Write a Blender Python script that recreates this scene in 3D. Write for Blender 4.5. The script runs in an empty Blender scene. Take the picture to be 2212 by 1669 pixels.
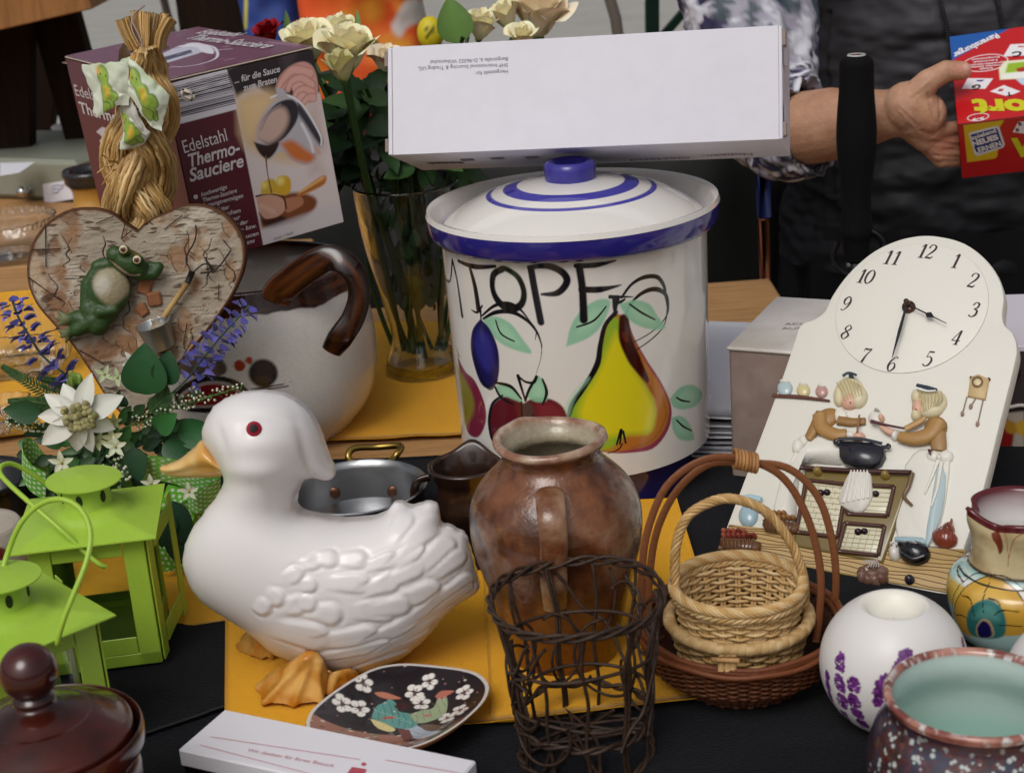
import bpy,bmesh,math,random
import numpy as np
from mathutils import Vector,Matrix,Euler,noise
R=math.radians
rnd=random.Random(7)
col0=bpy.context.scene.collection
sc=bpy.context.scene
# ------------------------------------------------------------------ camera
F_PX,PITCH,ROLL,CAMH=3500.0,19.5,-4.3,0.60
CX,CY=1106.0,834.5
cam_d=bpy.data.cameras.new('camera')
cam=bpy.data.objects.new('camera',cam_d)
col0.objects.link(cam)
CAM_M=Matrix.Rotation(R(90-PITCH),3,'X') @ Matrix.Rotation(R(ROLL),3,'Z')
cam.matrix_world=Matrix.Translation((0,0,CAMH)) @ CAM_M.to_4x4()
cam_d.sensor_width=36.0
cam_d.lens=F_PX/2212.0*36.0
cam_d.clip_start=0.05
cam_d.clip_end=200.0
cam_d.dof.use_dof=True
cam_d.dof.focus_distance=1.38
cam_d.dof.aperture_fstop=13.0
sc.camera=cam
# ------------------------------------------------------------------ sky, sun, exposure
SUN_EL,SUN_AZ=52.0,205.0          # azimuth measured from +Y clockwise
w=bpy.data.worlds.new('World');sc.world=w;w.use_nodes=True
nt=w.node_tree;nt.nodes.clear()
sky=nt.nodes.new('ShaderNodeTexSky');sky.sky_type='NISHITA';sky.sun_disc=False
sky.sun_elevation=R(SUN_EL);sky.sun_rotation=R(SUN_AZ)
sky.air_density=1.0;sky.dust_density=6.0;sky.ozone_density=1.0
hs=nt.nodes.new('ShaderNodeHueSaturation');hs.inputs['Saturation'].default_value=0.35
bg=nt.nodes.new('ShaderNodeBackground');bg.inputs['Strength'].default_value=0.115
ow=nt.nodes.new('ShaderNodeOutputWorld')
nt.links.new(sky.outputs[0],hs.inputs['Color']);nt.links.new(hs.outputs[0],bg.inputs[0]);nt.links.new(bg.outputs[0],ow.inputs[0])
sun_d=bpy.data.lights.new('sun','SUN');sun_d.energy=1.2;sun_d.angle=R(32);sun_d.color=(1.0,0.985,0.965)
sun=bpy.data.objects.new('sun',sun_d);col0.objects.link(sun)
_sd=Vector((math.sin(R(SUN_AZ))*math.cos(R(SUN_EL)),math.cos(R(SUN_AZ))*math.cos(R(SUN_EL)),math.sin(R(SUN_EL))))
sun.rotation_euler=(-_sd).to_track_quat('-Z','Y').to_euler()
sun.location=_sd*5
sc.view_settings.view_transform='Standard';sc.view_settings.look='None'
sc.view_settings.exposure=-0.40;sc.view_settings.gamma=1.0
sc.cycles.max_bounces=10;sc.cycles.transparent_max_bounces=24;sc.cycles.transmission_bounces=10
sc.cycles.caustics_reflective=False;sc.cycles.caustics_refractive=True
# ------------------------------------------------------------------ measuring helpers (photo width taken as 2212 units)
O=Vector((0,0,CAMH))
def ray(X,Y):return (CAM_M @ Vector(((X-CX)/F_PX,-(Y-CY)/F_PX,-1))).normalized()
def T(X,Y,z=0.0):                    # point on the horizontal plane at height z
 d=ray(X,Y);return O+d*((z-CAMH)/d.z)
def V(X,Y,y):                        # point on the upright plane at distance y
 d=ray(X,Y);return O+d*(y/d.y)
def PLN(X,Y,p,n):                   # point on any plane
 d=ray(X,Y);return O+d*((Vector(p)-O).dot(n)/d.dot(n))
_CI=CAM_M.transposed()
def proj(p):
 c=_CI @ (Vector(p)-O);return (CX+F_PX*c.x/-c.z,CY-F_PX*c.y/-c.z)
def dep(p):return-(_CI @ (Vector(p)-O)).z
def mpp(p):return dep(p)/F_PX        # metres per photo unit at p
def zat(base,Y):                      # height on the vertical through base that is seen at row Y
 lo,hi=-0.8,1.5
 for _ in range(40):
  m=(lo+hi)/2
  if proj((base[0],base[1],m))[1]>Y:lo=m
  else:hi=m
 return (lo+hi)/2
def prof(base,rows):                  # rows of (row of the axis, half width) -> (radius, height)
 out=[]
 for Y,hw in rows:
  z=zat(base,Y);out.append((hw*mpp((base[0],base[1],z)),z))
 return out
# ------------------------------------------------------------------ objects
ORG={}
def _tags(o,label,cat,group,kind):
 if label:o['label']=label
 if cat:o['category']=cat
 if group:o['group']=group
 if kind:o['kind']=kind
def thing(name,label,cat,loc,group=None,kind=None):
 o=bpy.data.objects.new(name,None);col0.objects.link(o);o.location=loc
 o.empty_display_size=0.02
 ORG[o.name]=Vector(loc);_tags(o,label,cat,group,kind);return o
def lin(c):
 if isinstance(c,str):
  c=c.lstrip('#');c=tuple(int(c[i:i+2],16)/255 for i in (0,2,4))
 return tuple((x/12.92 if x<=0.04045 else ((x+0.055)/1.055)**2.4) for x in c)
def alb(c,k=1.0):                     # photo colour -> rough base colour
 return tuple(min(0.85,x*k) for x in lin(c))
class MB:
 def __init__(s):s.V=[];s.F=[];s.M=[];s.C=[];s.n=0
 def add(s,verts,faces,col=(0.8,0.8,0.8),mi=0):
  verts=np.asarray([tuple(v) for v in verts] if not isinstance(verts,np.ndarray) else verts,dtype=np.float64).reshape(-1,3)
  n=len(verts)
  c=np.asarray(col,dtype=np.float64)
  if c.ndim==1:c=np.tile(c[:3],(n,1))
  s.V.append(verts);s.C.append(c)
  b=s.n
  if isinstance(faces,np.ndarray):faces=(faces+b).tolist()
  else:faces=[[i+b for i in f] for f in faces]
  s.F+=faces
  s.M+=(list(mi) if isinstance(mi,(list,np.ndarray)) else [mi]*len(faces))
  s.n+=n
  return s
 def build(s,name,mats,parent=None,smooth=True,label=None,cat=None,group=None,kind=None,loc=None,angle=None):
  me=bpy.data.meshes.new(name)
  Vv=np.concatenate(s.V);Cc=np.concatenate(s.C)
  if parent is not None:org=ORG[parent.name]
  else:org=Vector(loc) if loc is not None else Vector((0,0,0))
  Vl=Vv-np.array(org)
  me.from_pydata(Vl.tolist(),[],s.F)
  a=me.color_attributes.new('Col','FLOAT_COLOR','POINT')
  a.data.foreach_set('color',np.concatenate([Cc,np.ones((len(Cc),1))],1).astype(np.float32).ravel())
  if not isinstance(mats,(list,tuple)):mats=[mats]
  for m in mats:me.materials.append(m)
  me.polygons.foreach_set('material_index',s.M)
  me.polygons.foreach_set('use_smooth',[bool(smooth)]*len(s.F))
  me.update()
  if smooth and angle is not None:
   me.set_sharp_from_angle(angle=R(angle))
  o=bpy.data.objects.new(name,me);col0.objects.link(o)
  if parent is not None:
   o.parent=parent;ORG[o.name]=org
  else:
   o.location=org;ORG[o.name]=org
  _tags(o,label,cat,group,kind)
  return o
def copy_tree(o,parent=None):
 c=o.copy();col0.objects.link(c)
 if parent is not None:c.parent=parent
 for ch in list(o.children):copy_tree(ch,c)
 return c
# ------------------------------------------------------------------ shape makers (return verts, faces)
def gridfaces(nu,nv,wu=False,wv=False):
 iu=np.arange(nu if wu else nu-1);iv=np.arange(nv if wv else nv-1)
 A,B=np.meshgrid(iu,iv,indexing='ij')
 a=A*nv+B;b=((A+1) % nu)*nv+B;c=((A+1) % nu)*nv+(B+1) % nv;d=A*nv+(B+1) % nv
 return np.stack([a,b,c,d],-1).reshape(-1,4)
def cr(pts,n):                        # Catmull-Rom through points, n samples
 P=np.array([tuple(p) if hasattr(p,'__len__') or isinstance(p,Vector) else (p,) for p in pts],float)
 m=len(P)
 t=np.linspace(0,m-1,n);i=np.clip(t.astype(int),0,m-2);u=(t-i)[:,None]
 p0=P[np.maximum(i-1,0)];p1=P[i];p2=P[i+1];p3=P[np.minimum(i+2,m-1)]
 return 0.5*((2*p1)+(-p0+p2)*u+(2*p0-5*p1+4*p2-p3)*u**2+(-p0+3*p1-3*p2+p3)*u**3)
def lathe(pr,base=(0,0),seg=72,wob=None):
 pr=np.array(pr,float);th=np.linspace(0,2*np.pi,seg,endpoint=False)
 Tt,I=np.meshgrid(th,np.arange(len(pr)),indexing='ij')
 r=pr[I,0];z=pr[I,1]
 if wob is not None:r,z=wob(Tt,r,z)
 v=np.stack([base[0]+r*np.cos(Tt),base[1]+r*np.sin(Tt),z],-1).reshape(-1,3)
 return v,gridfaces(seg,len(pr),wu=True)
def tube(path,rad,seg=8,closed=False,caps=True,flat=1.0,up=None):
 P=[Vector(p) for p in path];n=len(P)
 rr=[rad]*n if not hasattr(rad,'__len__') else list(np.interp(np.linspace(0,1,n),np.linspace(0,1,len(rad)),rad))
 vs=[]
 tang=[]
 for i in range(n):
  a=P[(i-1) % n] if (closed or i>0) else P[i];b=P[(i+1) % n] if (closed or i<n-1) else P[i]
  t=(b-a);tang.append(t.normalized() if t.length>1e-9 else Vector((0,0,1)))
 N=Vector(up) if up is not None else (tang[0].orthogonal())
 N=(N-tang[0]*N.dot(tang[0]));N=N.normalized() if N.length>1e-6 else tang[0].orthogonal().normalized()
 for i in range(n):
  t=tang[i]
  if up is not None:
   q=Vector(up);q=q-t*q.dot(t)
   if q.length>1e-3:N=q.normalized()
  N=N-t*N.dot(t);N=N.normalized() if N.length>1e-6 else t.orthogonal().normalized()
  B=t.cross(N)
  for k in range(seg):
   a=2*math.pi*k/seg
   vs.append(P[i]+(N*math.cos(a)*flat+B*math.sin(a))*rr[i])
 fs=[]
 for i in range(n if closed else n-1):
  j=(i+1) % n
  for k in range(seg):
   l=(k+1) % seg
   fs.append([i*seg+k,j*seg+k,j*seg+l,i*seg+l][::-1])
 if caps and not closed:
  fs.append(list(range(seg)));fs.append([(n-1)*seg+k for k in range(seg)][::-1])
 return np.array([tuple(v) for v in vs]),fs
def boxv(c,s,M=None,bev=0.0):
 c=Vector(c);hx,hy,hz=[a/2 for a in s]
 M=M or Matrix.Identity(3)
 b=min(bev,hx*.9,hy*.9,hz*.9)
 if b<=0:
  vs=[c+M @ Vector((x*hx,y*hy,z*hz)) for x in (-1,1) for y in (-1,1) for z in (-1,1)]
  fs=[[0,1,3,2],[4,6,7,5],[0,4,5,1],[2,3,7,6],[0,2,6,4],[1,5,7,3]]
  return np.array([tuple(v) for v in vs]),fs
 vs=[];idx={}
 for x in (-1,1):
  for y in (-1,1):
   for z in (-1,1):
    for ax in range(3):
     p=[x*(hx-b),y*(hy-b),z*(hz-b)]
     p[ax]=(x,y,z)[ax]*(hx,hy,hz)[ax]
     idx[(x,y,z,ax)]=len(vs);vs.append(c+M @ Vector(p))
 fs=[]
 for ax in range(3):
  o1,o2=[(1,2),(2,0),(0,1)][ax]
  for sgn in (-1,1):
   q=[]
   for (u,v) in ((-1,-1),(1,-1),(1,1),(-1,1)):
    k=[0,0,0];k[ax]=sgn;k[o1]=u;k[o2]=v;q.append(idx[(*k,ax)])
   fs.append(q if sgn>0 else q[::-1])
 for ax in range(3):
  o1,o2=[(1,2),(2,0),(0,1)][ax]
  for u in (-1,1):
   for v in (-1,1):
    k0=[0,0,0];k1=[0,0,0];k0[ax]=-1;k1[ax]=1
    for k in (k0,k1):k[o1]=u;k[o2]=v
    q=[idx[(*k0,o1)],idx[(*k1,o1)],idx[(*k1,o2)],idx[(*k0,o2)]]
    fs.append(q if u*v>0 else q[::-1])
 for x in (-1,1):
  for y in (-1,1):
   for z in (-1,1):
    q=[idx[(x,y,z,0)],idx[(x,y,z,1)],idx[(x,y,z,2)]]
    fs.append(q if x*y*z>0 else q[::-1])
 return np.array([tuple(v) for v in vs]),fs
def ball(c,r,M=None,nu=24,nv=14):
 if not hasattr(r,'__len__'):r=(r,r,r)
 th=np.linspace(0,2*np.pi,nu,endpoint=False);ph=np.linspace(1e-3,np.pi-1e-3,nv)
 A,B=np.meshgrid(th,ph,indexing='ij')
 v=np.stack([np.cos(A)*np.sin(B)*r[0],np.sin(A)*np.sin(B)*r[1],-np.cos(B)*r[2]],-1).reshape(-1,3)
 if M is not None:v=v @ np.array(M).T
 return v+np.array(tuple(c)),gridfaces(nu,nv,wu=True)
def cone(a,b,ra,rb,seg=16):        # tapered capsule
 a=Vector(a);b=Vector(b);d=(b-a).normalized();pts=[];rs=[]
 for k in range(5):
  t=math.pi/2*k/4;pts.append(a-d*ra*math.cos(t));rs.append(max(ra*math.sin(t),ra*0.02))
 for k in range(5):
  t=math.pi/2*k/4;pts.append(b+d*rb*math.sin(t));rs.append(max(rb*math.cos(t),rb*0.02))
 v,f=tube(pts,1.0,seg);v2=v.reshape(len(pts),seg,3);cpt=np.array([tuple(p) for p in pts])[:,None,:]
 v2=cpt+(v2-cpt)*np.array(rs)[:,None,None]
 return v2.reshape(-1,3),f
def sheet(fn,nu,nv):
 u=np.linspace(0,1,nu);v=np.linspace(0,1,nv);vs=[tuple(fn(a,b)) for a in u for b in v]
 return np.array(vs),gridfaces(nu,nv)
def extrude(poly,M,z0,z1):          # 2D polygon -> prism, M maps (x,y,z) to world
 n=len(poly);vs=[M(x,y,z0) for x,y in poly]+[M(x,y,z1) for x,y in poly]
 fs=[list(range(n))[::-1],[n+i for i in range(n)]]+[[i,(i+1) % n,n+(i+1) % n,n+i] for i in range(n)]
 return np.array([tuple(v) for v in vs]),fs
def fuse(parts,voxel,smooth=6,fac=0.5):     # many closed pieces -> one continuous skin
 mb=MB()
 for v,f in parts:mb.add(v,f)
 me=bpy.data.meshes.new('tmp');me.from_pydata(np.concatenate(mb.V).tolist(),[],mb.F);me.update()
 o=bpy.data.objects.new('tmp',me);col0.objects.link(o)
 m=o.modifiers.new('r','REMESH');m.mode='VOXEL';m.voxel_size=voxel;m.adaptivity=0
 m2=o.modifiers.new('s','SMOOTH');m2.iterations=smooth;m2.factor=fac
 dg=bpy.context.evaluated_depsgraph_get();ev=o.evaluated_get(dg);em=ev.to_mesh()
 n=len(em.vertices);v=np.zeros(n*3);em.vertices.foreach_get('co',v);v=v.reshape(-1,3)
 f=[list(p.vertices) for p in em.polygons]
 ev.to_mesh_clear();bpy.data.objects.remove(o,do_unlink=True);bpy.data.meshes.remove(me)
 return v,f
def vnormals(v,f):
 N=np.zeros_like(v);q=np.array([g if len(g)==4 else list(g)+[g[-1]] for g in f])
 a=v[q[:,2]]-v[q[:,0]];b=v[q[:,3]]-v[q[:,1]];fn=np.cross(a,b)
 for k in range(4):np.add.at(N,q[:,k],fn)
 return N/(np.linalg.norm(N,axis=1,keepdims=True)+1e-12)
_txt={}
def textmesh(s,size=1.0,bold=0.0,shear=0.0,spacing=1.0):   # flat lettering lying in XY, origin at its left baseline
 k=(s,bold,shear,spacing)
 if k not in _txt:
  cu=bpy.data.curves.new('t','FONT');cu.body=s;cu.size=1.0;cu.offset=bold;cu.shear=shear;cu.space_character=spacing
  cu.resolution_u=3;cu.fill_mode='FRONT' if hasattr(cu,'fill_mode') else cu.fill_mode
  o=bpy.data.objects.new('t',cu);col0.objects.link(o)
  dg=bpy.context.evaluated_depsgraph_get();ev=o.evaluated_get(dg);em=ev.to_mesh()
  v=np.array([tuple(x.co) for x in em.vertices]).reshape(-1,3);f=[list(p.vertices) for p in em.polygons]
  ev.to_mesh_clear();bpy.data.objects.remove(o,do_unlink=True);bpy.data.curves.remove(cu)
  _txt[k]=(v,f)
 v,f=_txt[k];return v*size,f
def put(v,o,ex,ey,ez=None,h=0.0): # XY-plane points onto a frame
 o=np.array(tuple(o));ex=np.array(tuple(ex));ey=np.array(tuple(ey))
 ez=np.cross(ex,ey)/(np.linalg.norm(np.cross(ex,ey))+1e-12) if ez is None else np.array(tuple(ez))
 return o+v[:,:1]*ex+v[:,1:2]*ey+(v[:,2:3]+h)*ez
def write(mb,s,p0,p1,h,pr,nrm,col,mi=0,bold=0.0,shear=0.0,lift=0.0006,upv=None):
 # lettering from p0 to p1 (world, ends of the baseline) with capital height h
 p0=Vector(p0);p1=Vector(p1);nrm=Vector(nrm).normalized()
 v,f=textmesh(s,1.0,bold,shear)
 x0,x1=v[:,0].min(),v[:,0].max();ex=(p1-p0)/(x1-x0)
 ey=Vector(upv) if upv is not None else nrm.cross(ex).normalized()
 vv=v.copy();vv[:,0]-=x0;vv[:,2]=0
 mb.add(put(vv,p0,ex,ey.normalized()*(h/0.7),nrm,lift),f,col,mi)
# ------------------------------------------------------------------ painting in a surface's own 2D coordinates
class Paint:
 def __init__(s,P,base):s.P=np.asarray(P,float);s.C=np.tile(np.array(base,float),(len(s.P),1))
 def _mix(s,m,col,idx=None):
  col=np.array(col,float)
  if idx is None:s.C=s.C*(1-m[:,None])+col*m[:,None]
  else:s.C[idx]=s.C[idx]*(1-m[:,None])+col*m[:,None]
 def poly(s,pts,col,soft=0.0,smooth=0,op=1.0):
  q=cr(list(pts)+[pts[0]],smooth*len(pts))[:-1] if smooth else np.array(pts,float)
  pad=soft*2
  bb=(s.P[:,0]>q[:,0].min()-pad) & (s.P[:,0]<q[:,0].max()+pad) & (s.P[:,1]>q[:,1].min()-pad) & (s.P[:,1]<q[:,1].max()+pad)
  idx=np.nonzero(bb)[0]
  if not len(idx):return s
  x,y=s.P[idx,0],s.P[idx,1];ins=np.zeros(len(idx),bool);n=len(q)
  dm=np.full(len(idx),1e9)
  for i in range(n):
   x1,y1=q[i];x2,y2=q[(i+1) % n]
   c=((y1>y) !=(y2>y))
   with np.errstate(divide='ignore',invalid='ignore'):
    ins ^=c & (x<(x2-x1)*(y-y1)/(y2-y1+1e-15)+x1)
   if soft>0:
    dx,dy=x2-x1,y2-y1;t=np.clip(((x-x1)*dx+(y-y1)*dy)/(dx*dx+dy*dy+1e-15),0,1)
    dm=np.minimum(dm,np.hypot(x-x1-t*dx,y-y1-t*dy))
  if soft>0:
   m=np.clip(0.5+np.where(ins,dm,-dm)/(2*soft),0,1)
  else:m=ins.astype(float)
  s._mix(m*op,col,idx);return s
 def stroke(s,pts,wd,col,smooth=8,soft=None,op=1.0):
  q=cr(pts,smooth*len(pts)) if smooth and len(pts)>2 else np.array(pts,float)
  wds=np.interp(np.linspace(0,1,len(q)),np.linspace(0,1,len(wd)),wd) if hasattr(wd,'__len__') else np.full(len(q),wd)
  mw=wds.max()*1.5
  idx=np.nonzero((s.P[:,0]>q[:,0].min()-mw) & (s.P[:,0]<q[:,0].max()+mw) & (s.P[:,1]>q[:,1].min()-mw) & (s.P[:,1]<q[:,1].max()+mw))[0]
  if not len(idx):return s
  x,y=s.P[idx,0],s.P[idx,1];best=np.full(len(idx),1e9)
  for i in range(len(q)-1):
   dx,dy=q[i+1]-q[i];t=np.clip(((x-q[i,0])*dx+(y-q[i,1])*dy)/(dx*dx+dy*dy+1e-15),0,1)
   d=np.hypot(x-q[i,0]-t*dx,y-q[i,1]-t*dy)-(wds[i]*(1-t)+wds[i+1]*t)/2
   best=np.minimum(best,d)
  sf=soft if soft is not None else mw*0.06
  s._mix(np.clip(0.5-best/(2*sf),0,1)*op,col,idx);return s
 def dot(s,c,rx,col,ry=None,soft=None,rot=0.0,op=1.0):
  ry=rx if ry is None else ry;x=s.P[:,0]-c[0];y=s.P[:,1]-c[1];ca,sa=math.cos(rot),math.sin(rot)
  d=np.hypot((x*ca+y*sa)/rx,(-x*sa+y*ca)/ry);sf=0.08 if soft is None else soft
  s._mix(np.clip(0.5-(d-1)/(2*sf),0,1)*op,col);return s
def fnoise(P,scale,seed=0.0,octv=3):# smooth noise per point, about -1..1
 out=np.zeros(len(P));off=Vector((seed*13.1,seed*7.7,seed*3.3))
 for i,p in enumerate(P):
  out[i]=noise.fractal(Vector((p[0]*scale,p[1]*scale,(p[2] if len(p)>2 else 0)*scale))+off,1.0,2.0,octv)
 return out
# ------------------------------------------------------------------ materials
def mat(name,col=None,rough=0.5,metal=0.0,spec=0.5,coat=0.0,trans=0.0,ior=1.45,bump=None,var=None,sss=0.0,sheen=0.0,alpha=None,thin=False):
 """col None: the painted colours of the mesh; bump=(kind, scale, strength); var=[(scale, amount, colour)...]"""
 m=bpy.data.materials.new(name);m.use_nodes=True;t=m.node_tree;b=t.nodes['Principled BSDF'];L=t.links
 b.inputs['Roughness'].default_value=rough;b.inputs['Metallic'].default_value=metal
 b.inputs['Specular IOR Level'].default_value=spec;b.inputs['Coat Weight'].default_value=coat;b.inputs['Coat Roughness'].default_value=0.06
 b.inputs['Transmission Weight'].default_value=trans;b.inputs['IOR'].default_value=ior
 if sss:b.inputs['Subsurface Weight'].default_value=sss;b.inputs['Subsurface Radius'].default_value=(0.01,0.005,0.003);b.inputs['Subsurface Scale'].default_value=0.5
 if sheen:b.inputs['Sheen Weight'].default_value=sheen
 if alpha is not None:b.inputs['Alpha'].default_value=alpha
 if col is None:
  n=t.nodes.new('ShaderNodeVertexColor');n.layer_name='Col';c=n.outputs[0]
 else:
  n=t.nodes.new('ShaderNodeRGB');n.outputs[0].default_value=(*(alb(col) if isinstance(col,str) else col),1);c=n.outputs[0]
 tc=t.nodes.new('ShaderNodeTexCoord')
 for (scl,amt,vc) in (var or []):
  nz=t.nodes.new('ShaderNodeTexNoise');nz.inputs['Scale'].default_value=scl if not hasattr(scl,'__len__') else scl[0];nz.inputs['Detail'].default_value=5
  if hasattr(scl,'__len__'):
   mp=t.nodes.new('ShaderNodeMapping');mp.inputs['Scale'].default_value=scl[1];L.new(tc.outputs['Object'],mp.inputs[0]);L.new(mp.outputs[0],nz.inputs['Vector'])
  else:L.new(tc.outputs['Object'],nz.inputs['Vector'])
  rp=t.nodes.new('ShaderNodeValToRGB');rp.color_ramp.elements[0].position=0.42;rp.color_ramp.elements[1].position=0.68
  L.new(nz.outputs[0],rp.inputs[0])
  ml=t.nodes.new('ShaderNodeMath');ml.operation='MULTIPLY';ml.inputs[1].default_value=amt;L.new(rp.outputs[0],ml.inputs[0])
  mx=t.nodes.new('ShaderNodeMix');mx.data_type='RGBA';L.new(ml.outputs[0],mx.inputs[0]);L.new(c,mx.inputs[6]);mx.inputs[7].default_value=(*(alb(vc) if isinstance(vc,str) else vc),1)
  c=mx.outputs[2]
 L.new(c,b.inputs['Base Color'])
 if thin:         # thin sheet of glass: light passes straight through, Fresnel gloss on top
  tr=t.nodes.new('ShaderNodeBsdfTransparent');tr.inputs[0].default_value=(.93,.95,.94,1);gl=t.nodes.new('ShaderNodeBsdfGlossy');gl.inputs['Roughness'].default_value=.03;fr_=t.nodes.new('ShaderNodeFresnel');fr_.inputs[0].default_value=1.5;ms=t.nodes.new('ShaderNodeMixShader')
  L.new(fr_.outputs[0],ms.inputs[0]);L.new(tr.outputs[0],ms.inputs[1]);L.new(gl.outputs[0],ms.inputs[2]);L.new(ms.outputs[0],t.nodes['Material Output'].inputs[0])
 if bump:
  kind,scl,st=bump[:3]
  vec=tc.outputs['Object']
  if len(bump)>3:
   mp=t.nodes.new('ShaderNodeMapping');mp.inputs['Scale'].default_value=bump[3];L.new(vec,mp.inputs[0]);vec=mp.outputs[0]
  if kind=='noise':nz=t.nodes.new('ShaderNodeTexNoise');nz.inputs['Scale'].default_value=scl;nz.inputs['Detail'].default_value=4
  elif kind=='vor':nz=t.nodes.new('ShaderNodeTexVoronoi');nz.inputs['Scale'].default_value=scl
  elif kind=='wave':nz=t.nodes.new('ShaderNodeTexWave');nz.inputs['Scale'].default_value=scl;nz.inputs['Distortion'].default_value=2;nz.inputs['Detail'].default_value=2
  L.new(vec,nz.inputs['Vector'])
  bp=t.nodes.new('ShaderNodeBump');bp.inputs['Strength'].default_value=st;bp.inputs['Distance'].default_value=0.002
  L.new(nz.outputs[0],bp.inputs['Height']);L.new(bp.outputs[0],b.inputs['Normal'])
 return m
# ================================================================== SETTING
M_ground=mat('paving','a19f99',0.9,var=[((1.2,(1,6,1)),0.4,'85827b'),(14,0.25,'b0aca2')],bump=('noise',60,0.3))
gm=MB()
gm.add([(-30,-10,-0.75),(30,-10,-0.75),(30,60,-0.75),(-30,60,-0.75)],[[0,1,2,3]])
gm.build('ground',M_ground,kind='structure',smooth=False)
M_wood=mat('table_wood','b78c5c',0.6,spec=0.3,var=[((9,(1,14,14)),0.6,'8c6438'),((30,(1,25,25)),0.3,'6b4826')],bump=('noise',30,0.25,(1,14,14)))
M_wood_dark=mat('old_wood','9a6a38',0.6,var=[((7,(14,14,1)),0.6,'6b431d')],bump=('noise',30,0.3,(14,14,1)))
M_darkwood=mat('dark_wood','1c120c',0.8,spec=0.15,var=[((7,(14,14,1)),0.5,'2c1a0f')])
M_metal_leg=mat('leg_steel','3a4a40',0.5,metal=0.4)
# the sale table: planks running along x
tb=thing('market_table','long light wooden market table carrying the flea market goods','table',(0.0,1.3,-0.75))
mb=MB()
py=0.55
while py<1.70:
 v,f=boxv((0.0,py+0.12,-0.0165),(2.6,0.237,0.027),bev=0.003);mb.add(v,f);py+=0.24
mb.build('tabletop',M_wood,tb,angle=30)
mb=MB();v,f=boxv((-0.475,1.885,-0.0165),(1.65,0.337,0.027),bev=0.003);mb.add(v,f)
for k_ in range(4):v,f=boxv((-1.10,2.236+k_*.36,-0.0165),(1.62,0.355,0.027),bev=0.003);mb.add(v,f)
v,f=boxv((-1.10,3.2,-.05),(1.5,.05,.03),bev=.002)
mb.add(v,f);mb.build('rear_board',M_wood,tb,angle=30)
for lx,ly in ((-1.1,0.7),(1.1,0.7),(-1.1,1.6),(1.1,1.6)):
 mb=MB();v,f=boxv((lx,ly,-0.39),(0.04,0.04,0.72),bev=0.004);mb.add(v,f);mb.build('leg',M_metal_leg,tb,angle=30)
# cloths and napkins: thin wavy sheets on the table
def cloth(name,label,cat,pts,z,col,group=None,wav=0.0012,mt=None,n=46,thick=0.0009):
 P=[T(x,y,z) for x,y in pts]
 xs=[p.x for p in P];ys=[p.y for p in P]
 q=np.array([(p.x,p.y) for p in P]);m=len(q)
 def inside(x,y):
  c=False
  for i in range(m):
   x1,y1=q[i];x2,y2=q[(i+1) % m]
   if (y1>y) !=(y2>y) and x<(x2-x1)*(y-y1)/(y2-y1)+x1:c=not c
  return c
 # bilinear patch of four corners keeps edges straight
 c=np.array([(p.x,p.y) for p in P]);s=(hash(name+str(pts[0])) % 97) if False else len(label)*1.7+pts[0][0]*0.01
 def fn(a,b):
  xy=(c[0]*(1-a)+c[1]*a)*(1-b)+(c[3]*(1-a)+c[2]*a)*b
  h=noise.noise(Vector((xy[0]*9+s,xy[1]*9,s)))*wav+wav*.9*max(0,1-abs(noise.noise(Vector((xy[0]*5+s,xy[1]*5,s+7))))*9)+noise.noise(Vector((xy[0]*31+s,xy[1]*31,s)))*wav*0.35
  e=min(a,1-a,b,1-b)
  h+=wav*1.2*max(0,1-e*14)*max(0,noise.noise(Vector((a*5+s,b*5,3))))
  return (xy[0],xy[1],z+wav+h)
 v,f=sheet(fn,n,n)
 mb=MB();mb.add(v,f);v2=v.copy();v2[:,2]-=thick;mb.add(v2,f[:,::-1])
 # rim
 N=n*n;edge=[i*n for i in range(n)]+[(n-1)*n+j for j in range(n)]+[i*n+n-1 for i in range(n-1,-1,-1)]+[j for j in range(n-1,-1,-1)]
 mb.F+=[[edge[i],edge[(i+1) % len(edge)],N+edge[(i+1) % len(edge)],N+edge[i]] for i in range(len(edge)) if edge[i] !=edge[(i+1) % len(edge)]]
 mb.M+=[0]*(len(mb.F)-len(mb.M))
 o=mb.build(name,mt,loc=(float(c[:,0].mean()),float(c[:,1].mean()),z));_tags(o,label,cat,group,None)
 return o
M_orange=mat('felt_orange','e6a51a',0.92,spec=0.12,sheen=0.12,bump=('noise',700,0.6),var=[(7,0.35,'cc8f14'),(420,.22,'dba93a')])
M_navy=mat('felt_navy','090b11',0.95,spec=0.10,sheen=0.06,bump=('noise',700,0.6),var=[(380,.25,'15181f'),(5,.3,'101218')])
GP='orange napkins spread over the stall table'
cloth('table_cloth','black cloth covering the near and right part of the table','tablecloth',[(-260,1020),(2560,940),(2700,1990),(395,1990)],0.0005,None,mt=M_navy,n=70,wav=0.0009)
cloth('table_cloth','small black cloth square beside the green lanterns','tablecloth',[(150,1378),(492,1322),(496,1524),(300,1590)],0.0045,None,mt=M_navy,wav=0.0005)
cloth('napkin','orange napkin under the steel pan and large white pot','napkin',[(560,700),(1010,697),(1020,938),(520,962)],0.0025,None,GP,mt=M_orange,wav=.0018)
cloth('napkin','orange napkin under the crystal dishes behind the frog heart','napkin',[(-260,660),(330,606),(330,900),(-260,980)],0.0025,None,GP,mt=M_orange,wav=.0018)
cloth('napkin','orange napkin between the rear green lantern and the duck','napkin',[(150,1140),(640,1120),(680,1318),(110,1398)],0.0030,None,GP,mt=M_orange,wav=.0018)
cloth('napkin','orange napkin under the duck feet and oriental dish','napkin',[(487,1290),(1090,1230),(1130,1556),(485,1600)],0.0060,None,GP,mt=M_orange,wav=0.0008)
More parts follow.
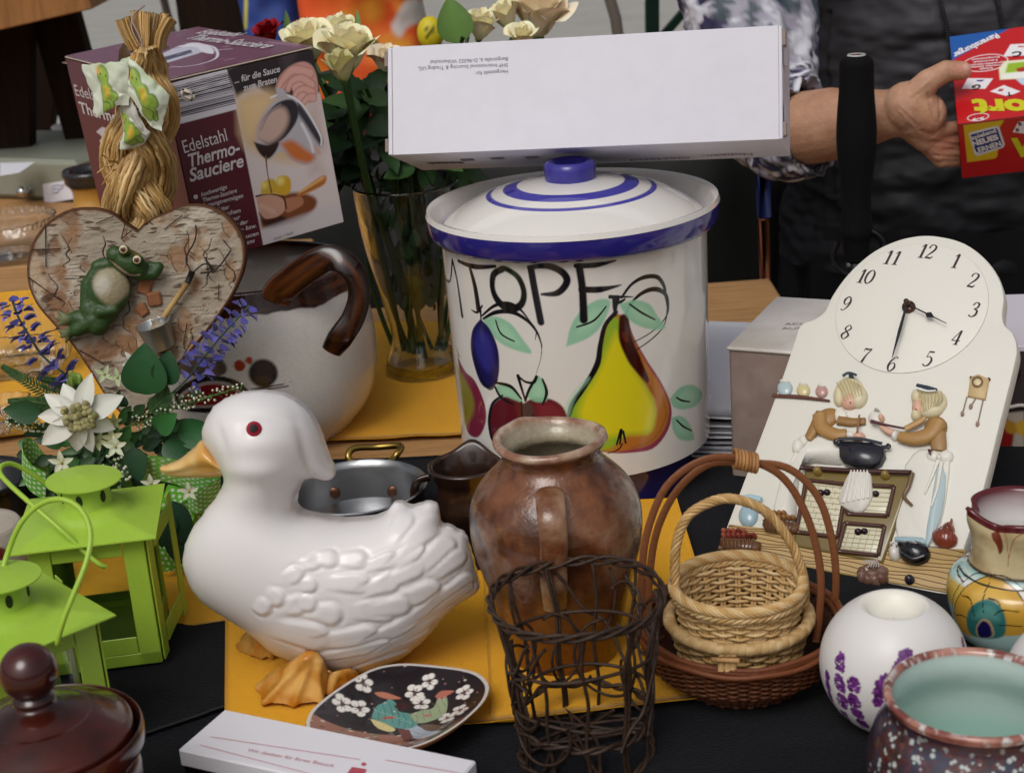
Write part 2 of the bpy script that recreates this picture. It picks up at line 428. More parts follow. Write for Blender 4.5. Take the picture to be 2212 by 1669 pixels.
cloth('napkin','orange napkin under the tall brown stoneware jug','napkin',[(1035,1100),(1462,1076),(1590,1500),(1062,1560)],0.0085,None,GP,mt=M_orange,wav=0.0009)
# ------------------------------------------------------------------ background things
def boxthing(name,label,cat,c,s,M,m,bev=0.003,group=None,part=None,mb=None):
 mb=mb or MB();v,f=boxv(c,s,M,bev);mb.add(v,f)
 o=mb.build(name,m,loc=Vector(c)-Vector((0,0,s[2]/2)),angle=30);_tags(o,label,cat,group,None);return o
def bar(mb,a,b,w,d=None,mi=0):    # rectangular bar between two points
 a=Vector(a);b=Vector(b);d=d or w;z=(b-a).normalized();x=Vector((0,1,0)).cross(z).normalized();y=z.cross(x)
 v,f=boxv((a+b)/2,(w,d,(b-a).length),Matrix((x,y,z)).transposed(),bev=0.002);mb.add(v,f,mi=mi)
# wooden trestle, top left, ~3 m away
tr=thing('wooden_trestle','brown wooden trestle table with dark legs standing behind the stall','trestle',(-0.95,3.1,-0.75))
mb=MB();a=V(-200,60,3.0);b=V(235,-40,3.0);bar(mb,a,b,0.06,0.35);mb.build('tabletop',M_wood_dark,tr,angle=30)
mb=MB();bar(mb,V(27,35,3.05),V(30,470,3.05),0.075,0.05);mb.build('leg',M_darkwood,tr,angle=30)
mb=MB();bar(mb,V(118,20,3.1),V(225,400,3.1),0.085,0.05);mb.build('leg',M_darkwood,tr,angle=30)
mb=MB();bar(mb,V(118,20,3.45),V(60,400,3.45),0.07,0.05);mb.build('leg',M_darkwood,tr,angle=30)
# black block added to fill the dark area behind the cash box
boxthing('dark_block','black crate added for the dark area behind the grey cash box','block',(-1.02,3.9,-0.50),(1.0,0.5,0.50),None,mat('block_black','0d0f0e',0.8,spec=0.2,bump=('noise',40,0.4)))
# folding chair legs (brown grey, blurred)
M_cleg=mat('weathered','5a4a42',0.7,var=[(18,0.6,'8a8580')])
fr=thing('folding_chair','weathered folding chair frame crossing the pavement behind the straw braid','chair',(-0.75,4.6,-0.75))
for (a,b) in (((338,-60),(372,70)),((378,-60),(414,95))):
 mb=MB();v,f=tube([V(*a,4.6),V(*b,4.6),V(b[0]+6,b[1]+120,4.6)],0.011,8);mb.add(v,f);mb.build('leg',M_cleg,fr)
# dark post
boxthing('wooden_post','very dark upright post beside the blue bag','post',(V(482,200,3.6)) ,(0.13,0.13,1.5),None,M_darkwood)
# colourful bags
M_bag=mat('bag_fabric',None,0.6,bump=('noise',14,0.6))
def bag(name,label,cx,cy,wpx,hpx,y,paintfn,dp=0.16):
 c=V(cx,cy,y);k=mpp(c);W,H=wpx*k,hpx*k;n=90
 th=np.linspace(0,2*np.pi,140,endpoint=False);zz=np.linspace(-1,1,90)
 A,Z=np.meshgrid(th,zz,indexing='ij')
 ex=np.sign(np.cos(A))*np.abs(np.cos(A))**0.6;ey=np.sign(np.sin(A))*np.abs(np.sin(A))**0.6
 s=(1-np.abs(Z)**6)**0.5*0.9+0.1;s*=np.where(np.abs(Z)>0.999,0.02,1)
 x=c.x+ex*W/2*s;yy=c.y+ey*dp/2*s;z=c.z+Z*H/2
 P=np.stack([x,yy,z],-1).reshape(-1,3)
 P[:,1]+=fnoise(P,7,2)*0.02;P[:,0]+=fnoise(P,5,9)*0.01
 uv=np.array([proj(p) for p in P]);pt=Paint(uv,lin('d9531c'));paintfn(pt)
 mb=MB();mb.add(P,gridfaces(140,90,wu=True),pt.C);o=mb.build(name,M_bag,loc=(c.x,c.y,c.z-H/2));_tags(o,label,'bag','bright plastic bags behind the roses',None)
def p_or(pt):
 for i in range(26):pt.dot((rnd.uniform(640,940),rnd.uniform(-60,330)),rnd.uniform(10,38),lin(rnd.choice(['e8792a','e9a02f','b8300f','a8270f','e0601c','f0b040'])),soft=0.6,rot=rnd.uniform(0,3),op=0.8)
 pt.poly([(845,55),(875,5),(900,0),(918,20),(905,45),(880,60),(865,80),(850,70)],lin('d8cfca'),soft=6,smooth=4)
 pt.dot((905,25),22,lin('d9cfc4'),soft=0.4)
 pt.dot((800,22),26,lin('e8952e'),soft=0.5)
bag('carrier_bag','orange patterned carrier bag with white blotch behind the cream roses',790,60,268,430,2.75,p_or)
def p_bl(pt):
 pt.C[:]=lin('1f3d85')
 for i in range(9):pt.dot((rnd.uniform(520,640),rnd.uniform(-80,150)),rnd.uniform(10,30),lin(rnd.choice(['2a4a95','183070'])),soft=0.6)
 pt.stroke([(534,-100),(530,60)],7,lin('c8c04a'),soft=3)
bag('carrier_bag','blue carrier bag with a yellow edge left of the orange one',590,40,138,400,2.85,p_bl)
# yellow toy
ty=V(930,72,2.55);mb=MB();v,f=ball(ty,(0.021,0.018,0.026));uv=np.array([proj(p) for p in v]);pt=Paint(uv,lin('c9b81e'))
pt.stroke([(920,66),(930,70),(940,65)],5,lin('2a2a10'));pt.stroke([(922,80),(932,86),(942,79)],4,lin('3a3510'));pt.dot((922,60),3,lin('151508'));pt.dot((938,60),3,lin('151508'))
mb.add(v,f,pt.C);v,f=tube([ty-Vector((0,0,0.02)),ty-Vector((0.004,0,0.5)),ty-Vector((0.004,0,1.2))],0.004,6);mb.add(v,f,lin('3a4a20'))
o=mb.build('toy_head',mat('toy_yellow',None,0.5),loc=ty-Vector((0,0,.05)));_tags(o,'yellow round toy head on a stick behind the roses','toy',None,None)
# thin cane / hose and green folding frame
mb=MB();v,f=tube([V(1312,-80,3.4),V(1318,0,3.4),V(1330,40,3.4),V(1337,90,3.4),V(1345,300,3.4)],0.012,8);mb.add(v,f)
o=mb.build('cane',mat('cane_brown','6b6058',0.6),loc=V(1345,300,3.4));_tags(o,'thin bent grey-brown cane standing behind the long white box','cane',None,None)
M_green=mat('green_steel','0c2a1d',0.4,metal=0.3)
gf=thing('folding_bench_frame','dark green steel folding frame behind the patterned sleeve','frame',V(1405,500,3.2))
mb=MB();bar(mb,V(1408,-80,3.2),V(1410,360,3.2),0.026,0.03);mb.build('upright',M_green,gf,angle=30)
mb=MB();bar(mb,V(1425,86,3.22),V(1560,-70,3.22),0.016,0.02);mb.build('brace',M_green,gf,angle=30)
mb=MB();bar(mb,V(1330,640,3.22),V(1640,415,3.22),0.018,0.02);mb.build('brace',M_green,gf,angle=30)
# added black sheet, stands in for the dark space behind the table
def fn(a,b):
 x=-0.40+a*1.0
 prof_=cr([(2.46,-0.745),(2.45,-0.3),(2.47,0.05),(2.56,0.13),(2.8,0.14),(3.05,0.12),(3.12,-0.1),(3.13,-0.745)],40)
 y,z=prof_[int(round(b*39))]
 h=noise.noise(Vector((x*6,z*4,y*3)))*0.02+noise.noise(Vector((x*17,z*8,y*9)))*0.008
 return (x,y+h,z+h*0.6)
v,f=sheet(fn,60,40);mb=MB();mb.add(v,f)
o=mb.build('backdrop',mat('backdrop_black','101110',0.6,spec=0.3,bump=('noise',30,0.6)),loc=(-0.1,2.8,-0.745));_tags(o,'black tarpaulin added for the darkness behind the rose vase','backdrop',None,None)
# beige edge of a cardboard sheet on the added backdrop
boxthing('cardboard_sheet','beige cardboard strip lying on the backdrop right of the lidded pot','cardboard',V(1560,360,2.75),(0.32,0.2,0.012),None,mat('card_beige','7d776a',0.9))
# blue and orange upright strip at the seller's side
mb=MB();bar(mb,V(1648,340,2.42),V(1652,470,2.42),0.02,0.02);bar(mb,V(1648,470,2.42),V(1655,640,2.42),0.014,0.02,1)
o=mb.build('striped_post',[mat('blue_paint','1c2a66',0.5),mat('orange_paint','8a4a26',0.6)],loc=V(1652,640,2.42));_tags(o,'narrow post, blue above and orange below, beside the seller','post',None,None)
# grey cash box, ~2.5 m away on the rear board of the table
M_cash=mat('cashbox_grey','8f9385',0.45,metal=0.2,bump=('noise',300,0.15))
M_paper=mat('paper_white','dcdce4',0.8)
M_chrome=mat('chrome','c8c8c8',0.15,metal=1.0)
cb=thing('cash_box','grey-green metal box with paper labels and small chrome knob','box',V(60,440,2.02))
ca=V(-160,372,3.12);cbx=V(166,425,2.96);ex=Vector((cbx.x-ca.x,cbx.y-ca.y,0)).normalized();ey=Vector((-ex.y,ex.x,0));ez=Vector((0,0,1))
c0=V(160,348,2.85);zt=c0.z
MM=Matrix((ex,ey,ez)).transposed();W=0.62;D=0.26;H=zt
cc=c0-ex*W/2+ey*D/2;cc.z=H/2
mb=MB();v,f=boxv(cc,(W,D,H),MM,0.008);mb.add(v,f);mb.build('body',M_cash,cb,angle=40)
def on_top(X,Y):return T(X,Y,zt+0.0012)
fp=c0+ey*-0.0012
mb=MB();mb.add([on_top(0,380),on_top(42,373),on_top(75,350),on_top(0,352)],[[0,1,2,3]],mi=0)
q=[PLN(x,y,fp,ey) for x,y in ((92,398),(166,386),(170,428),(96,440))];mb.add(q,[[0,1,2,3]])
mb.build('paper_label',M_paper,cb,smooth=False)
mb=MB()
for k in range(3):
 y0=400+k*8;a=PLN(112,y0+3,fp-ey*0.0006,ey);b=PLN(146-k*9,y0-3,fp-ey*0.0006,ey);v,f=tube([a,a.lerp(b,.3)+ez*.0015,a.lerp(b,.6)-ez*.0015,b],0.0008,4);mb.add(v,f)
mb.build('handwriting',mat('ink_pale','7f86a8',0.8),cb)
mb=MB();kn=PLN(60,411,fp,ey);v,f=ball(kn-ey*0.012,(0.012,0.012,0.011));mb.add(v,f);v,f=tube([kn+ey*0.002,kn-ey*0.009],0.006,12);mb.add(v,f);mb.build('knob',M_chrome,cb)
# ================================================================== POTS
M_glaze=mat('white_glaze',None,0.12,coat=0.5,bump=('noise',25,0.04))
def lathe_thing(mb,base,rows,seg=96,inner=None,thick=0.004,**kw):pass
# ---- large lidded storage pot with painted fruit
B=T(1270,1020);bs=(B.x,B.y)
pot=thing('storage_pot','large white lidded ceramic pot with blue bands and painted plum, apple and pear','pot',(B.x,B.y,0))
WHT,BLU=lin('dcd8d2'),lin('2b2678')
WHT=tuple(x*1.0 for x in WHT)
r_base=prof(bs,[(1020,222),(1010,226),(960,234)])
zb0=0.0;zb1=zat(bs,932)
z_bt=zat(bs,483);z_rt=zat(bs,432)
k0=mpp((B.x,B.y,0.0));k1=mpp((B.x,B.y,z_rt))
rb=268*mpp((B.x,B.y,zb1));rt=287*mpp((B.x,B.y,z_bt));rr=318*k1
# blue foot
mb=MB();v,f=lathe([(0.0005,0.001),(r_base[0][0]*.96,0.001),(r_base[0][0],0.004),(r_base[2][0],zb1-.006),(rb-.012,zb1+0.004)],bs,96);mb.add(v,f)
mb.build('foot',mat('blue_glaze',(0.028,0.022,0.15),0.15,coat=0.5,var=[(40,0.35,(0.05,0.04,0.22))]),pot,angle=40)
# painted body: a fine sheet of (angle, height)
NA,NZ=900,420
zc=np.concatenate([np.linspace(zb1,z_bt+0.004,NZ)])
Rz=lambda z:rb+(rt-rb)*(z-zb1)/(z_bt-zb1)
def on_pot(X,Y):                      # photo point -> (arc length, height) on the body
 d=ray(X,Y);r=rb
 for _ in range(6):
  ox,oy=O.x-B.x,O.y-B.y;a=d.x**2+d.y**2;b=2*(ox*d.x+oy*d.y);c=ox*ox+oy*oy-r*r
  dd=max(b*b-4*a*c,0);t=(-b-math.sqrt(dd))/(2*a);p=O+d*t;r=Rz(p.z)
 return ((math.atan2(p.y-B.y,p.x-B.x)+math.pi/2)*0.12,p.z)
front=np.linspace(-1.75,1.75,760);back=np.linspace(1.75,2*np.pi-1.75,60)[1:-1]
ang=np.concatenate([front,back]);A,Z=np.meshgrid(ang,zc,indexing='ij')
Pa=np.stack([A*0.12,Z],-1).reshape(-1,2)
pt=Paint(Pa,WHT);W2=lambda L:[on_pot(*p) for p in L];u=k0*1.0
BLK=lin('15131a');GRN=lin('8fc7a4');GRD=lin('3d8f7c')
def leafp(pts,vein):
 pt.poly(W2(pts),lin('86bf9c'),soft=u*2.2,smooth=5,op=0.9)
 q=[((p[0]*.55+sum(a for a,_ in pts)/len(pts)*.45),(p[1]*.55+sum(b for _,b in pts)/len(pts)*.45)) for p in pts]
 pt.poly(W2(q),lin('a9d3b4'),soft=u*6,smooth=5,op=0.6)
 if vein:pt.stroke(W2(vein),[u*3.5,u*4.5,u*3],BLK)
Zc=lambda L:[(779.2+x*.3522,519.5+y*.3522) for x,y in L]
# pear
pt.poly(W2(Zc([(1570,450),(1630,480),(1680,600),(1760,740),(1850,880),(1905,1020),(1890,1150),(1800,1270),(1660,1300),(1520,1300),(1380,1260),(1270,1130),(1290,1000),(1380,870),(1440,740),(1480,600),(1510,500)])),lin('8e3a50'),soft=u*1.5,smooth=4)
pt.poly(W2(Zc([(1570,450),(1625,480),(1670,600),(1745,740),(1835,880),(1890,1010),(1870,1140),(1790,1240),(1660,1280),(1520,1295),(1380,1250),(1275,1120),(1300,1000),(1390,870),(1450,740),(1490,600),(1515,500)])),lin('b5702a'),soft=u*3,smooth=4)
pt.poly(W2(Zc([(1560,470),(1590,490),(1605,600),(1660,760),(1740,880),(1800,1000),(1805,1100),(1770,1180),(1640,1190),(1520,1280),(1380,1250),(1275,1120),(1300,1000),(1390,870),(1450,740),(1490,600),(1515,500)])),lin('8fae2e'),soft=u*5,smooth=4)
pt.poly(W2(Zc([(1565,560),(1600,620),(1660,760),(1735,880),(1795,1000),(1800,1100),(1765,1175),(1640,1185),(1500,1200),(1400,1160),(1340,1080),(1370,960),(1440,840),(1500,700)])),lin('d8cb1f'),soft=u*9,smooth=4)
pt.stroke(W2(Zc([(1625,640),(1680,760),(1760,880),(1810,960)])),[u*4,u*10,u*7,u*2],lin('8a4a1c'),soft=u*3,op=.8)
pt.stroke(W2(Zc([(1615,480),(1625,600),(1680,730),(1760,860)])),[u*20,u*27,u*26,u*8],lin('3a0d08'),soft=u*2)
pt.stroke(W2(Zc([(1610,570),(1630,610)])),[u*7,u*8],lin('6b2a12'),soft=u*3,op=.8)
pt.stroke(W2(Zc([(1850,950),(1870,1080),(1800,1210),(1660,1270)])),[u*3,u*4,u*4,u*2],lin('7a5030'),soft=u*2,op=.5)
pt.stroke(W2(Zc([(1565,440),(1500,520),(1470,640),(1450,760),(1370,900),(1300,1000),(1275,1080)])),[u*9,u*9,u*10,u*12,u*10,u*11,u*8],BLK)
for L,wd in (([(1530,345),(1600,345),(1670,345)],[8,5,1.5]),([(1565,360),(1560,410),(1562,460)],[16,10,4]),([(1545,345),(1580,380),(1620,360)],[4,8,4]),
              ([(1600,350),(1660,270),(1740,225),(1820,225),(1860,280),(1870,340),(1880,420),(1860,520),(1790,600),(1690,670)],[5,6,9,9,8,6,4,3,3,2]),
              ([(1630,440),(1680,360),(1750,310),(1820,300),(1875,340),(1885,430),(1850,500),(1770,570),(1680,620)],[5,6,9,10,8,5,3,2.5,2])):
 pt.stroke(W2(Zc(L)),[x*u for x in wd],BLK)
for L in ([(1570,1250),(1595,1160)],[(1590,1245),(1600,1160)],[(1625,1240),(1610,1170)]):pt.stroke(W2(Zc(L)),[u*4,u*5],BLK)
pt.stroke(W2(Zc([(1605,1245),(1580,1280),(1515,1305)])),[u*3,u*3,u*1.5],BLK)
leafp(Zc([(1260,650),(1290,520),(1360,420),(1450,365),(1525,365),(1520,430),(1470,530),(1390,600)]),Zc([(1325,530),(1430,490),(1505,405)]))
leafp(Zc([(1585,390),(1680,365),(1770,390),(1820,460),(1868,535),(1780,545),(1680,510),(1620,450)]),Zc([(1650,390),(1720,440),(1805,485)]))
leafp(Zc([(1895,970),(1960,900),(2040,885),(2095,940),(2060,1010),(1980,1035),(1920,1020)]),Zc([(1937,962),(1970,980),(2020,988)]))
leafp(Zc([(1905,1085),(1960,1075),(2010,1115),(2045,1215),(1960,1220),(1915,1160)]),Zc([(1937,1100),(1980,1140),(2030,1165)]))
pt.poly(W2(Zc([(1275,1100),(1240,1050),(1300,930),(1390,840),(1400,860),(1320,960)])),lin('9fcfae'),soft=u*3,smooth=4,op=.5)
# plum
leafp(Zc([(750,480),(830,465),(920,510),(990,600),(1048,688),(960,675),(860,630),(790,560)]),Zc([(828,490),(860,570),(942,618)]))
pt.poly(W2(Zc([(735,480),(790,540),(835,640),(850,740),(840,850),(790,905),(740,880),(700,780),(675,660),(685,550)])),lin('1d1a52'),soft=u*1.5,smooth=4)
pt.poly(W2(Zc([(730,540),(790,600),(815,700),(800,800),(760,790),(710,690),(700,600)])),lin('34338a'),soft=u*8,smooth=4,op=.8)
pt.stroke(W2(Zc([(690,660),(715,780),(760,880),(800,905),(840,850)])),[u*3,u*6,u*7,u*8,u*3],BLK,op=.85)
for L,wd in (([(678,425),(715,440),(745,400)],[2,6,4]),([(735,430),(738,490)],[6,4]),([(745,460),(820,400),(900,385),(970,415),(1035,490)],[4,7,8,6,2]),
              ([(750,480),(830,440),(930,440),(1020,490),(1080,560),(1110,640)],[4,9,9,7,5,2.5]),([(1110,640),(1105,720),(1075,820)],[2,1.2,.8]),([(1035,490),(1075,550),(1070,610)],[2,3,1])):
 pt.stroke(W2(Zc(L)),[x*u for x in wd],BLK)
# apple
pt.poly(W2(Zc([(1000,1000),(1060,965),(1160,970),(1240,1020),(1270,1120),(1240,1260),(1100,1330),(900,1320),(805,1230),(785,1110),(810,1010),(880,955),(950,970)])),lin('5e1620'),soft=u*2,smooth=4)
pt.poly(W2(Zc([(1080,1000),(1180,1000),(1240,1080),(1200,1200),(1100,1180)])),lin('84303a'),soft=u*9,smooth=4,op=.7)
pt.poly(W2(Zc([(985,1000),(1050,1000),(1060,1110),(1000,1110)])),lin('4b3c3c'),soft=u*6,smooth=4,op=.8)
leafp(Zc([(1020,960),(1040,880),(1090,830),(1140,890),(1145,975),(1080,990)]),None)
leafp(Zc([(825,890),(900,880),(960,930),(990,990),(900,960),(850,945)]),None)
for L,wd in (([(965,830),(985,900),(1010,980)],[8,6,4]),([(965,830),(1010,865),(1060,870),(1078,835)],[4,5,6,7]),([(1070,850),(1030,920),(1010,980)],[5,6,5]),([(1115,850),(1140,930),(1115,1005)],[4,7,3]),
              ([(825,870),(920,895),(985,970)],[5,8,4]),([(825,900),(860,960),(940,1005)],[6,7,4]),([(870,950),(810,1000),(788,1100),(800,1200),(830,1260)],[4,7,9,8,4]),([(985,990),(990,1110)],[4,4]),([(1060,1070),(1062,1120)],[3,2]),([(890,1110),(905,1160)],[2,3]),([(930,1110),(940,1150)],[3,2])):
 pt.stroke(W2(Zc(L)),[x*u for x in wd],BLK)
# second pear at the left edge
pt.poly(W2(Zc([(592,700),(640,800),(700,860),(760,1000),(765,1120),(720,1205),(660,1180),(640,1100),(620,900)])),lin('7d2740'),soft=u*2,smooth=4)
pt.poly(W2(Zc([(590,760),(640,850),(690,960),(690,1060),(640,1130),(622,1000)])),lin('8a8a25'),soft=u*7,smooth=4,op=.8)
pt.stroke(W2(Zc([(588,660),(600,700),(610,715)])),[u*2,u*4,u*1],BLK)
# letters M T O P F
for L,wd in (([(510,190),(520,230),(548,245),(562,120)],[3,4,4,4]),([(562,120),(590,240),(622,460)],[5,5,7]),([(598,125),(700,160),(825,158)],[4,7,4]),([(668,160),(700,280),(722,420)],[5,8,9]),
              ([(1045,180),(1070,320),(1105,500)],[9,9,9]),([(1030,165),(1140,155),(1230,190),(1265,250),(1210,320),(1110,330)],[5,8,9,9,8,3]),
              ([(1340,160),(1360,300),(1368,485)],[9,9,10]),([(1320,155),(1440,150),(1565,122)],[6,7,2]),([(1355,300),(1470,300),(1600,272)],[8,8,1])):
 pt.stroke(W2(Zc(L)),[x*u*1.6 for x in wd],BLK,smooth=8)
pt.stroke(W2(Zc([(870,175),(815,210),(810,300),(850,380),(920,420),(985,390),(1000,310),(960,220),(880,170),(840,180)])),[u*13,u*14,u*13,u*16,u*16,u*14,u*12,u*12,u*11,u*6],BLK)
X=B.x+np.array([Rz(z) for z in zc])[None,:]*np.cos(A-np.pi/2);Yy=B.y+np.array([Rz(z) for z in zc])[None,:]*np.sin(A-np.pi/2)
P=np.stack([X,Yy,Z],-1).reshape(-1,3)
mb=MB();mb.add(P,gridfaces(len(ang),len(zc),wu=True),pt.C)
v,f=lathe([(rb,zb1),(rb-.006,zb1-.001),(rb-.02,zb1+.001)],bs,96);mb.add(v,f,WHT)
mb.build('body',M_glaze,pot)
# rim band with ledge
mb=MB();pr=[(rt-.002,z_bt),(rr-.004,z_bt-.001),(rr-.001,z_bt+.003),(rr,z_rt-.004)]
v,f=lathe(pr,bs,160,wob=lambda t,r,z:(r+0.0006*np.sin(t*5),z));mb.add(v,f,lin('2c2780'))
pr=[(rr,z_rt-.004),(rr-.0015,z_rt+.0005),(rr-.005,z_rt),(rr-.008,z_rt-.003),(rr-.011,z_rt-.016),(rr-.02,z_rt-.021),(rr-.04,z_rt-.022)]
v,f=lathe(pr,bs,160);mb.add(v,f,WHT);mb.build('rim',mat('rim_glaze',None,0.14,coat=0.5,bump=('noise',90,0.12)),pot,angle=60)
# lid: dome with blue rings, knob as sub-part
zl=z_rt-.017;kr=mpp((B.x,B.y,zl));zk=zat(bs,385)
zk1=zat(bs,346)
prl=[(294*kr,zl-.003),(288*kr,zl),(250*kr,zl+(zk-zl)*.33),(200*kr,zl+(zk-zl)*.62),(150*kr,zl+(zk-zl)*.8),(100*kr,zl+(zk-zl)*.93),(50*kr,zk),(0.0005,zk)]
fine=cr(prl,160);v,f=lathe(fine,bs,160)
rad=np.hypot(v[:,0]-B.x,v[:,1]-B.y)/kr;cc=np.tile(np.array(WHT),(len(v),1));bl=np.array(lin('34309a'))
def ring(lo,hi,s=1.5):
 m=np.clip((rad-lo)/s+.5,0,1)*np.clip((hi-rad)/s+.5,0,1);cc[:]=cc*(1-m[:,None])+bl*m[:,None]
ring(280,300);ring(172,184);ring(116,146)
mb=MB();mb.add(v,f,cc);lid=mb.build('lid',M_glaze,pot)
kk=mpp((B.x,B.y,zk1))*57
mb=MB();v,f=lathe([(kk*.97,zk-.001),(kk*.98,zk+.004),(kk*1.0,zk1-.006),(kk*.95,zk1-.0015),(kk*.8,zk1),(kk*.64,zk1-.001),(kk*.56,zk1-.004),(kk*.3,zk1-.007),(.0004,zk1-.008)],bs,80,wob=lambda t,r,z:(r*(1+.008*np.sin(3*t)+.005*np.sin(7*t+1)),z));mb.add(v,f)
mb.build('knob',mat('knob_glaze',(0.035,0.03,0.24),0.25,coat=0.3,var=[(60,0.4,(0.08,0.075,0.34))],bump=('noise',120,0.2)),lid)
KNOB_TOP=(B.x,B.y,zk1)
# ---- white stoneware pot with brown rim and strap handle
M_speck=mat('speckled_glaze',None,0.22,coat=0.4,var=[(420,0.10,'6b6660')],bump=('noise',60,0.08))
B=T(588,925);bs=(B.x,B.y)
wp=thing('stoneware_pot','big bellied white stoneware pot with brown rim and curled brown handle','pot',(B.x,B.y,0))
rows=prof(bs,[(925,165),(905,185),(860,222),(800,242),(740,247),(690,244),(650,236),(625,228),(600,221),(578,216)])
pr=[(0.0005,0.001)]+rows;q=cr(rows,200);full=np.concatenate([[(0.0005,.001)],q,[(q[-1][0]-.003,q[-1][1]+.002),(q[-1][0]-.007,q[-1][1]-.001),(q[-1][0]-.008,q[-1][1]-.03),(q[3][0],.01),(0.0005,.008)]])
v,f=lathe(full,bs,420);th=np.arctan2(v[:,1]-B.y,v[:,0]-B.x)
k=mpp((B.x,B.y-.11,.08));pt=Paint(np.stack([(th+np.pi/2),v[:,2]],-1),lin('e0dbd4'))
def on_w(X,Y):
 d=ray(X,Y);r=.12
 for _ in range(12):
  ox,oy=O.x-B.x,O.y-B.y;a=d.x**2+d.y**2;b=2*(ox*d.x+oy*d.y);c=ox*ox+oy*oy-r*r
  dd=max(b*b-4*a*c,0);t=(-b-math.sqrt(dd))/(2*a);p=O+d*t;r=r*.5+.5*float(np.interp(p.z,q[:,1],q[:,0]))
 return ((math.atan2(p.y-B.y,p.x-B.x)+math.pi/2),p.z)
# paint in (angle*0.12, z)
pt.P[:,0]*=0.12
ow_=lambda L:[(on_w(*p)[0]*.12,on_w(*p)[1]) for p in L]
Z2=lambda L:[(x*.3523,415.6+y*.3523) for x,y in L]
pt.poly(ow_(Z2([(1060,1240),(1150,1160),(1280,1120),(1420,1140),(1500,1190),(1540,1250),(1460,1330),(1300,1350),(1120,1330)])),lin('1a1418'),soft=k,smooth=5)
pt.poly(ow_(Z2([(1090,1250),(1180,1185),(1300,1155),(1410,1170),(1480,1230),(1400,1300),(1250,1320),(1130,1310)])),lin('b9aaa5'),soft=k,smooth=5)
pt.poly(ow_(Z2([(1110,1250),(1200,1200),(1300,1175),(1400,1190),(1455,1235),(1380,1290),(1250,1305),(1140,1300)])),lin('8e1219'),soft=k,smooth=5)
pt.poly(ow_(Z2([(1080,1010),(1200,1000),(1340,1020),(1390,1070),(1360,1120),(1200,1125),(1080,1100)])),lin('5c5046'),soft=k*2,smooth=5)
c=ow_(Z2([(1615,1110)]))[0];pt.dot(c,31*k,lin('150f12'));pt.dot((c[0]-k*2,c[1]+k*3),26*k,lin('37302f'),soft=.3)
pt.stroke(ow_(Z2([(1640,1090),(1655,1130)])),[k,k*3],lin('5a2020'))
pt.dot(ow_(Z2([(1468,1062)]))[0],12.5*k,lin('a63a20'));pt.dot(ow_(Z2([(1528,1030)]))[0],8*k,lin('b0452a'))
pt.stroke(ow_(Z2([(1540,1205),(1660,1190),(1785,1160)])),[k*3,k*4,k*1],lin('15101a'));pt.stroke(ow_(Z2([(1560,1215),(1680,1200),(1770,1188)])),[k*2,k*3,k*2],lin('15101a'))
zr=zat(bs,622);nz=fnoise(v,28,4)*.005
m=np.clip((v[:,2]+nz-zr)/.002+.5,0,1);pt._mix(m,lin('33170c'))
m2=m*np.clip(fnoise(np.stack([th*.12,v[:,2]*5,v[:,2]*0],-1),22,8)*1.6,0,.8);pt._mix(m2,lin('6a3a1c'))
mb=MB();mb.add(v,f,pt.C);mb.build('body',M_speck,wp)
# strap handle
hp=[Vector((B.x+.034,B.y-.096,rows[-1][1]-.010)),Vector((B.x+.044,B.y-.100,rows[-1][1]+.004)),V(700,560,B.y-.112),V(754,576,B.y-.12),V(776,628,B.y-.122),V(764,684,B.y-.125),V(736,728,B.y-.128),V(716,758,B.y-.120)]
hp=[Vector(p) for p in cr(hp,48)]
mb=MB();vv,f=tube(hp,[.015,.015,.014,.0125,.0115,.011,.0115,.0125,.010],20,flat=.36,up=(0.3,-1,.35));
nzc=np.clip(fnoise(np.stack([np.repeat(np.arange(len(vv)//20),20)*.0022,np.tile(np.abs(np.arange(20)-10),len(vv)//20)*.012,0*vv[:,0]],-1),26,3)*1.5+.22,0,.9)[:,None];mb.add(vv,f,np.array(lin('1d0d08'))*(1-nzc)+np.array(lin('6b3a1c'))*nzc)
mb.build('handle',mat('brown_glaze',None,0.22,coat=0.4),wp)
WPOT_RIM=q[-1]
# ---- tall brown stoneware jug
B=T(1221,1425);bs=(B.x,B.y)
jg=thing('stoneware_jug','tall brown salt-glazed stoneware jug with strap handle towards the viewer','jug',(B.x,B.y,0))
rows=prof(bs,[(1425,112),(1400,116),(1350,127),(1290,143),(1230,163),(1180,179),(1130,187),(1085,184),(1050,168),(1022,143),(1002,121),(985,109),(970,110),(958,120),(950,126)])
q=cr(rows,170);rt_,zt_=q[-1]
full=np.concatenate([[(0.0005,.0015),(q[0][0]-.002,0.0015)],q,[(rt_-.001,zt_+.003),(rt_-.004,zt_+.004),(rt_-.007,zt_+.002)],cr([(rt_-.008,zt_-.002),(rows[11][0]-.006,rows[11][1]),(rows[9][0]-.007,rows[9][1]),(rows[6][0]-.007,rows[6][1]),(rows[3][0]-.007,rows[3][1]),(rows[0][0]-.007,.008),(.0005,.008)],50)])
def wobj(t,r,z):
 up=np.clip((z-rows[10][1])/(rt_),0,1)*3
 return r*(1+.006*np.sin(2*t+z*30)+.003*np.sin(5*t)+up*.010*np.cos(t-2.0)),z+np.clip((z-rows[11][1])/(zt_-rows[11][1]),0,1.2)*(.0010*np.cos(t*2+1.0)+.0016*np.exp(-((t-2.1)/.25)**2))
v,f=lathe(full,bs,260,wob=wobj);n1=fnoise(v,22,1);n2=fnoise(v,60,5);n3=fnoise(v*np.array([1,1,.5]),14,9)
idx=np.tile(np.arange(len(full)),260)
base=np.array(lin('7a4a2c'));dark=np.array(lin('4e2a16'));lite=np.array(lin('a98a74'));blue=np.array(lin('46536a'));gry=np.array(lin('7d8076'));cream=np.array(lin('b0a48a'))
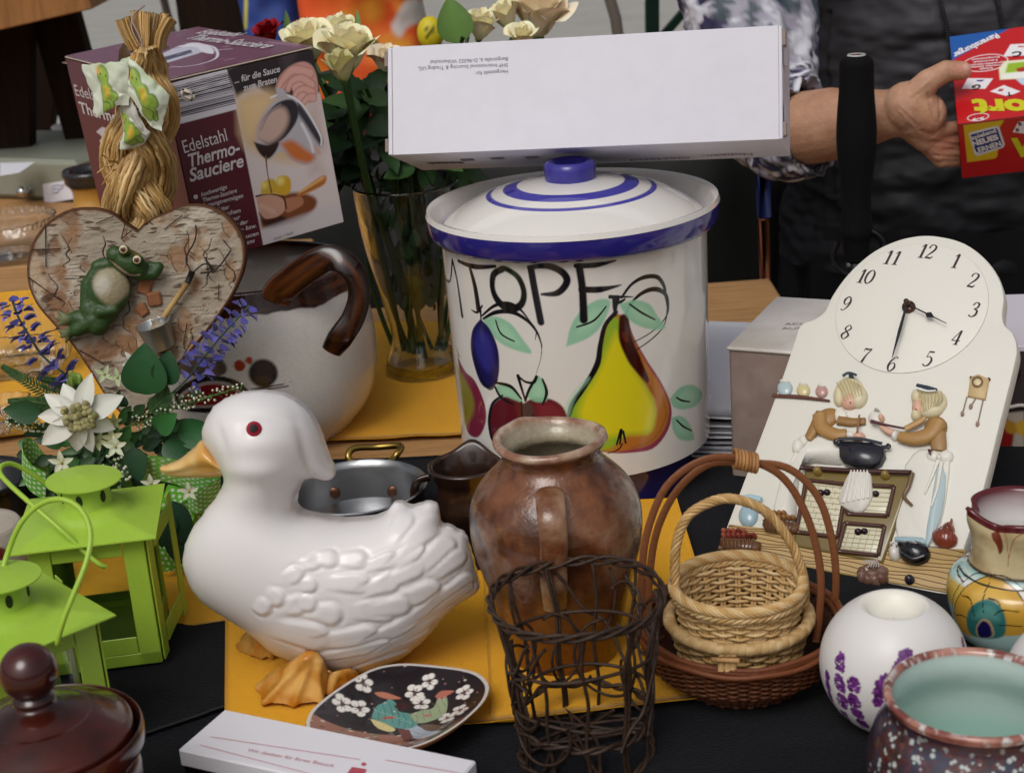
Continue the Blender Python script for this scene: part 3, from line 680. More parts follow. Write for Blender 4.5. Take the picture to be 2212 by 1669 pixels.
t1=np.clip(.5+n1+.5*n2+.5*fnoise(v*np.array([1,1,.4]),120,3),0,1)[:,None];c=base*t1+dark*(1-t1)
amb=np.clip((rows[3][1]-v[:,2])/.03+.5,0,1)[:,None]*.7;c=c*(1-amb)+np.array(lin('7a4210'))*amb
th=np.arctan2(v[:,1]-B.y,v[:,0]-B.x)
lm=(np.clip(n3*1.6+.25+n2*.5,0,1)*np.clip((v[:,2]-rows[4][1])/.03,0,1)*.6)[:,None];c=c*(1-lm)+lite*lm
side=np.clip((np.abs(th+np.pi/2)-.85)/.3,0,1)*np.clip(n2*1.5+.45,0,1)*np.exp(-((v[:,2]-rows[6][1]+.01)/.04)**2)
c=c*(1-.75*side[:,None])+gry*.75*side[:,None]
bl_=side*np.clip(fnoise(v,95,6)*3-.35,0,1);c=c*(1-bl_[:,None])+blue*bl_[:,None]
inn=(idx>len(q)+4);c[inn]=cream*(0.8+.2*t1[inn])
rimm=(idx>=len(q)-6) & (idx<=len(q)+4);c[rimm]=np.array(lin('8a5f48'))*(1-np.clip(n2[rimm]+.3,0,1)[:,None])+np.array(lin('bfa890'))*np.clip(n2[rimm]+.3,0,1)[:,None]
M_salt=mat('salt_glaze',None,0.22,coat=0.5,bump=('noise',260,0.35),var=[(300,0.18,'3a2010')])
mb=MB();mb.add(v,f,c);mb.build('body',M_salt,jg)
yh=B.y
def onj(Y,out):z=zat(bs,Y);r=float(np.interp(z,q[:,1],q[:,0]));return Vector((B.x-.004-(0.0015 if Y>1100 else 0),B.y-r-out,z))
hp=[onj(1012,-.004),onj(1012,.004),onj(1020,.011),onj(1045,.013),onj(1090,.008),onj(1140,.004),onj(1190,.002),onj(1240,-.002)]
hp=[Vector(p) for p in cr(hp,40)];vv,f=tube(hp,[.009,.0102,.0102,.0100,.0098,.0098,.0095,.0085],20,flat=.42,up=(0,-1,.2))
vv[:,0]+=0.0;nn=np.clip(.45+fnoise(vv,50,2),0,1)[:,None];mb=MB();mb.add(vv,f,np.array(lin('6b3d22'))*(1-nn)+np.array(lin('a58468'))*nn);mb.build('handle',M_salt,jg)
# ---- small dark brown jug behind
B=T(1016,1142);bs=(B.x,B.y)
sj=thing('stoneware_jug','small dark brown spouted jug tucked behind the tall brown jug','jug',(B.x,B.y,0))
rows=prof(bs,[(1142,58),(1120,66),(1090,70),(1060,64),(1040,64),(1020,74),(1004,82)])
q=cr(rows,50);rt_,zt_=q[-1]
full=np.concatenate([[(0.0005,.0015)],q,[(rt_-.003,zt_+.002),(rt_-.006,zt_-.001),(rt_-.009,zt_-.02),(rt_-.012,.01),(.0005,.008)]])
def wobs(t,r,z):
 s=np.exp(-(((t-1.35+np.pi) % (2*np.pi)-np.pi)/.42)**2)*np.clip((z-q[30][1])/(zt_-q[30][1]),0,1)
 return r*(1+.12*s),z+s*.009
v,f=lathe(full,bs,120,wob=wobs);nn=np.clip(.5+fnoise(v,40,3),0,1)[:,None]
mb=MB();mb.add(v,f,np.array(lin('38241a'))*nn+np.array(lin('1d120d'))*(1-nn));mb.build('body',mat('dark_glaze',None,0.25,coat=0.4),sj)
mb=MB();a=math.pi*1.02;d=Vector((math.cos(a),math.sin(a),0));c0_=Vector((B.x,B.y,0))
hp=[c0_+d*(rt_-.002)+Vector((0,0,zt_-.008)),c0_+d*(rt_+.010)+Vector((0,0,zt_-.012)),c0_+d*(rt_+.012)+Vector((0,0,zt_-.03)),c0_+d*(rt_-.004)+Vector((0,0,zt_-.05))]
v,f=tube([Vector(p) for p in cr(hp,20)],.005,10,flat=.6);mb.add(v,f,lin('2a1a12'));mb.build('handle',bpy.data.materials['dark_glaze'],sj)
# ---- steel pan with brass handle
B=T(783,1150);bs=(B.x,B.y)
M_steel=mat('brushed_steel','a9aaac',0.28,metal=1.0,bump=('noise',60,0.15,(1,1,40)))
M_brass=mat('brass','a58a45',0.3,metal=1.0,var=[(60,.4,'5c4a22')])
sp=thing('steel_pan','shallow stainless steel pan with brass loop handle behind the duck','pan',(B.x,B.y,0))
zr=zat(bs,1050);kr=mpp((B.x,B.y,zr));Rr=148*kr
v,f=lathe([(.0005,.002),(Rr-.012,.002),(Rr-.004,.008),(Rr-.001,zr-.003),(Rr+.0015,zr),(Rr,zr+.001),(Rr-.003,zr-.001),(Rr-.0045,zr-.006),(Rr-.007,.011),(Rr-.016,.006),(.0005,.006)],bs,120)
mb=MB();mb.add(v,f);mb.build('body',M_steel,sp,angle=50)
def onring(X,Y,r):# back inside wall
 d=ray(X,Y);ox,oy=O.x-B.x,O.y-B.y;a=d.x**2+d.y**2;b=2*(ox*d.x+oy*d.y);c=ox*ox+oy*oy-r*r
 return O+d*((-b+math.sqrt(max(b*b-4*a*c,0)))/(2*a))
mb=MB()
for X,Y in ((722,1064),(850,1061)):
 p=onring(X,Y,Rr-.006);v,f=ball(p,(.006,.003,.006));mb=MB();mb.add(v,f);mb.build('rivet',bpy.data.materials.get('copper_rivet') or mat('copper_rivet','6b4a3a',0.4,metal=.8),sp)
hc=cr([onring(762,1000,Rr+.003),onring(752,985,Rr+.006),V(765,968,B.y+Rr+.012),V(815,965,B.y+Rr+.018),V(864,963,B.y+Rr+.012),onring(858,980,Rr+.006),onring(840,1000,Rr+.003)],50)
mb=MB();v,f=tube([Vector(p) for p in hc],.0032,12);mb.add(v,f);mb.build('handle',M_brass,sp)
# ---- painted majolica pitcher
B=T(2190,1385);bs=(B.x,B.y)
pj=thing('painted_pitcher','majolica pitcher with yellow and teal flower and dark red pinched rim','pitcher',(B.x,B.y,0))
rows=prof(bs,[(1385,98),(1370,108),(1340,128),(1300,141),(1265,145),(1240,136),(1222,112),(1205,101),(1180,98),(1150,100),(1120,108),(1100,108)])
q=cr(rows,170);rt_,zt_=q[-1]
full=np.concatenate([[(0.0005,.0015)],q,[(rt_+.001,zt_+.002),(rt_-.001,zt_+.0035),(rt_-.004,zt_+.001),(rt_-.006,zt_-.02),(rows[6][0]-.006,rows[6][1]),(rows[4][0]-.006,rows[4][1]),(rows[0][0]-.006,.008),(.0005,.008)]])
aS=math.radians(192)
def dth(t,a):return (t-a+np.pi) % (2*np.pi)-np.pi
def wobp(t,r,z):
 u_=np.clip((z-q[110][1])/(zt_-q[110][1]),0,1.1)
 s=np.exp(-(dth(t,aS)/.22)**2);s2=np.exp(-(dth(t,aS+.55)/.25)**2)+np.exp(-(dth(t,aS-.55)/.25)**2)
 return r*(1+u_*(.12*s-.16*s2)),z+u_*(.005*s-.004*s2)
v,f=lathe(full,bs,300,wob=wobp);th=np.arctan2(v[:,1]-B.y,v[:,0]-B.x);idx=np.tile(np.arange(len(full)),300)
def on_l(q,B):
 def g(X,Y):
  d=ray(X,Y);r=float(q[:,0].max())
  for _ in range(14):
   ox,oy=O.x-B.x,O.y-B.y;a=d.x**2+d.y**2;b=2*(ox*d.x+oy*d.y);c=ox*ox+oy*oy-r*r
   dd=max(b*b-4*a*c,0);t=(-b-math.sqrt(dd))/(2*a);p=O+d*t;r=r*.5+.5*float(np.interp(p.z,q[:,1],q[:,0]))
  return ((math.atan2(p.y-B.y,p.x-B.x)+math.pi/2)*.05,p.z)
 return g
g=on_l(q,B);Z3=lambda L:[g(1692.6+x*.3257,1125.5+y*.3257) for x,y in L]
k=.00033
tw=np.where(th>np.pi/2,th-2*np.pi,th)
pt=Paint(np.stack([(tw+np.pi/2)*.05,v[:,2]],-1),lin('c6b68e'))
neck=q[105][1]
m=(v[:,2]<neck).astype(float);pt._mix(m,lin('a9c9c6'))
n1=fnoise(v,60,2);pt._mix(np.clip(n1*.8,0,.4)*(v[:,2]>=neck),lin('96703c'))
pt.poly(Z3([(1075,500),(1150,300),(1210,240),(1160,400),(1120,560),(1090,560)]),lin('c9a94e'),soft=k*3,smooth=4)
pt.poly(Z3([(1190,260),(1240,350),(1290,400),(1200,430),(1180,330)]),lin('e0dcd2'),soft=k*3,smooth=4)
pet=[(1130,620),(1160,500),(1260,400),(1375,355),(1470,400),(1560,480),(1620,600),(1600,740),(1400,760),(1200,745)]
pt.poly(Z3(pet),lin('c79a3a'),soft=k*2,smooth=4)
pt.poly(Z3([(1250,470),(1370,420),(1470,480),(1530,580),(1400,560),(1250,560)]),lin('d9b45a'),soft=k*8,smooth=4,op=.7)
pt.poly(Z3([(1215,640),(1240,570),(1320,520),(1400,530),(1460,600),(1475,700),(1440,770),(1270,765),(1220,710)]),lin('2f6f6c'),soft=k*2,smooth=4)
pt.poly(Z3([(1250,640),(1330,560),(1400,580),(1430,660),(1340,650)]),lin('5f9c93'),soft=k*7,smooth=4,op=.7)
pt.poly(Z3([(1275,700),(1320,645),(1375,670),(1395,760),(1290,765)]),lin('b09a78'),soft=k,smooth=4)
pt.poly(Z3([(1285,705),(1320,660),(1365,685),(1380,760),(1300,765)]),lin('1a1650'),soft=k,smooth=4)
LN=lin('2a2118')
for L in (pet[:4],pet[3:8],[(1375,355),(1345,450),(1325,600)],[(1180,490),(1240,520),(1270,640)],[(1400,620),(1450,590),(1560,600)],[(1420,690),(1500,690),(1600,700)],[(1360,510),(1420,530),(1440,570)],
          [(1080,420),(1110,370),(1140,280)],[(1120,590),(1150,450),(1260,350),(1370,345)],[(1375,350),(1480,370),(1600,450)],[(1190,290),(1200,350),(1190,400)],[(1140,620),(1190,625),(1220,650)]):
 pt.stroke(Z3(L),[k*2,k*3,k*2],LN)
# neck ring and relief marks
zz=neck;m=np.exp(-((v[:,2]-zz)/.0013)**2);pt._mix(m,LN)
zz=zat(bs,1385);pt._mix((v[:,2]<zat(bs,1358)).astype(float),lin('1d2a28'));pt._mix((v[:,2]<zat(bs,1372)).astype(float),lin('1a0c0c'))
pt.poly(Z3([(1355,90),(1400,85),(1440,130),(1450,190),(1425,225),(1400,170),(1370,130)]),lin('7a3a26'),soft=k,smooth=4)
for L in ([(1405,60),(1460,90),(1480,150),(1490,300)],[(1595,80),(1540,110),(1510,170),(1485,290)]):pt.stroke(Z3(L),[k*3,k*4,k*2],lin('a07a4a'))
c=pt.C;rimm=(idx>=len(q)-6) & (idx<=len(q)+3);c[rimm]=lin('5a1c22');c[idx>len(q)+3]=lin('e8e6e2')
mb=MB();mb.add(v,f,c);mb.build('body',mat('majolica',None,0.15,coat=0.5,bump=('noise',50,.12)),pj)
mb=MB();hp=cr([(B.x+rt_-.004,B.y+.01,zt_-.01),(B.x+rt_+.02,B.y+.015,zt_-.008),(B.x+rt_+.028,B.y+.015,zt_-.04),(B.x+q[80][0]-.002,B.y+.012,q[80][1])],30)
v,f=tube([Vector(p) for p in hp],.006,12,flat=.7);mb.add(v,f,lin('b08a4a'));mb.build('handle',bpy.data.materials['majolica'],pj)
# ---- white globe candle holders with lavender
M_matte=mat('satin_white',None,0.38,spec=0.5,bump=('noise',80,.08))
def globe(X,Y,rpx,label,rot,dressed=True):
 r=rpx*.000315;c=T(X,Y,r*.97);r=rpx*mpp(c);c=T(X,Y,r*.97)
 g_=thing('globe_candle_holder',label,'candle holder',(c.x,c.y,0),'white globe candle holders with painted lavender')
 a0=math.asin(.46);ph=np.linspace(-math.pi/2+.22,math.pi/2-a0,200)
 P_=[(.0005,c.z-r*math.cos(.22))]+[(r*math.cos(p),c.z+r*math.sin(p)) for p in ph]
 zo=P_[-1][1];ro=P_[-1][0]
 P_+=[(ro-.002,zo-.0005),(ro-.005,zo-.003),(ro-.008,zo-.007),(ro-.013,zo-.0095),(.0005,zo-.010)]
 v,f=lathe(P_,(c.x,c.y),360);tc=np.arctan2(v[:,1]-c.y,v[:,0]-c.x);pt=Paint(np.stack([(tc+np.pi/2)*r,v[:,2]],-1),lin('dcd9d6'))
 idx=np.tile(np.arange(len(P_)),360);pt.C[idx>200]=lin('e2dfd2')
 def gg(x,y):
  X_,Y_=1692.6+x*.3257+(X-1930),1125.5+y*.3257+(Y-1430);d=ray(X_,Y_);oc=O-c;b=2*d.dot(oc);cq=oc.dot(oc)-r*r
  dd=max(b*b-4*cq,0);p=O+d*((-b-math.sqrt(dd))/2);return ((math.atan2(p.y-c.y,p.x-c.x)+math.pi/2)*r,p.z)
 rr_=random.Random(rot)
 def spike(pts,w0):
  q_=cr([gg(*p) for p in pts],46);gap=0
  for i,p in enumerate(q_):
   if i % 12 in (10,11):continue
   tt=i/45;ww=w0*2.3*(0.75+.5*math.sin(math.pi*((i % 12)/10)))*(.75 if tt<.08 or tt>.93 else 1)
   for j in range(13):
    pt.dot((p[0]+rr_.uniform(-ww,ww)*k2,p[1]+rr_.uniform(-3,3)*k2),rr_.uniform(2.2,5.0)*k2,lin(rr_.choice(['4a1458','5e1c6e','3c1048','6f2a80','8a3f9a'])),soft=.3)
 k2=mpp(c)*.7
 spike([(385,880),(370,1060),(390,1200),(430,1330)],8);spike([(470,1040),(465,1180),(490,1280),(540,1360)],8);spike([(290,1000),(300,1120),(345,1260)],4.5)
 spike([(815,855),(780,960),(760,1000)],9);spike([(690,1020),(640,1100),(630,1220)],6);spike([(1185,780),(1195,850),(1185,900)],5)
 for L in ([(430,1330),(500,1440)],[(480,1440),(520,1360),(560,1470)],[(500,1460),(470,1400)]):
  pt.stroke([gg(*p) for p in L],[k2*4,k2*2],lin('6b8a4a'),smooth=0)
 mb=MB();mb.add(v,f,pt.C);mb.build('body',M_matte,g_)
 return g_
globe(1930,1430,158,'round white candle holder with lavender between pitcher and basket',1)
globe(2325,1478,152,'round white candle holder cut off by the edge beside the painted pitcher',5)
# ---- speckled bowl, lower right
B=T(2100,1790);bs=(B.x,B.y)
bw=thing('speckled_bowl','purple speckled ceramic bowl with pale green glaze inside','bowl',(B.x,B.y,0))
rows=prof(bs,[(1790,120),(1765,160),(1720,205),(1670,226),(1620,226),(1575,212),(1545,196),(1525,189),(1510,192),(1498,197)])
q=cr(rows,150);rt_,zt_=q[-1]
full=np.concatenate([[(0.0005,.0015)],q,[(rt_-.001,zt_+.002),(rt_-.003,zt_+.0025),(rt_-.006,zt_)],cr([(rt_-.006,zt_-.002),(rows[6][0]-.006,rows[6][1]),(rows[4][0]-.006,rows[4][1]),(rows[2][0]-.006,rows[2][1]),(rows[1][0]-.006,.008),(.0005,.006)],40)])
v,f=lathe(full,bs,420);idx=np.tile(np.arange(len(full)),420);th=np.arctan2(v[:,1]-B.y,v[:,0]-B.x)
n1=fnoise(v,55,4)
c=np.array(lin('3c2a2c'))*(1-np.clip(.5+n1,0,1)[:,None])+np.array(lin('3f4254'))*np.clip(.5+n1,0,1)[:,None]
rb_=random.Random(3);outm=np.nonzero(idx<len(q)-4)[0];pv=v[outm]
zlo,zhi=0.01,q[-28][1]
cells=[]
for i in range(1300):
 t=rb_.uniform(-np.pi,0.4);z=rb_.uniform(zlo,zhi+.002*rb_.random());r=float(np.interp(z,q[:,1],q[:,0]));cells.append((B.x+r*math.cos(t),B.y+r*math.sin(t),z))
cells=np.array(cells);co=c[outm]
sel=np.nonzero(th[outm]<.5)[0];pp=pv[sel]
d1=np.full(len(pp),9.);d2=np.full(len(pp),9.);ii=np.zeros(len(pp),int)
for i,cc_ in enumerate(cells):
 lc=np.nonzero((np.abs(pp[:,2]-cc_[2])<.012) & (np.abs(pp[:,0]-cc_[0])<.012))[0];d=np.sqrt(((pp[lc]-cc_)**2).sum(1));n=d<d1[lc];d2[lc]=np.where(n,d1[lc],np.minimum(d2[lc],d));d1[lc]=np.where(n,d,d1[lc]);ii[lc]=np.where(n,i,ii[lc])
kind=rb_.choices([0,1],[0.55,0.45],k=len(cells));kind=np.array(kind);red=np.array([rb_.random()<.5 for _ in cells]);rad_=np.array([rb_.uniform(.0006,.0017) for _ in cells])
edge=np.clip(1-(d2-d1)/.0006,0,1)*(red[ii]);co[sel]=co[sel]*(1-edge[:,None]*.45)+np.array(lin('a05a4a'))*edge[:,None]*.45
rm=red[ii]*.55;co[sel]=co[sel]*(1-rm[:,None]*.7)+np.array(lin('5a2420'))*rm[:,None]*.7
w_=np.clip(.5-(d1-rad_[ii])/.0006,0,1)*(kind[ii]==1);co[sel]=co[sel]*(1-w_[:,None])+np.array(lin('b9c4c2'))*w_[:,None]
c[outm]=co
nk=(idx>=112) & (idx<len(q)-14);c[nk]=c[nk]*.4+np.array(lin('38222a'))*.6
rimm=(idx>=len(q)-14) & (idx<=len(q)+3);nn=np.clip(.5+n1[rimm]*1.2,0,1)[:,None];c[rimm]=(np.array(lin('b58272'))*nn+np.array(lin('7a4038'))*(1-nn))*(1-np.clip(fnoise(v[rimm],190,3)*5-1.2,0,1)[:,None])+np.array(lin('c8c4c0'))*np.clip(fnoise(v[rimm],190,3)*5-1.2,0,1)[:,None]
c[idx>len(q)+3]=lin('bed0ca')
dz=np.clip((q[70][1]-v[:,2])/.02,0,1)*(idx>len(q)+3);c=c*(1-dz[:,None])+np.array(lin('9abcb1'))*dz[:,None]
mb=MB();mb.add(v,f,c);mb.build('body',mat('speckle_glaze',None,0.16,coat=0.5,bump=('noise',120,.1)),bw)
# ---- dark red-brown lidded jar, lower left
B=T(150,1905);bs=(B.x,B.y)
jr=thing('lidded_jar','dark red-brown glazed jar with round knob on its lid','jar',(B.x,B.y,0))
M_oxb=mat('oxblood_glaze',None,0.22,coat=0.5,bump=('noise',40,.1))
zl=zat(bs,1585);kr=mpp((B.x,B.y,zl))
def oxc(v,s):
 n=np.clip(.5+fnoise(v,30,s),0,1)[:,None];return np.array(lin('4e1c10'))*n+np.array(lin('2c0f09'))*(1-n)
rows=[(170*kr,.002),(190*kr,.03),(200*kr,zl-.03),(190*kr,zl-.018),(212*kr,zl-.014),(218*kr,zl-.008),(217*kr,zl-.002),(212*kr,zl),(206*kr,zl-.004),(195*kr,zl-.012)]
v,f=lathe([(.0005,.002)]+[tuple(p) for p in cr(rows,90)]+[(180*kr,.01),(.0005,.01)],bs,120);mb=MB()
nb=fnoise(v,20,2);cj=oxc(v,1);lm=(np.clip(nb,0,1)*.6*(v[:,2]<zl-.012))[:,None];cj=cj*(1-lm)+np.array(lin('8a4a28'))*lm
mb.add(v,f,cj);mb.build('body',M_oxb,jr)
zt=zat(bs,1520)
lid_r=[(198*kr,zl-.008),(196*kr,zl+.001),(180*kr,zl+.004),(150*kr,zl+.009),(120*kr,zl+.013),(108*kr,zl+.0135),(80*kr,zl+.017),(50*kr,zl+.020),(42*kr,zl+.0225),(46*kr,zl+.025),(38*kr,zl+.028)]
v,f=lathe(cr(lid_r,90),bs,120);mb=MB();mb.add(v,f,oxc(v,5));ld=mb.build('lid',M_oxb,jr)
v,f=lathe([(38*kr,zl+.027),(26*kr,zl+.029),(28*kr,zl+.031),(30*kr,zl+.032)],bs,60);mb=MB();mb.add(v,f,lin('2a0b08'))
kc=(B.x,B.y,zat(bs,1450));kr2=mpp(kc);v,f=ball(kc,66*kr2*.96,nu=48,nv=30);v2=v-np.array(kc);n=np.clip(.45+fnoise(v,24,3),0,1)[:,None];mb.add(v,f,np.array(lin('260a0c'))*n+np.array(lin('4a1810'))*(1-n))
hh=kc[2]-(zl+.03);v,f=lathe([(36*kr,zl+.026),(24*kr,zl+.031),(30*kr,kc[2]-40*kr)],bs,40);mb.add(v,f,lin('3a120c'))
mb.build('knob',M_oxb,ld)
# ================================================================== CARTONS
M_card=mat('printed_card',None,0.38,spec=0.4,coat=0.15,bump=('noise',90,.05))
M_print=mat('print_ink',None,0.4)
def facegrid(o,ex,ey,W,H,nu,nv):
 u=np.linspace(0,W,nu);v=np.linspace(0,H,nv);U,Vv=np.meshgrid(u,v,indexing='ij')
 o=np.array(tuple(o));P=o+U[...,None]*np.array(tuple(ex))+Vv[...,None]*np.array(tuple(ey));return P.reshape(-1,3),np.stack([U,Vv],-1).reshape(-1,2)
# ---- sauce-boat carton resting on the stoneware pot
prm=[-0.294,1.5494,0.2041,-0.0041,-0.0743,0.5383,0.1563,0.2988,0.1775]
Mb=Euler(prm[3:6]).to_matrix();ob=Vector(prm[:3]);ax,ay,az=Mb.col[0],Mb.col[1],Mb.col[2];W,D,H=prm[6:]
cen=ob+ax*W/2+ay*D/2+az*H/2
tc=thing('product_carton','maroon printed carton for a steel sauce boat resting on the big white pot','carton',ob+ax*W/2+ay*D/2)
mb=MB();v,f=boxv(cen,(W,D,H),Mb,.0015);mb.add(v,f,lin('46182a'))
# top lid flap slightly proud with worn edges
v,f=boxv(ob+ax*W/2+ay*D/2+az*(H+.0018),(W+.002,D+.002,.0016),Mb,.0006);mb.add(v,f,lin('b8a898'))
# right face (art side): local u along ax, v along az
n0=-ay
P,uv=facegrid(ob-ay*.0008,ax,az,W,H,330,380);pt=Paint(uv,lin('551826'))
def fr_(X,Y):                          # photo -> face coords
 p=PLN(X,Y,ob-ay*.0008,ay);q=p-ob;return (q.dot(ax),q.dot(az))
Z1=lambda L:[fr_(x*.3523,y*.3523) for x,y in L]
pe=0.0004
pt.poly(Z1([(1400,425),(1900,250),(2120,1370),(1620,1530)]),lin('d9ccca'),soft=pe)
pt.poly(Z1([(1385,425),(1920,240),(1990,560),(1700,620),(1560,520),(1450,600)]),lin('2c2427'),soft=.002)
pt.poly(Z1([(1460,600),(1560,560),(1680,560),(1900,700),(1950,900),(1820,1000),(1500,900)]),lin('d2b48c'),soft=.006,smooth=3)
pt.poly(Z1([(1470,640),(1560,600),(1640,620),(1560,800),(1510,820)]),lin('dfc090'),soft=.006,smooth=3)
pt.poly(Z1([(1700,230),(1820,260),(1800,400),(1730,420)]),lin('443a3e'),soft=.004,smooth=3)
# plate and meat
pt.poly(Z1([(1590,1220),(1800,1180),(1930,1210),(1930,1280),(1830,1350),(1640,1400),(1600,1380)]),lin('7d4628'),soft=.002,smooth=4)
pt.poly(Z1([(1600,1280),(1760,1340),(1680,1390),(1610,1370)]),lin('3a180c'),soft=.002,smooth=4)
pt.poly(Z1([(1570,1215),(1640,1195),(1730,1215),(1750,1280),(1700,1330),(1620,1345),(1590,1290)]),lin('c99a84'),soft=.0008,smooth=4)
pt.poly(Z1([(1740,1220),(1840,1205),(1860,1250),(1800,1290),(1755,1300)]),lin('b5795c'),soft=.0008,smooth=4)
pt.stroke(Z1([(1570,1205),(1650,1190),(1735,1210),(1755,1280)]),.0018,lin('4a2418'));pt.stroke(Z1([(1590,1310),(1630,1345),(1700,1335)]),.0012,lin('5a3020'))
for L,c_ in (([(1600,1190),(1610,1120),(1680,1100),(1700,1180)],'c8a83a'),([(1690,1190),(1700,1090),(1770,1085),(1785,1150),(1760,1195)],'d0a52c'),([(1820,1190),(1980,1075),(1990,1130),(1850,1200)],'c07a3c')):
 pt.poly(Z1(L),lin(c_),soft=.001,smooth=4)
pt.stroke(Z1([(1840,1180),(1980,1090)]),.0025,lin('dfae6a'));pt.stroke(Z1([(1840,1190),(1985,1120)]),.0015,lin('a0602c'))
# hand
pt.poly(Z1([(1690,530),(1720,460),(1790,400),(1870,380),(1930,430),(1950,560),(1900,640),(1880,590),(1840,500),(1790,510),(1740,550),(1700,550)]),lin('d09a90'),soft=.001,smooth=4)
pt.poly(Z1([(1780,520),(1850,500),(1890,580),(1870,650),(1820,610)]),lin('dcaaa2'),soft=.001,smooth=4)
for L,wd in (([(1900,450),(1800,430),(1735,490),(1705,545)],[.009,.008,.006,.0045]),([(1910,520),(1850,480),(1790,500),(1765,550)],[.008,.007,.006,.005]),([(1915,570),(1870,545),(1825,560),(1805,600)],[.008,.006,.005,.0045]),([(1920,600),(1890,600),(1860,630)],[.008,.006,.005])):
 pt.stroke(Z1(L),[w_+.0012 for w_ in wd],lin('9c6258'),soft=.0008);pt.stroke(Z1(L),wd,lin('dba79a'),soft=.0012)
pt.poly(Z1([(1880,640),(1960,600),(2000,900),(1960,980),(1990,1060),(1900,1080)]),lin('c0aaa4'),soft=.006,op=.6)
# steel jug
pt.poly(Z1([(1570,870),(1590,740),(1680,620),(1790,590),(1850,640),(1960,800),(1975,890),(1890,1010),(1790,980),(1720,930),(1650,980),(1590,930)]),lin('b8b4ba'),soft=.001,smooth=4)
pt.poly(Z1([(1830,620),(1900,720),(1975,850),(1960,890),(1870,760),(1820,680)]),lin('3a3842'),soft=.002,smooth=4)
pt.poly(Z1([(1585,850),(1600,750),(1690,640),(1780,610),(1825,650),(1820,740),(1740,850),(1650,890)]),lin('2e2a30'),soft=.001,smooth=4)
pt.poly(Z1([(1570,850),(1590,760),(1660,680),(1740,660),(1770,730),(1730,820),(1650,880)]),lin('c4a69a'),soft=.003,smooth=4)
pt.poly(Z1([(1555,870),(1640,890),(1710,870),(1690,930),(1640,975),(1590,940)]),lin('2a1512'),soft=.001,smooth=4)
pt.poly(Z1([(1720,880),(1790,860),(1880,920),(1930,960),(1890,1000),(1790,970)]),lin('c87038'),soft=.003,smooth=4)
pt.stroke(Z1([(1850,760),(1900,860),(1920,930)]),.003,lin('e8e4ea'),soft=.001,op=.8);pt.stroke(Z1([(1600,800),(1650,700),(1720,640)]),.0015,lin('8a8490'),op=.8);pt.stroke(Z1([(1930,900),(1960,940)]),.003,lin('e0a080'),op=.7);pt.dot(Z1([(1620,1135)])[0],.0035,lin('e8d070'),soft=.6);pt.dot(Z1([(1720,1110)])[0],.004,lin('ecd678'),soft=.6);pt.stroke(Z1([(1600,1260),(1680,1300)]),.004,lin('dcb4a0'),soft=.002,op=.6)
pt.stroke(Z1([(1660,600),(1740,580),(1850,640),(1960,820),(1970,890)]),.002,lin('e2dfe4'))
pt.poly(Z1([(1690,540),(1740,545),(1765,590),(1700,600)]),lin('b4b2ba'),soft=.0008)
pt.stroke(Z1([(1630,960),(1640,1060),(1665,1180)]),[.0022,.001,.0016],lin('7a4a26'))
# barcode stripes, white label head
pt.poly(Z1([(1020,520),(1390,420),(1455,670),(1070,770)]),lin('d6d2da'),soft=pe)
sr=random.Random(4)
a0,a1,b0,b1=Z1([(1030,545),(1400,445),(1065,730),(1445,640)])
t=0.0
while t<1:
 w_=sr.uniform(.006,.035);c0=[a0[i]*(1-t)+b0[i]*t for i in (0,1)];c1=[a1[i]*(1-t)+b1[i]*t for i in (0,1)]
 pt.stroke([c0,c1],w_*.045,lin(sr.choice(['3b3340','17151b','55505c'])),smooth=0,soft=.0001);t+=w_+sr.uniform(.02,.05)
pt.poly(Z1([(1050,640),(1440,545),(1450,600),(1060,700)]),lin('9a949e'),soft=.0005,op=.25)
pt.poly(Z1([(1610,1400),(2100,1230),(2120,1370),(1620,1540)]),lin('cdc6cc'),soft=.002,op=.6)
mb.add(P,gridfaces(330,380),pt.C)
WC=lin('d5cdd0')
def wl(s,x0,y0,x1,y1,h,bold=0.0,sh=0.0,col=WC):
 p0=PLN(x0*.3523,y0*.3523,ob-ay*.001,ay);p1=PLN(x1*.3523,y1*.3523,ob-ay*.001,ay)
 write(mb,s,p0,p1,h,None,-ay,col,bold=bold,shear=sh,lift=.0006)
wl('Edelstahl',1130,940,1395,862,.0125,.0);wl('Thermo-',1165,1025,1475,935,.0125,.02,.25);wl('Sauciere',1165,1115,1498,1018,.0125,.02,.25)
wl('... f\u00fcr die Sauce',1438,512,1718,440,.0062,.015,.2);wl('zum Braten',1492,560,1700,503,.0062,.015,.2)
for s,x,y,x1,y1 in (('hochwertige',1235,1205,1392,1155),('Thermo-Sauciere',1245,1240,1452,1178),('mit Fassungsverm\u00f6gen',1190,1290,1490,1210),('von 0,5 Liter',1225,1328,1408,1278),('aus rostfreischem',1225,1360,1475,1300),('Edelstahl zur',1260,1400,1475,1340),('Warmhaltung der',1260,1436,1522,1368),('warm- bzw.',1400,1436,1572,1394),('von Saucen',1400,1488,1585,1440),('des Essens',1400,1530,1562,1484)):
 wl(s,x,y,x1,y1,.0042,.012,.2)
for s,y,in (('',0),):pass
c_=PLN(1200*.3523,1207*.3523,ob-ay*.0016,ay);v,f=lathe([(.0004,0),(.0022,0)],(0,0),20);mb.add(put(v,c_,ax,az),f,WC)
wl('Inhalt: 1 St\u00fcck',1680,1472,1800,1430,.0028,0,0,lin('6a5a60'))
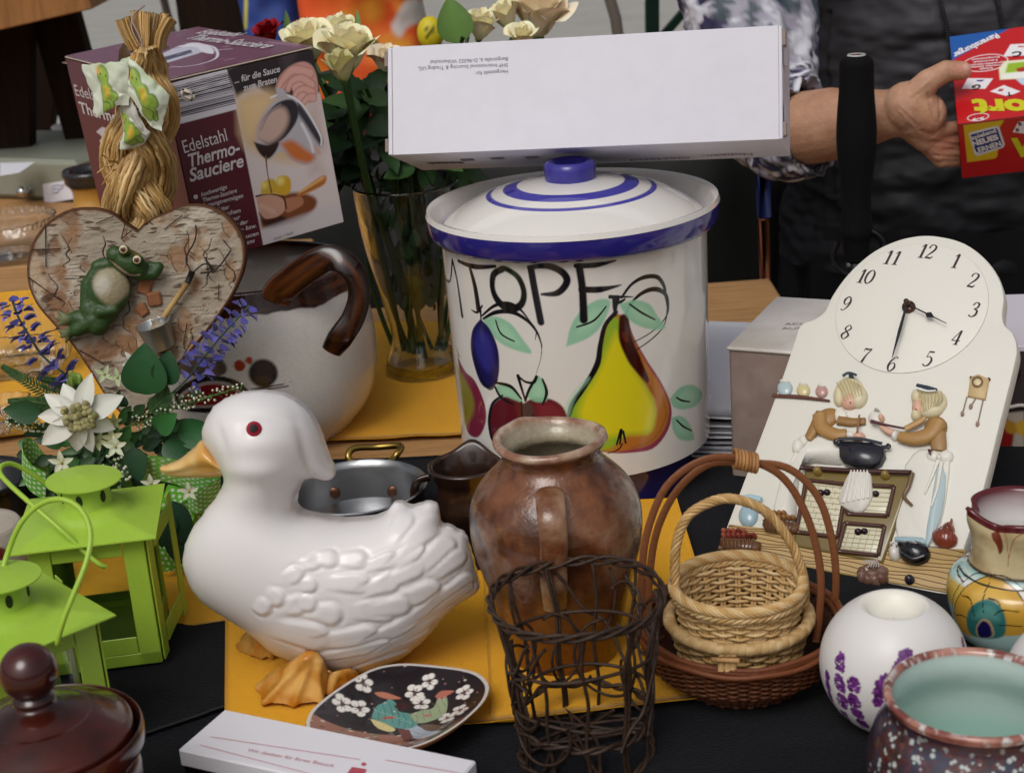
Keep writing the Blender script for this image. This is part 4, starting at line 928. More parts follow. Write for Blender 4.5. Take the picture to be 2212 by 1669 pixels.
# left face
P,uv=facegrid(ob-ax*.0008+ay*D,-ay,az,D,H,200,200);pt=Paint(uv,lin('5a1e33'))
def fl_(X,Y):p=PLN(X,Y,ob-ax*.0008,ax);q=p-(ob+ay*D);return (-q.dot(ay),q.dot(az))
Z4=lambda L:[fl_(x*.3523,y*.3523) for x,y in L]
pt.poly(Z4([(590,810),(640,780),(660,900),(610,870),(625,840)]),lin('cfc8d0'),soft=.0006,smooth=3)
pt.poly(Z4([(590,1265),(700,1290),(690,1310),(590,1290)]),lin('d6d0d6'),soft=.0006)
mb.add(P,gridfaces(200,200),pt.C)
def wleft(s,x0,y0,x1,y1,h,**k):
 p0=PLN(x0*.3523,y0*.3523,ob-ax*.001,ax);p1=PLN(x1*.3523,y1*.3523,ob-ax*.001,ax);write(mb,s,p0,p1,h,None,-ax,WC,lift=.0006,**k)
wleft('Edelstahl',470,585,680,640,.0125);wleft('Thermo-',498,690,760,765,.0125,bold=.02)
# top face
P,uv=facegrid(ob+az*(H+.0032),ax,ay,W,D,220,260);pt=Paint(uv,lin('6e3a50'))
def ft_(X,Y):p=PLN(X,Y,ob+az*(H+.0032),az);q=p-ob;return (q.dot(ax),q.dot(ay))
Z5=lambda L:[ft_(x*.3523,y*.3523) for x,y in L]
pt.poly(Z5([(930,360),(1100,280),(1220,262),(1300,300),(1180,340),(945,410)]),lin('c4c2d0'),soft=.001)
pt.poly(Z5([(935,370),(1170,305),(1180,325),(940,395)]),lin('3c3a58'),soft=.0008)
pt.poly(Z5([(1100,290),(1180,262),(1290,285),(1310,330),(1240,320),(1200,290)]),lin('e0dde6'),soft=.001,smooth=3)
pt.stroke(Z5([(1200,265),(1310,290),(1330,350),(1240,390),(1120,410),(1050,408)]),[.001,.003,.003,.002,.001],lin('d9d4de'));pt.stroke(Z5([(1300,310),(1420,300)]),.0018,lin('d9d4de'))
pt.poly(Z5([(1640,255),(1850,265),(1830,285),(1620,265)]),lin('8d6070'),soft=.0006)
n=fnoise(P,60,3);pt._mix(np.clip(n*2-.9,0,.5),lin('a08090'))
mb.add(P,gridfaces(220,260),pt.C)
p0=T(1145*.3523,225*.3523,0.39);
def wtop(s,x0,y0,x1,y1,h):
 q0=PLN(x0*.3523,y0*.3523,ob+az*(H+.0036),az);q1=PLN(x1*.3523,y1*.3523,ob+az*(H+.0036),az);write(mb,s,q0,q1,h,None,az,WC,bold=.02,lift=.0005)
wtop('Thermo-Sauciere',1130,240,1620,300,.020);wtop('Edelstahl',1200,207,1430,228,.018)
mb.build('body',M_card,tc,angle=40)
for sx,(X,Y) in enumerate(((143,150),)):
 mb=MB();p=ob+ay*D+az*(H-.004);v,f=boxv(p-ax*.001,(.006,.012,.0012),Mb,.0004);mb.add(v,f,lin('b8a090'));mb.build('torn_flap',M_card,tc)
# ---- long white carton lying on the lid knob
pl=[-0.0963,1.4602,0.3139,-0.3435,-0.013,-0.236,0.3542,0.1107,0.0972]
Ml=Euler(pl[3:6]).to_matrix();ol=Vector(pl[:3]);lx,ly,lz=Ml.col[0],Ml.col[1],Ml.col[2];W,D,H=pl[6:]
lc=thing('long_carton','long plain white carton lying across the blue lid knob with upside-down print','carton',ol+lx*W/2+ly*D/2)
M_wcard=mat('white_card','dad8e1',0.5,spec=0.3,bump=('noise',9,.25),var=[(7,.25,'cbc8d3'),(60,.12,'c2bec8')])
M_wedge=mat('card_edge','8f8078',0.9)
mb=MB();v,f=boxv(ol+lx*W/2+ly*D/2+lz*H/2,(W,D,H),Ml,.0008);mb.add(v,f)
v,f=boxv(ol+lx*(W*.5+.001)+lz*H/2-ly*.0006,(W-.008,.0012,H+.0006),Ml,.0004);mb.add(v,f)
for xx in (.0042,W-.004):v,f=boxv(ol+lx*xx+lz*H/2-ly*.0001,(.0004,.0006,H-.002),Ml,0);mb.add(v,f,mi=1)
# soft creases and end flaps
for e,s in ((-.0016,0),(W+.0016,1)):
 for zz,hh,dd in ((H*.03+.006,.012,.0),(H*.9,.014,.0)):
  v,f=boxv(ol+lx*e+ly*D*.05+lz*zz,(.003,D*.1,hh),Ml,.0005);mb.add(v,f,mi=1)
for zz in (.018,H-.02):
 a=ol+lx*(W+.001)+lz*(zz-.014);b_=ol+lx*(W+.0035)+lz*zz+ly*.03
 mb.add([a,a+lz*.028,b_+lz*.012,b_-lz*.01],[[0,1,2,3]],mi=0);mb.add([a+ly*.002,a+lz*.028+ly*.002,b_+lz*.012+ly*.002,b_-lz*.01+ly*.002],[[3,2,1,0]],mi=1)
G=lin('77747e')
def wlong(s,x0,y0,x1,y1,h):         # upside down lettering: baseline runs right to left, on top
 o_=ol-ly*.0013
 q0=PLN(x0,y0,o_,ly);q1=PLN(x1,y1,o_,ly);write(mb,s,q0,q1,h,None,-ly,G,mi=2,lift=.0004)
wlong('Hergestellt f\u00fcr:',1097,151,1026,155,.0033);wlong('SHP International Sourcing & Trading UG,',1097,137,903,145,.0033);wlong('Bergstra\u00dfe 6, D-96352 Wilhemsthal',1097,124,930,131,.0033)
def bott(X,Y):return PLN(X,Y,ol-lz*.0003,lz)
q0=bott(1625,331);q1=bott(1515,335);write(mb,'Noppen-',q0,q1,.012,None,-lz,lin('55525e'),mi=2,bold=.01,lift=.0004)
q0=bott(1490,339);q1=bott(1360,344);write(mb,'Garland',q0,q1,.012,None,-lz,lin('55525e'),mi=2,bold=.01,lift=.0004)
for i in range(16):
 q0=bott(925+i*5,352-i*.1);v,f=boxv(q0-lz*.0005,(.0007+.0005*(i % 3),.010,.0003),Ml);mb.add(v,f,lin('3a383e'),mi=2)
for X,Y in ((1010,345),(1075,342),(1150,340)):v,f=boxv(bott(X,Y)-lz*.0004,(.012,.010,.0003),Ml);mb.add(v,f,lin('6b6874'),mi=2)
mb.build('body',[M_wcard,M_wedge,M_print],lc,angle=40)
# ---- carton behind the clock
pc=[0.1985,1.392,0.0,0.0,0.0,-0.46,0.20,0.157,0.128]
Mc=Euler(pc[3:6]).to_matrix();oc_=Vector(pc[:3]);W,D,H=pc[6:]
cx_,cy_,cz_=Mc.col[0],Mc.col[1],Mc.col[2]
ct=thing('old_carton','scuffed grey-brown carton with worn white top behind the clock','carton',oc_+cx_*W/2+cy_*D/2)
M_brown=mat('scuffed_card','8a7870',0.85,var=[(14,.5,'6b5a50'),(40,.3,'a89a90')],bump=('noise',40,.3))
M_worn=mat('worn_white','cfcac6',0.8,var=[(9,.75,'a39a8a'),(50,.25,'b8b0a6')])
mb=MB();v,f=boxv(oc_+cx_*W/2+cy_*D/2+cz_*H/2,(W,D,H-.003),Mc,.002);mb.add(v,f);
v,f=boxv(oc_+cx_*W/2+cy_*D/2+cz_*(H-.0),(W+.004,D+.004,.004),Mc,.0015);mb.add(v,f,mi=1)
def onct(X,Y):return T(X,Y,H+.0022)
write(mb,'ACHT',onct(1695,702),onct(1755,702),.006,None,(0,0,1),lin('8a8480'),mi=2,lift=.0004);write(mb,'AUF 6',onct(1688,712),onct(1750,711),.006,None,(0,0,1),lin('8a8480'),mi=2,lift=.0004)
mb.build('body',[M_brown,M_worn,M_print],ct,angle=40)
# ---- flat carton / boxed jewellery at the right edge
o2=V(2118,757,1.42);zt2=o2.z;W,D,H=.22,.16,zt2
gb=thing('display_box','white topped box with dark front showing pearls and red flower, right edge','box',(o2.x+.11,o2.y+.08,0))
Mg=Matrix.Rotation(R(-8),3,'Z');gx,gy=Mg.col[0],Mg.col[1]
mb=MB();v,f=boxv(o2+gx*W/2+gy*D/2-Vector((0,0,H/2)),(W,D,H-.002),Mg,.001);mb.add(v,f,lin('4a4244'))
v,f=boxv(o2+gx*W/2+gy*D/2+Vector((0,0,.001)),(W+.004,D+.004,.006),Mg,.001);mb.add(v,f,lin('d5d2dc'))
P,uv=facegrid(o2-gy*.0012-Vector((0,0,H)),gx,Vector((0,0,1)),W,H-.004,150,150);pt=Paint(uv,lin('3c3436'))
def fg(X,Y):p=PLN(X,Y,o2-gy*.0012,gy);q=p-o2;return (q.dot(gx),q.z+H)
Zg=lambda L:[fg(2255*.8658+x*.3839,560*.8658+y*.3839) for x,y in L]
pt.poly(Zg([(520,1080),(600,1060),(620,1200),(560,1290),(480,1290)]),lin('8e1a16'),soft=.001,smooth=3);pt.poly(Zg([(570,1060),(677,1050),(677,1330),(600,1320),(620,1180)]),lin('b5a89a'),soft=.001)
pt.poly(Zg([(560,1100),(620,1110),(640,1170),(580,1170)]),lin('b8862a'),soft=.001,smooth=3);pt.poly(Zg([(630,1120),(677,1100),(677,1190),(640,1170)]),lin('c9a032'),soft=.001,smooth=3)
pt.stroke(Zg([(480,1300),(677,1300)]),.002,lin('8a1f1c'));pt.stroke(Zg([(480,1355),(677,1350)]),.001,lin('6a2a24'));pt.stroke(Zg([(480,1388),(520,1392)]),.0008,lin('a8a29a'));pt.stroke(Zg([(480,1450),(540,1446)]),.0008,lin('a8a29a'))
mb.add(P,gridfaces(150,150),pt.C);mb.build('body',M_card,gb,angle=40)
mb=MB()
for i in range(22):
 a=PLN(2255*.8658+(555+i*11)*.3839,560*.8658+(1022+5*math.sin(i*.5))*.3839,o2-gy*.003,gy);v,f=ball(a,.0019,nu=12,nv=8);mb.add(v,f)
mb.build('pearl_string',mat('pearl','cfc8c0',0.3,coat=.4),gb)
mb=MB();v,f=ball(PLN(2255*.8658+627*.3839,560*.8658+830*.3839,o2-gy*.004,gy),.0052);mb.add(v,f);mb.build('stud',mat('stud_dark','2c1410',.3),gb)
# ---- papers stacked beside the lidded pot
def papers():
 P0=T(1546,888,0.002);t_=thing('paper_stack','loose stack of white papers lying between lidded pot and carton','papers',(0.25,1.62,0))
 r_=random.Random(8)
 for i in range(9):
  a=R(-14+r_.uniform(-4,4));M_=Matrix.Rotation(a,3,'Z');z=.004+i*.0052;mb=MB()
  cx0,cy0=.245+r_.uniform(-.004,.004),1.58+r_.uniform(-.008,.008)
  def fn(u_,w_):
   p=M_ @ Vector(((u_-.5)*.21,(w_-.5)*.29,0));return (cx0+p.x,cy0+p.y,z+.0012*math.sin(u_*5+i)+.0012*math.sin(w_*7+i*2))
  v,f=sheet(fn,14,14);mb.add(v,f);v2=v.copy();v2[:,2]-=.0034;mb.add(v2,f[:,::-1])
  e=[k*14 for k in range(14)]+[13*14+k for k in range(14)]+[k*14+13 for k in range(13,-1,-1)]+list(range(13,-1,-1));N=196
  mb.F+=[[e[k],e[(k+1) % len(e)],N+e[(k+1) % len(e)],N+e[k]] for k in range(len(e)) if e[k] !=e[(k+1) % len(e)]];mb.M+=[0]*(len(mb.F)-len(mb.M))
  mb.build('sheet',M_paper,t_)
papers()
# ---- low white carton in front
T0=T(361,1612,.030);hh=.030
wx=(T(1029,1641,hh)-T(485,1530,hh));wx.z=0;Wd=wx.length;wx.normalize();wy=Vector((-wx.y,wx.x,0));Mw=Matrix((wx,wy,Vector((0,0,1)))).transposed()
q=T(485,1530,hh)-T0;Dw=abs(q.dot(wy));o3=T(485,1530,hh)-wy*Dw;o3.z=0
wc=thing('gift_carton','low white carton with red line print in front of the duck','carton',o3+wx*Wd/2+wy*Dw/2)
mb=MB();v,f=boxv(o3+wx*Wd/2+wy*Dw/2+Vector((0,0,(hh-.012)/2)),(Wd-.003,Dw-.003,hh-.012),Mw,.0005);mb.add(v,f,lin('3a2430'));mb.build('base',M_card,wc)
mb=MB();v,f=boxv(o3+wx*Wd/2+wy*Dw/2+Vector((0,0,hh-.0065)),(Wd,Dw,.013),Mw,.0012);mb.add(v,f,lin('dcdae0'))
RD=lin('b5465a');RL=lin('c9848e')
def ow3(X,Y):return T(X,Y,hh+.0001)
def line(a,b,w_,c_):
 a,b=ow3(*a),ow3(*b);d=(b-a).normalized();s_=Vector((-d.y,d.x,0))*w_;z_=Vector((0,0,.0004));mb.add([a-s_+z_,b-s_+z_,b+s_+z_,a+s_+z_],[[0,1,2,3]],c_,1)
L3=lambda x,y:(x*.4295,952.4+y*.4295)
line(L3(1060,1487),(778,1640),.0003,RL);line((832,1641),(1000,1671),.0003,RL);line(L3(1005,1528),(735,1688),.0003,RL)
a=ow3(*L3(1240,1560));b_=ow3(*L3(1672,1640));write(mb,'Wir danken f\u00fcr Ihren Besuch',a,b_,.0034,None,(0,0,1),RL,mi=1,bold=.0)
S4=lambda x,y:(606+x*.2348,1342+y*.2348)
for k in range(4):
 a=ow3(*S4(640+k*-14,1350+k*22));b_=ow3(*S4(775-k*10,1366+k*22));line(S4(650-k*16,1347+k*21),S4(788-k*12,1370+k*21),.0012,RD)
p=ow3(*S4(765,1313));v,f=lathe([(.0003,0),(.0017,0)],(0,0),16);v=v+np.array(tuple(p+Vector((0,0,.0005))));mb.add(v,f,RD,1)
mb.build('lid',[M_card,M_print],wc,angle=40)
# ================================================================== VASE AND ROSES
M_glass=mat('clear_glass',(0.95,0.97,0.96),0.02,trans=1.0,ior=1.48)
M_glass2=mat('crystal_glass',(0.96,0.97,0.97),0.03,trans=1.0,ior=1.5)
B=T(915,808);bs=(B.x,B.y)
vs_=thing('glass_vase','flared clear glass vase of roses beside the lidded pot','vase',(B.x,B.y,0))
rows=prof(bs,[(812,72),(800,80),(775,78),(745,66),(718,61),(680,66),(620,80),(540,98),(460,110),(395,116)])
q=cr(rows,90);rt_,zt_=q[-1];inn=[(max(r-.0028,.003),z) for r,z in q[20:]][::-1]
v,f=lathe([(.0005,.001),(q[0][0]-.002,.001)]+[tuple(p) for p in q]+[(rt_-.0014,zt_+.0012)]+inn+[(q[20][0]*.6,q[9][1]),(.0005,q[9][1]-.001)],bs,96)
mb=MB();mb.add(v,f);mb.build('body',M_glass,vs_)
M_stem=mat('stem_green','2f4a22',.5,spec=.4);M_leaf=mat('leaf_green',None,.45,spec=.5,bump=('noise',90,.3))
def leafmesh(mb,a,d,n,L,Wd,col,curl=.15,tooth=0.0,seg=9):
 a=Vector(a);d=Vector(d).normalized();n=Vector(n);n=(n-d*n.dot(d));n=n.normalized() if n.length>1e-4 else d.orthogonal().normalized();s_=d.cross(n)
 vs,fs=[],[];col=np.array(col)
 for i in range(seg+1):
  t=i/seg;w_=Wd*.5*(math.sin(math.pi*t**.75)**.8 if 0<t<1 else 0.03)*(1+tooth*(i % 2));c=a+d*L*t-n*L*curl*t*t
  vs+=[c-s_*w_+n*w_*.35,c,c+s_*w_+n*w_*.35]
 for i in range(seg):
  b=i*3;fs+=[[b,b+1,b+4,b+3],[b+1,b+2,b+5,b+4]]
 cc=np.tile(col,(len(vs),1));cc[1::3]*=1.25;mb.add(vs,fs,np.clip(cc,0,1))
def petals(mb,c,up,r,col,col2,rr_,open_=1.0,n=17):
 up=Vector(up).normalized();e1=up.orthogonal().normalized();e2=up.cross(e1)
 for i in range(n):
  lay=i/n;a=i*2.4+rr_.uniform(-.3,.3);rad=r*(.14+.80*lay)*(.8+.2*open_);Hh=r*(1.75-.45*lay);w_=math.pi*(.62-.22*lay)*1.0
  flare=(.10+.55*lay*open_)*rr_.uniform(.7,1.2);k=rr_.uniform(-.2,.2)
  nu,nv=11,9;vs=[]
  for u_ in range(nu):
   for v_ in range(nv):
    s_=(u_/(nu-1)-.5)*2;t=v_/(nv-1)
    wid=w_*(0.35+.9*math.sin(math.pi*min(t*.62+.12,1)))
    ph=a+s_*wid*.62;rr2=rad*(.30+.85*t**.7*(1 if t<.75 else 1))*(1+flare*max(0,t-.45)**1.5*2.2)
    top=1-.22*s_*s_-.05*abs(s_)**4;z=Hh*t*top-r*.25
    rr2+=r*.10*flare*math.sin(s_*5+i)*t;rr2+=max(0,t-.82)*r*(.8*flare+.2)
    z-=max(0,t-.8)*r*flare*1.1
    vs.append(Vector(c)+e1*math.cos(ph)*rr2+e2*math.sin(ph)*rr2+up*z)
  cc=np.array([np.array(col)*(1-(v_/(nv-1))*.0) for u_ in range(nu) for v_ in range(nv)])
  tt=np.array([max(0,1-(v_/(nv-1))*2.0) for u_ in range(nu) for v_ in range(nv)])[:,None];cc=cc*(1-tt)+np.array(col2)*tt
  mb.add(vs,gridfaces(nu,nv),cc*rr_.uniform(.93,1.04))
M_petal=mat('rose_petal',None,.6,spec=.25,sss=.5)
rr_=random.Random(21)
def rose(X,Y,y,rpx,colr,tilt=(0,0,1),open_=1.0,n=17,what='cream'):
 c=V(X,Y+rpx*.25,y);r=rpx*mpp(c)*.85
 ro=thing('rose','','rose',c,'roses in the glass vase');
 cc={'cream':('f9f0ca','dcde9e'),'pink':('f8e8cc','e6e0b0'),'green':('d6cf98','a8b070'),'red':('8e0f1c','500a12')}[colr]
 mb=MB();petals(mb,c,tilt,r*1.48,lin(cc[0]),lin(cc[1]),rr_,open_,n);mb.build('bloom',M_petal,ro)
 up=Vector(tilt).normalized();e1=up.orthogonal().normalized();e2=up.cross(e1);mb=MB()
 for k in range(5):
  a=k*1.257+.4;d=(e1*math.cos(a)+e2*math.sin(a));leafmesh(mb,c-up*r*.42+d*r*.15,d*.55+up*.85,-d,r*1.3,r*.32,lin('5c7a34'),curl=-.12)
 v,f=ball(c-up*r*.42,(r*.3,r*.3,r*.26),nu=14,nv=8);mb.add(v,f,lin('5a7438'));mb.build('calyx',M_leaf,ro)
 foot=Vector((B.x+(c.x-B.x)*.15+rr_.uniform(-.012,.012),B.y+rr_.uniform(-.018,.012),.03));mid=Vector((B.x+(c.x-B.x)*.35,B.y+rr_.uniform(-.02,.02),zt_*.55));lip=Vector((B.x+max(-.045,min(.045,(c.x-B.x)*.8)),B.y+max(-.04,min(.04,c.y-B.y)),zt_))
 mb=MB();v,f=tube([Vector(p) for p in cr([c-up*r*.5,c-up*r*1.2*1.0,lip,mid,foot],30)],[.0026,.0024,.0028,.0028],7);mb.add(v,f);mb.build('stem',M_stem,ro)
 return ro
labs=['wide open cream rose topmost at the left behind the maroon carton corner','tall pointed cream rose above the big open cream rose','largest open cream rose left of the long white carton','greenish cream rosebud hanging under the largest rose','cream rose half hidden by the left end of the white carton','pale yellow rosebud beside the large upright leaf','narrow cream bud left of the biggest right-hand rose','big pinkish cream rose standing highest above the white carton','small cream rose half hidden by the white carton top','red rose just above the maroon carton lid','red rose between cream roses and orange bag','small red rose peeking behind the upright leaf']
data=[(672,104,1.76,42,'cream',(-.1,-.25,1),.45,17),(739,84,1.80,36,'cream',(0,-.1,1),.2,13),(752,124,1.70,48,'cream',(.1,-.2,1),.45,20),(740,156,1.655,34,'green',(-.1,-.2,1),.1,11),(834,140,1.80,30,'pink',(.2,-.2,1),.6,14),(1036,66,1.80,32,'cream',(.25,-.2,1),.2,13),(1098,44,1.82,30,'cream',(-.25,-.1,1),.15,12),(1163,48,1.84,50,'pink',(.2,-.2,1),.5,20),(1130,84,1.78,24,'cream',(0,-.3,1),.7,13),(585,78,1.90,24,'red',(-.2,-.2,1),.8,13),(662,76,1.90,24,'red',(0,-.2,1),.6,13),(1008,60,1.86,18,'red',(0,-.2,1),.4,12)]
for (X,Y,y,rp,cc,tl,op,n),lb in zip(data,labs):
 o=rose(X,Y,y,rp,cc,tl,op,n);o['label']=lb
# foliage of the bouquet
mb=MB();st=MB()
GR=['1c3318','24401e','162a14','2e4c24','3c5c2c']
cb_=V(865,290,1.77)
for i in range(150):
 a=V(rr_.uniform(690,1010),rr_.uniform(190,400),1.77+rr_.uniform(-.05,.07));
 if a.z<zt_-.01:continue
 d=Vector((rr_.uniform(-1,1),rr_.uniform(-.7,.5),rr_.uniform(-.5,.7)));leafmesh(mb,a,d,(rr_.uniform(-.5,.5),-.6,.8),rr_.uniform(.028,.05),rr_.uniform(.018,.03),lin(rr_.choice(GR)),curl=rr_.uniform(0,.35),tooth=.1)
for i in range(70):   # leaves inside the vase
 z=rr_.uniform(q[50][1],zt_+.01);rr2=float(np.interp(z,q[:,1],q[:,0]))*.62;t=rr_.uniform(0,6.28);rad=rr2*math.sqrt(rr_.random())
 a=Vector((B.x+rad*math.cos(t),B.y+rad*math.sin(t),z));d=Vector((rr_.uniform(-.3,.3),rr_.uniform(-.3,.3),1));leafmesh(mb,a,d,(math.cos(t),math.sin(t),0),rr_.uniform(.015,.022),.014,lin(rr_.choice(GR[:3])),curl=.1)
leafmesh(mb,V(990,95,1.77),Vector((-.12,0,1)),(.1,-1,.2),.050,.040,lin('5a7a38'),curl=.1)
leafmesh(mb,V(625,90,1.86),Vector((0,0,1)),(.1,-1,0),.035,.009,lin('56703c'),curl=.05);leafmesh(mb,V(775,95,1.72),Vector((.05,0,1)),(0,-1,0),.035,.008,lin('6a8048'),curl=.1)
for (a,b) in (((905,250),(1002,265)),((790,190),(830,300)),((745,200),(790,330)),((700,180),(770,330)),((1100,90),(960,300)),((1000,80),(930,310))):
 v,f=tube([V(*a,1.74),V((a[0]+b[0])/2+6,(a[1]+b[1])/2,1.75),V(*b,1.76)],.0024,6);st.add(v,f,lin('3a5428'));mb.add(v,f,lin('3a5428'))
for i in range(9):    # stems in the water
 t=rr_.uniform(0,6.28);r0=rr_.uniform(.004,.022);v,f=tube([Vector((B.x+r0*math.cos(t)*.6,B.y+r0*math.sin(t)*.6,rr_.uniform(.016,.03))),Vector((B.x-r0*math.cos(t)*.9,B.y-r0*math.sin(t)*.9,zt_*.6)),Vector((B.x-2*r0*math.cos(t),B.y-2*r0*math.sin(t),zt_+.02))],.0024,6);mb.add(v,f,lin('2c4420'))
o=mb.build('foliage',M_leaf,loc=(B.x,B.y,.02));_tags(o,'dark green rose leaves and stems filling the glass vase','foliage',None,'stuff')
# ================================================================== DUCK
yd=1.085
DB=T(700,1452)
dk=thing('porcelain_duck','large glossy white porcelain duck with yellow bill, yellow feet and red eye','figurine',(DB.x,DB.y,0.006))
M_duck=mat('duck_glaze',None,0.3,coat=0.22,bump=('noise',14,.05))
def D_(X,Y,dy=0.0):return V(X,Y,yd+dy)
kd=mpp(D_(700,1250))
def ell(X,Y,a,b,wd,rot=0.0,dy=0.0):      # ellipsoid seen as a x b (photo units) rotated, wd = half depth
 c=D_(X,Y,dy);r=R(rot);M_=Matrix(((math.cos(r),0,-math.sin(r)),(0,1,0),(math.sin(r),0,math.cos(r))))
 return ball(c,(a*kd,wd*kd,b*kd),M_,nu=36,nv=22)
def capsule(X,Y,X2,Y2,ra,rb,dy=0.0,dy2=None):
 return cone(D_(X,Y,dy),D_(X2,Y2,dy if dy2 is None else dy2),ra*kd,rb*kd,28)
sil=[(240,215),(236,160),(258,95),(305,22),(380,-30),(470,-60),(580,-68),(690,-45),(780,0),(850,70),(892,160),(918,240),(945,310),(975,365),(982,410),(960,440),(900,440),(845,428),(808,424),(782,465),(762,520),(752,580),(780,606),(850,620),(950,640),(1060,652),(1160,645),(1235,622),(1270,592),(1288,560),(1320,541),(1352,548),(1380,577),(1402,577),(1450,558),(1500,545),(1540,560),(1560,600),(1562,655),(1558,684),(1592,678),(1632,690),(1650,712),(1690,712),(1722,800),(1752,900),(1785,1020),(1760,1052),(1680,1095),(1600,1160),(1540,1240),(1460,1330),(1350,1410),(1220,1465),(1150,1495),(1080,1520),(1000,1515),(940,1488),(800,1445),(700,1415),(640,1395),(590,1350),(520,1285),(430,1222),(330,1165),(240,1105),(180,1030),(146,940),(135,850),(150,770),(190,690),(250,610),(310,535),(350,470),(372,415),(330,340),(270,260)]
q_=np.array([tuple(D_(346.3+x*.389,865.8+y*.389)) for x,y in sil])[:,[0,2]];gs=.0016
x0,z0_=q_.min(0)-.006;x1,z1_=q_.max(0)+.006;gx_=np.arange(x0,x1,gs);gz_=np.arange(z0_,z1_,gs);GX,GZ=np.meshgrid(gx_,gz_,indexing='ij');ins=np.zeros(GX.shape,bool)
for i in range(len(q_)):
 ax1,az1=q_[i];ax2,az2=q_[(i+1) % len(q_)];c_=((az1>GZ) !=(az2>GZ));ins ^=c_ & (GX<(ax2-ax1)*(GZ-az1)/(az2-az1+1e-15)+ax1)
U_=np.zeros(GX.shape)
for it in range(2600):
 Un=.25*(np.roll(U_,1,0)+np.roll(U_,-1,0)+np.roll(U_,1,1)+np.roll(U_,-1,1))+gs*gs;U_=np.where(ins,U_+1.0*(Un-U_),0)
Hh=np.sqrt(np.clip(U_,0,None));Hh=Hh/Hh.max()*.062;Hh=np.maximum(Hh,np.where(ins,.0060,0))
# head kept round: boost where the outline is the head
hd=np.exp(-(((GX-D_(580,945).x)/.050)**2+((GZ-D_(580,945).z)/.045)**2)**2);Hh=Hh*(1+.30*hd)
idx_=-np.ones(GX.shape,int);cells_=ins;nz_=np.argwhere(ins);idx_[ins]=np.arange(len(nz_));nI=len(nz_)
SHR=.30;fr=np.stack([GX[ins],yd-Hh[ins],GZ[ins]+SHR*Hh[ins]],-1);bk_=np.stack([GX[ins],yd+Hh[ins]*.9,GZ[ins]-SHR*.9*Hh[ins]],-1);fs_=[]
a_,b_,c_,d_=idx_[:-1,:-1],idx_[1:,:-1],idx_[1:,1:],idx_[:-1,1:];ok=(a_>=0) & (b_>=0) & (c_>=0) & (d_>=0)
F1=np.stack([a_[ok],b_[ok],c_[ok],d_[ok]],-1);fs_=F1.tolist()+(F1[:,::-1]+nI).tolist()
ec_={}
for fa in F1.tolist():
 for k in range(4):
  e=(fa[k],fa[(k+1) % 4]);ec_[e]=1
fs_+=[[e[1],e[0],e[0]+nI,e[1]+nI] for e in ec_ if (e[1],e[0]) not in ec_]
tails=[capsule(812,1158,858,1096,13,13,-.020,-.010),capsule(850,1185,926,1098,22,13,-.028,-.010),capsule(880,1215,970,1148,20,13,-.030,-.010),capsule(915,1245,1003,1164,17,11,-.022,-.006)]
v,f=fuse([(np.concatenate([fr,bk_]),fs_)]+tails,.0017,5,.5)
# feather relief on the near side
uv=np.array([proj(p) for p in v]);N=vnormals(v,np.array([g for g in f if len(g)==4]) if all(len(g)==4 for g in f) else f)
near=np.clip(-N[:,1]*1.6-.02,0,1)
disp=np.zeros(len(v))
FZ=lambda x,y:(346.3+x*.389,865.8+y*.389)
feath=[ # tip (zoomed crop coords), length, half width, direction degrees (pointing to tip; 0 = right, negative = up)
 (800,940,150,50,-25),(900,880,150,45,-15),(1000,880,150,50,5),(1160,880,170,52,0),(880,1010,130,45,-10),(820,1120,170,60,-10),(700,1110,150,55,20),
 (620,1170,130,55,30),(1180,1010,250,55,0),(1330,860,200,45,-18),(1020,1190,190,62,5),(1330,1150,260,62,-4),(880,1130,150,50,10),(1340,980,230,50,-20),(1470,900,230,48,-28),
 (1470,790,220,50,-35),(1555,640,260,62,-42),(1390,600,200,55,-58),(1640,760,260,58,-40),(1700,830,240,45,-38),(1570,1030,300,55,-18),(1400,1120,260,50,-10),(960,1330,330,70,12),(1230,1290,330,55,-8),(1480,1190,330,45,-24),(1640,1040,300,40,-34),(1740,960,260,36,-36),(1780,1020,260,26,-34),(1600,1160,300,26,-34),
 (1300,1340,400,30,-12),(1500,1250,420,26,-26),(1400,1390,420,20,-18),(1640,1120,420,24,-34),(1740,1010,380,18,-36)]
lay=np.full(len(v),0.0)
for i,(x,y,L,hw,a) in enumerate(feath):
 X,Y=FZ(x,y);L*=.389*(1.25 if x>950 else 1.0);hw*=.389;a=R(a);dx,dy=math.cos(a),math.sin(a)
 t=(uv[:,0]-X)*dx+(uv[:,1]-Y)*dy;s=-(uv[:,0]-X)*dy+(uv[:,1]-Y)*dx
 tt=np.clip((t+L)/L,0,1);hw*=1.25;wv=hw*(.55+.45*np.clip(tt*1.3,0,1))
 d=np.sqrt(np.where(t>-hw*1.3,((t+hw*1.3)/(hw*1.3))**2,0)+(s/wv)**2)
 h=np.clip((1.0-d)/.40,0,1);h=h*h*(3-2*h);rise=.25+.75*tt**.8;inside=(d<1) & (t>-L)
 new=h*rise*.0018*np.clip(hw/20,.5,1)*np.clip(tt*2.5,0,1);new=new+.0005*np.clip(tt,0,1)*(1-.5*np.exp(-(s/2.0)**2))*h
 blend=np.clip((1-d)/.16,0,1)*np.clip(tt*3,0,1)
 disp=np.where(inside,disp*(1-blend)+np.maximum(new,disp*.25)*blend,disp)
 disp=disp-.0007*np.exp(-((d-1.05)/.10)**2)*np.clip(tt*1.5,0,1)*(t>-L*.8)
v=v+N*(disp*near)[:,None]
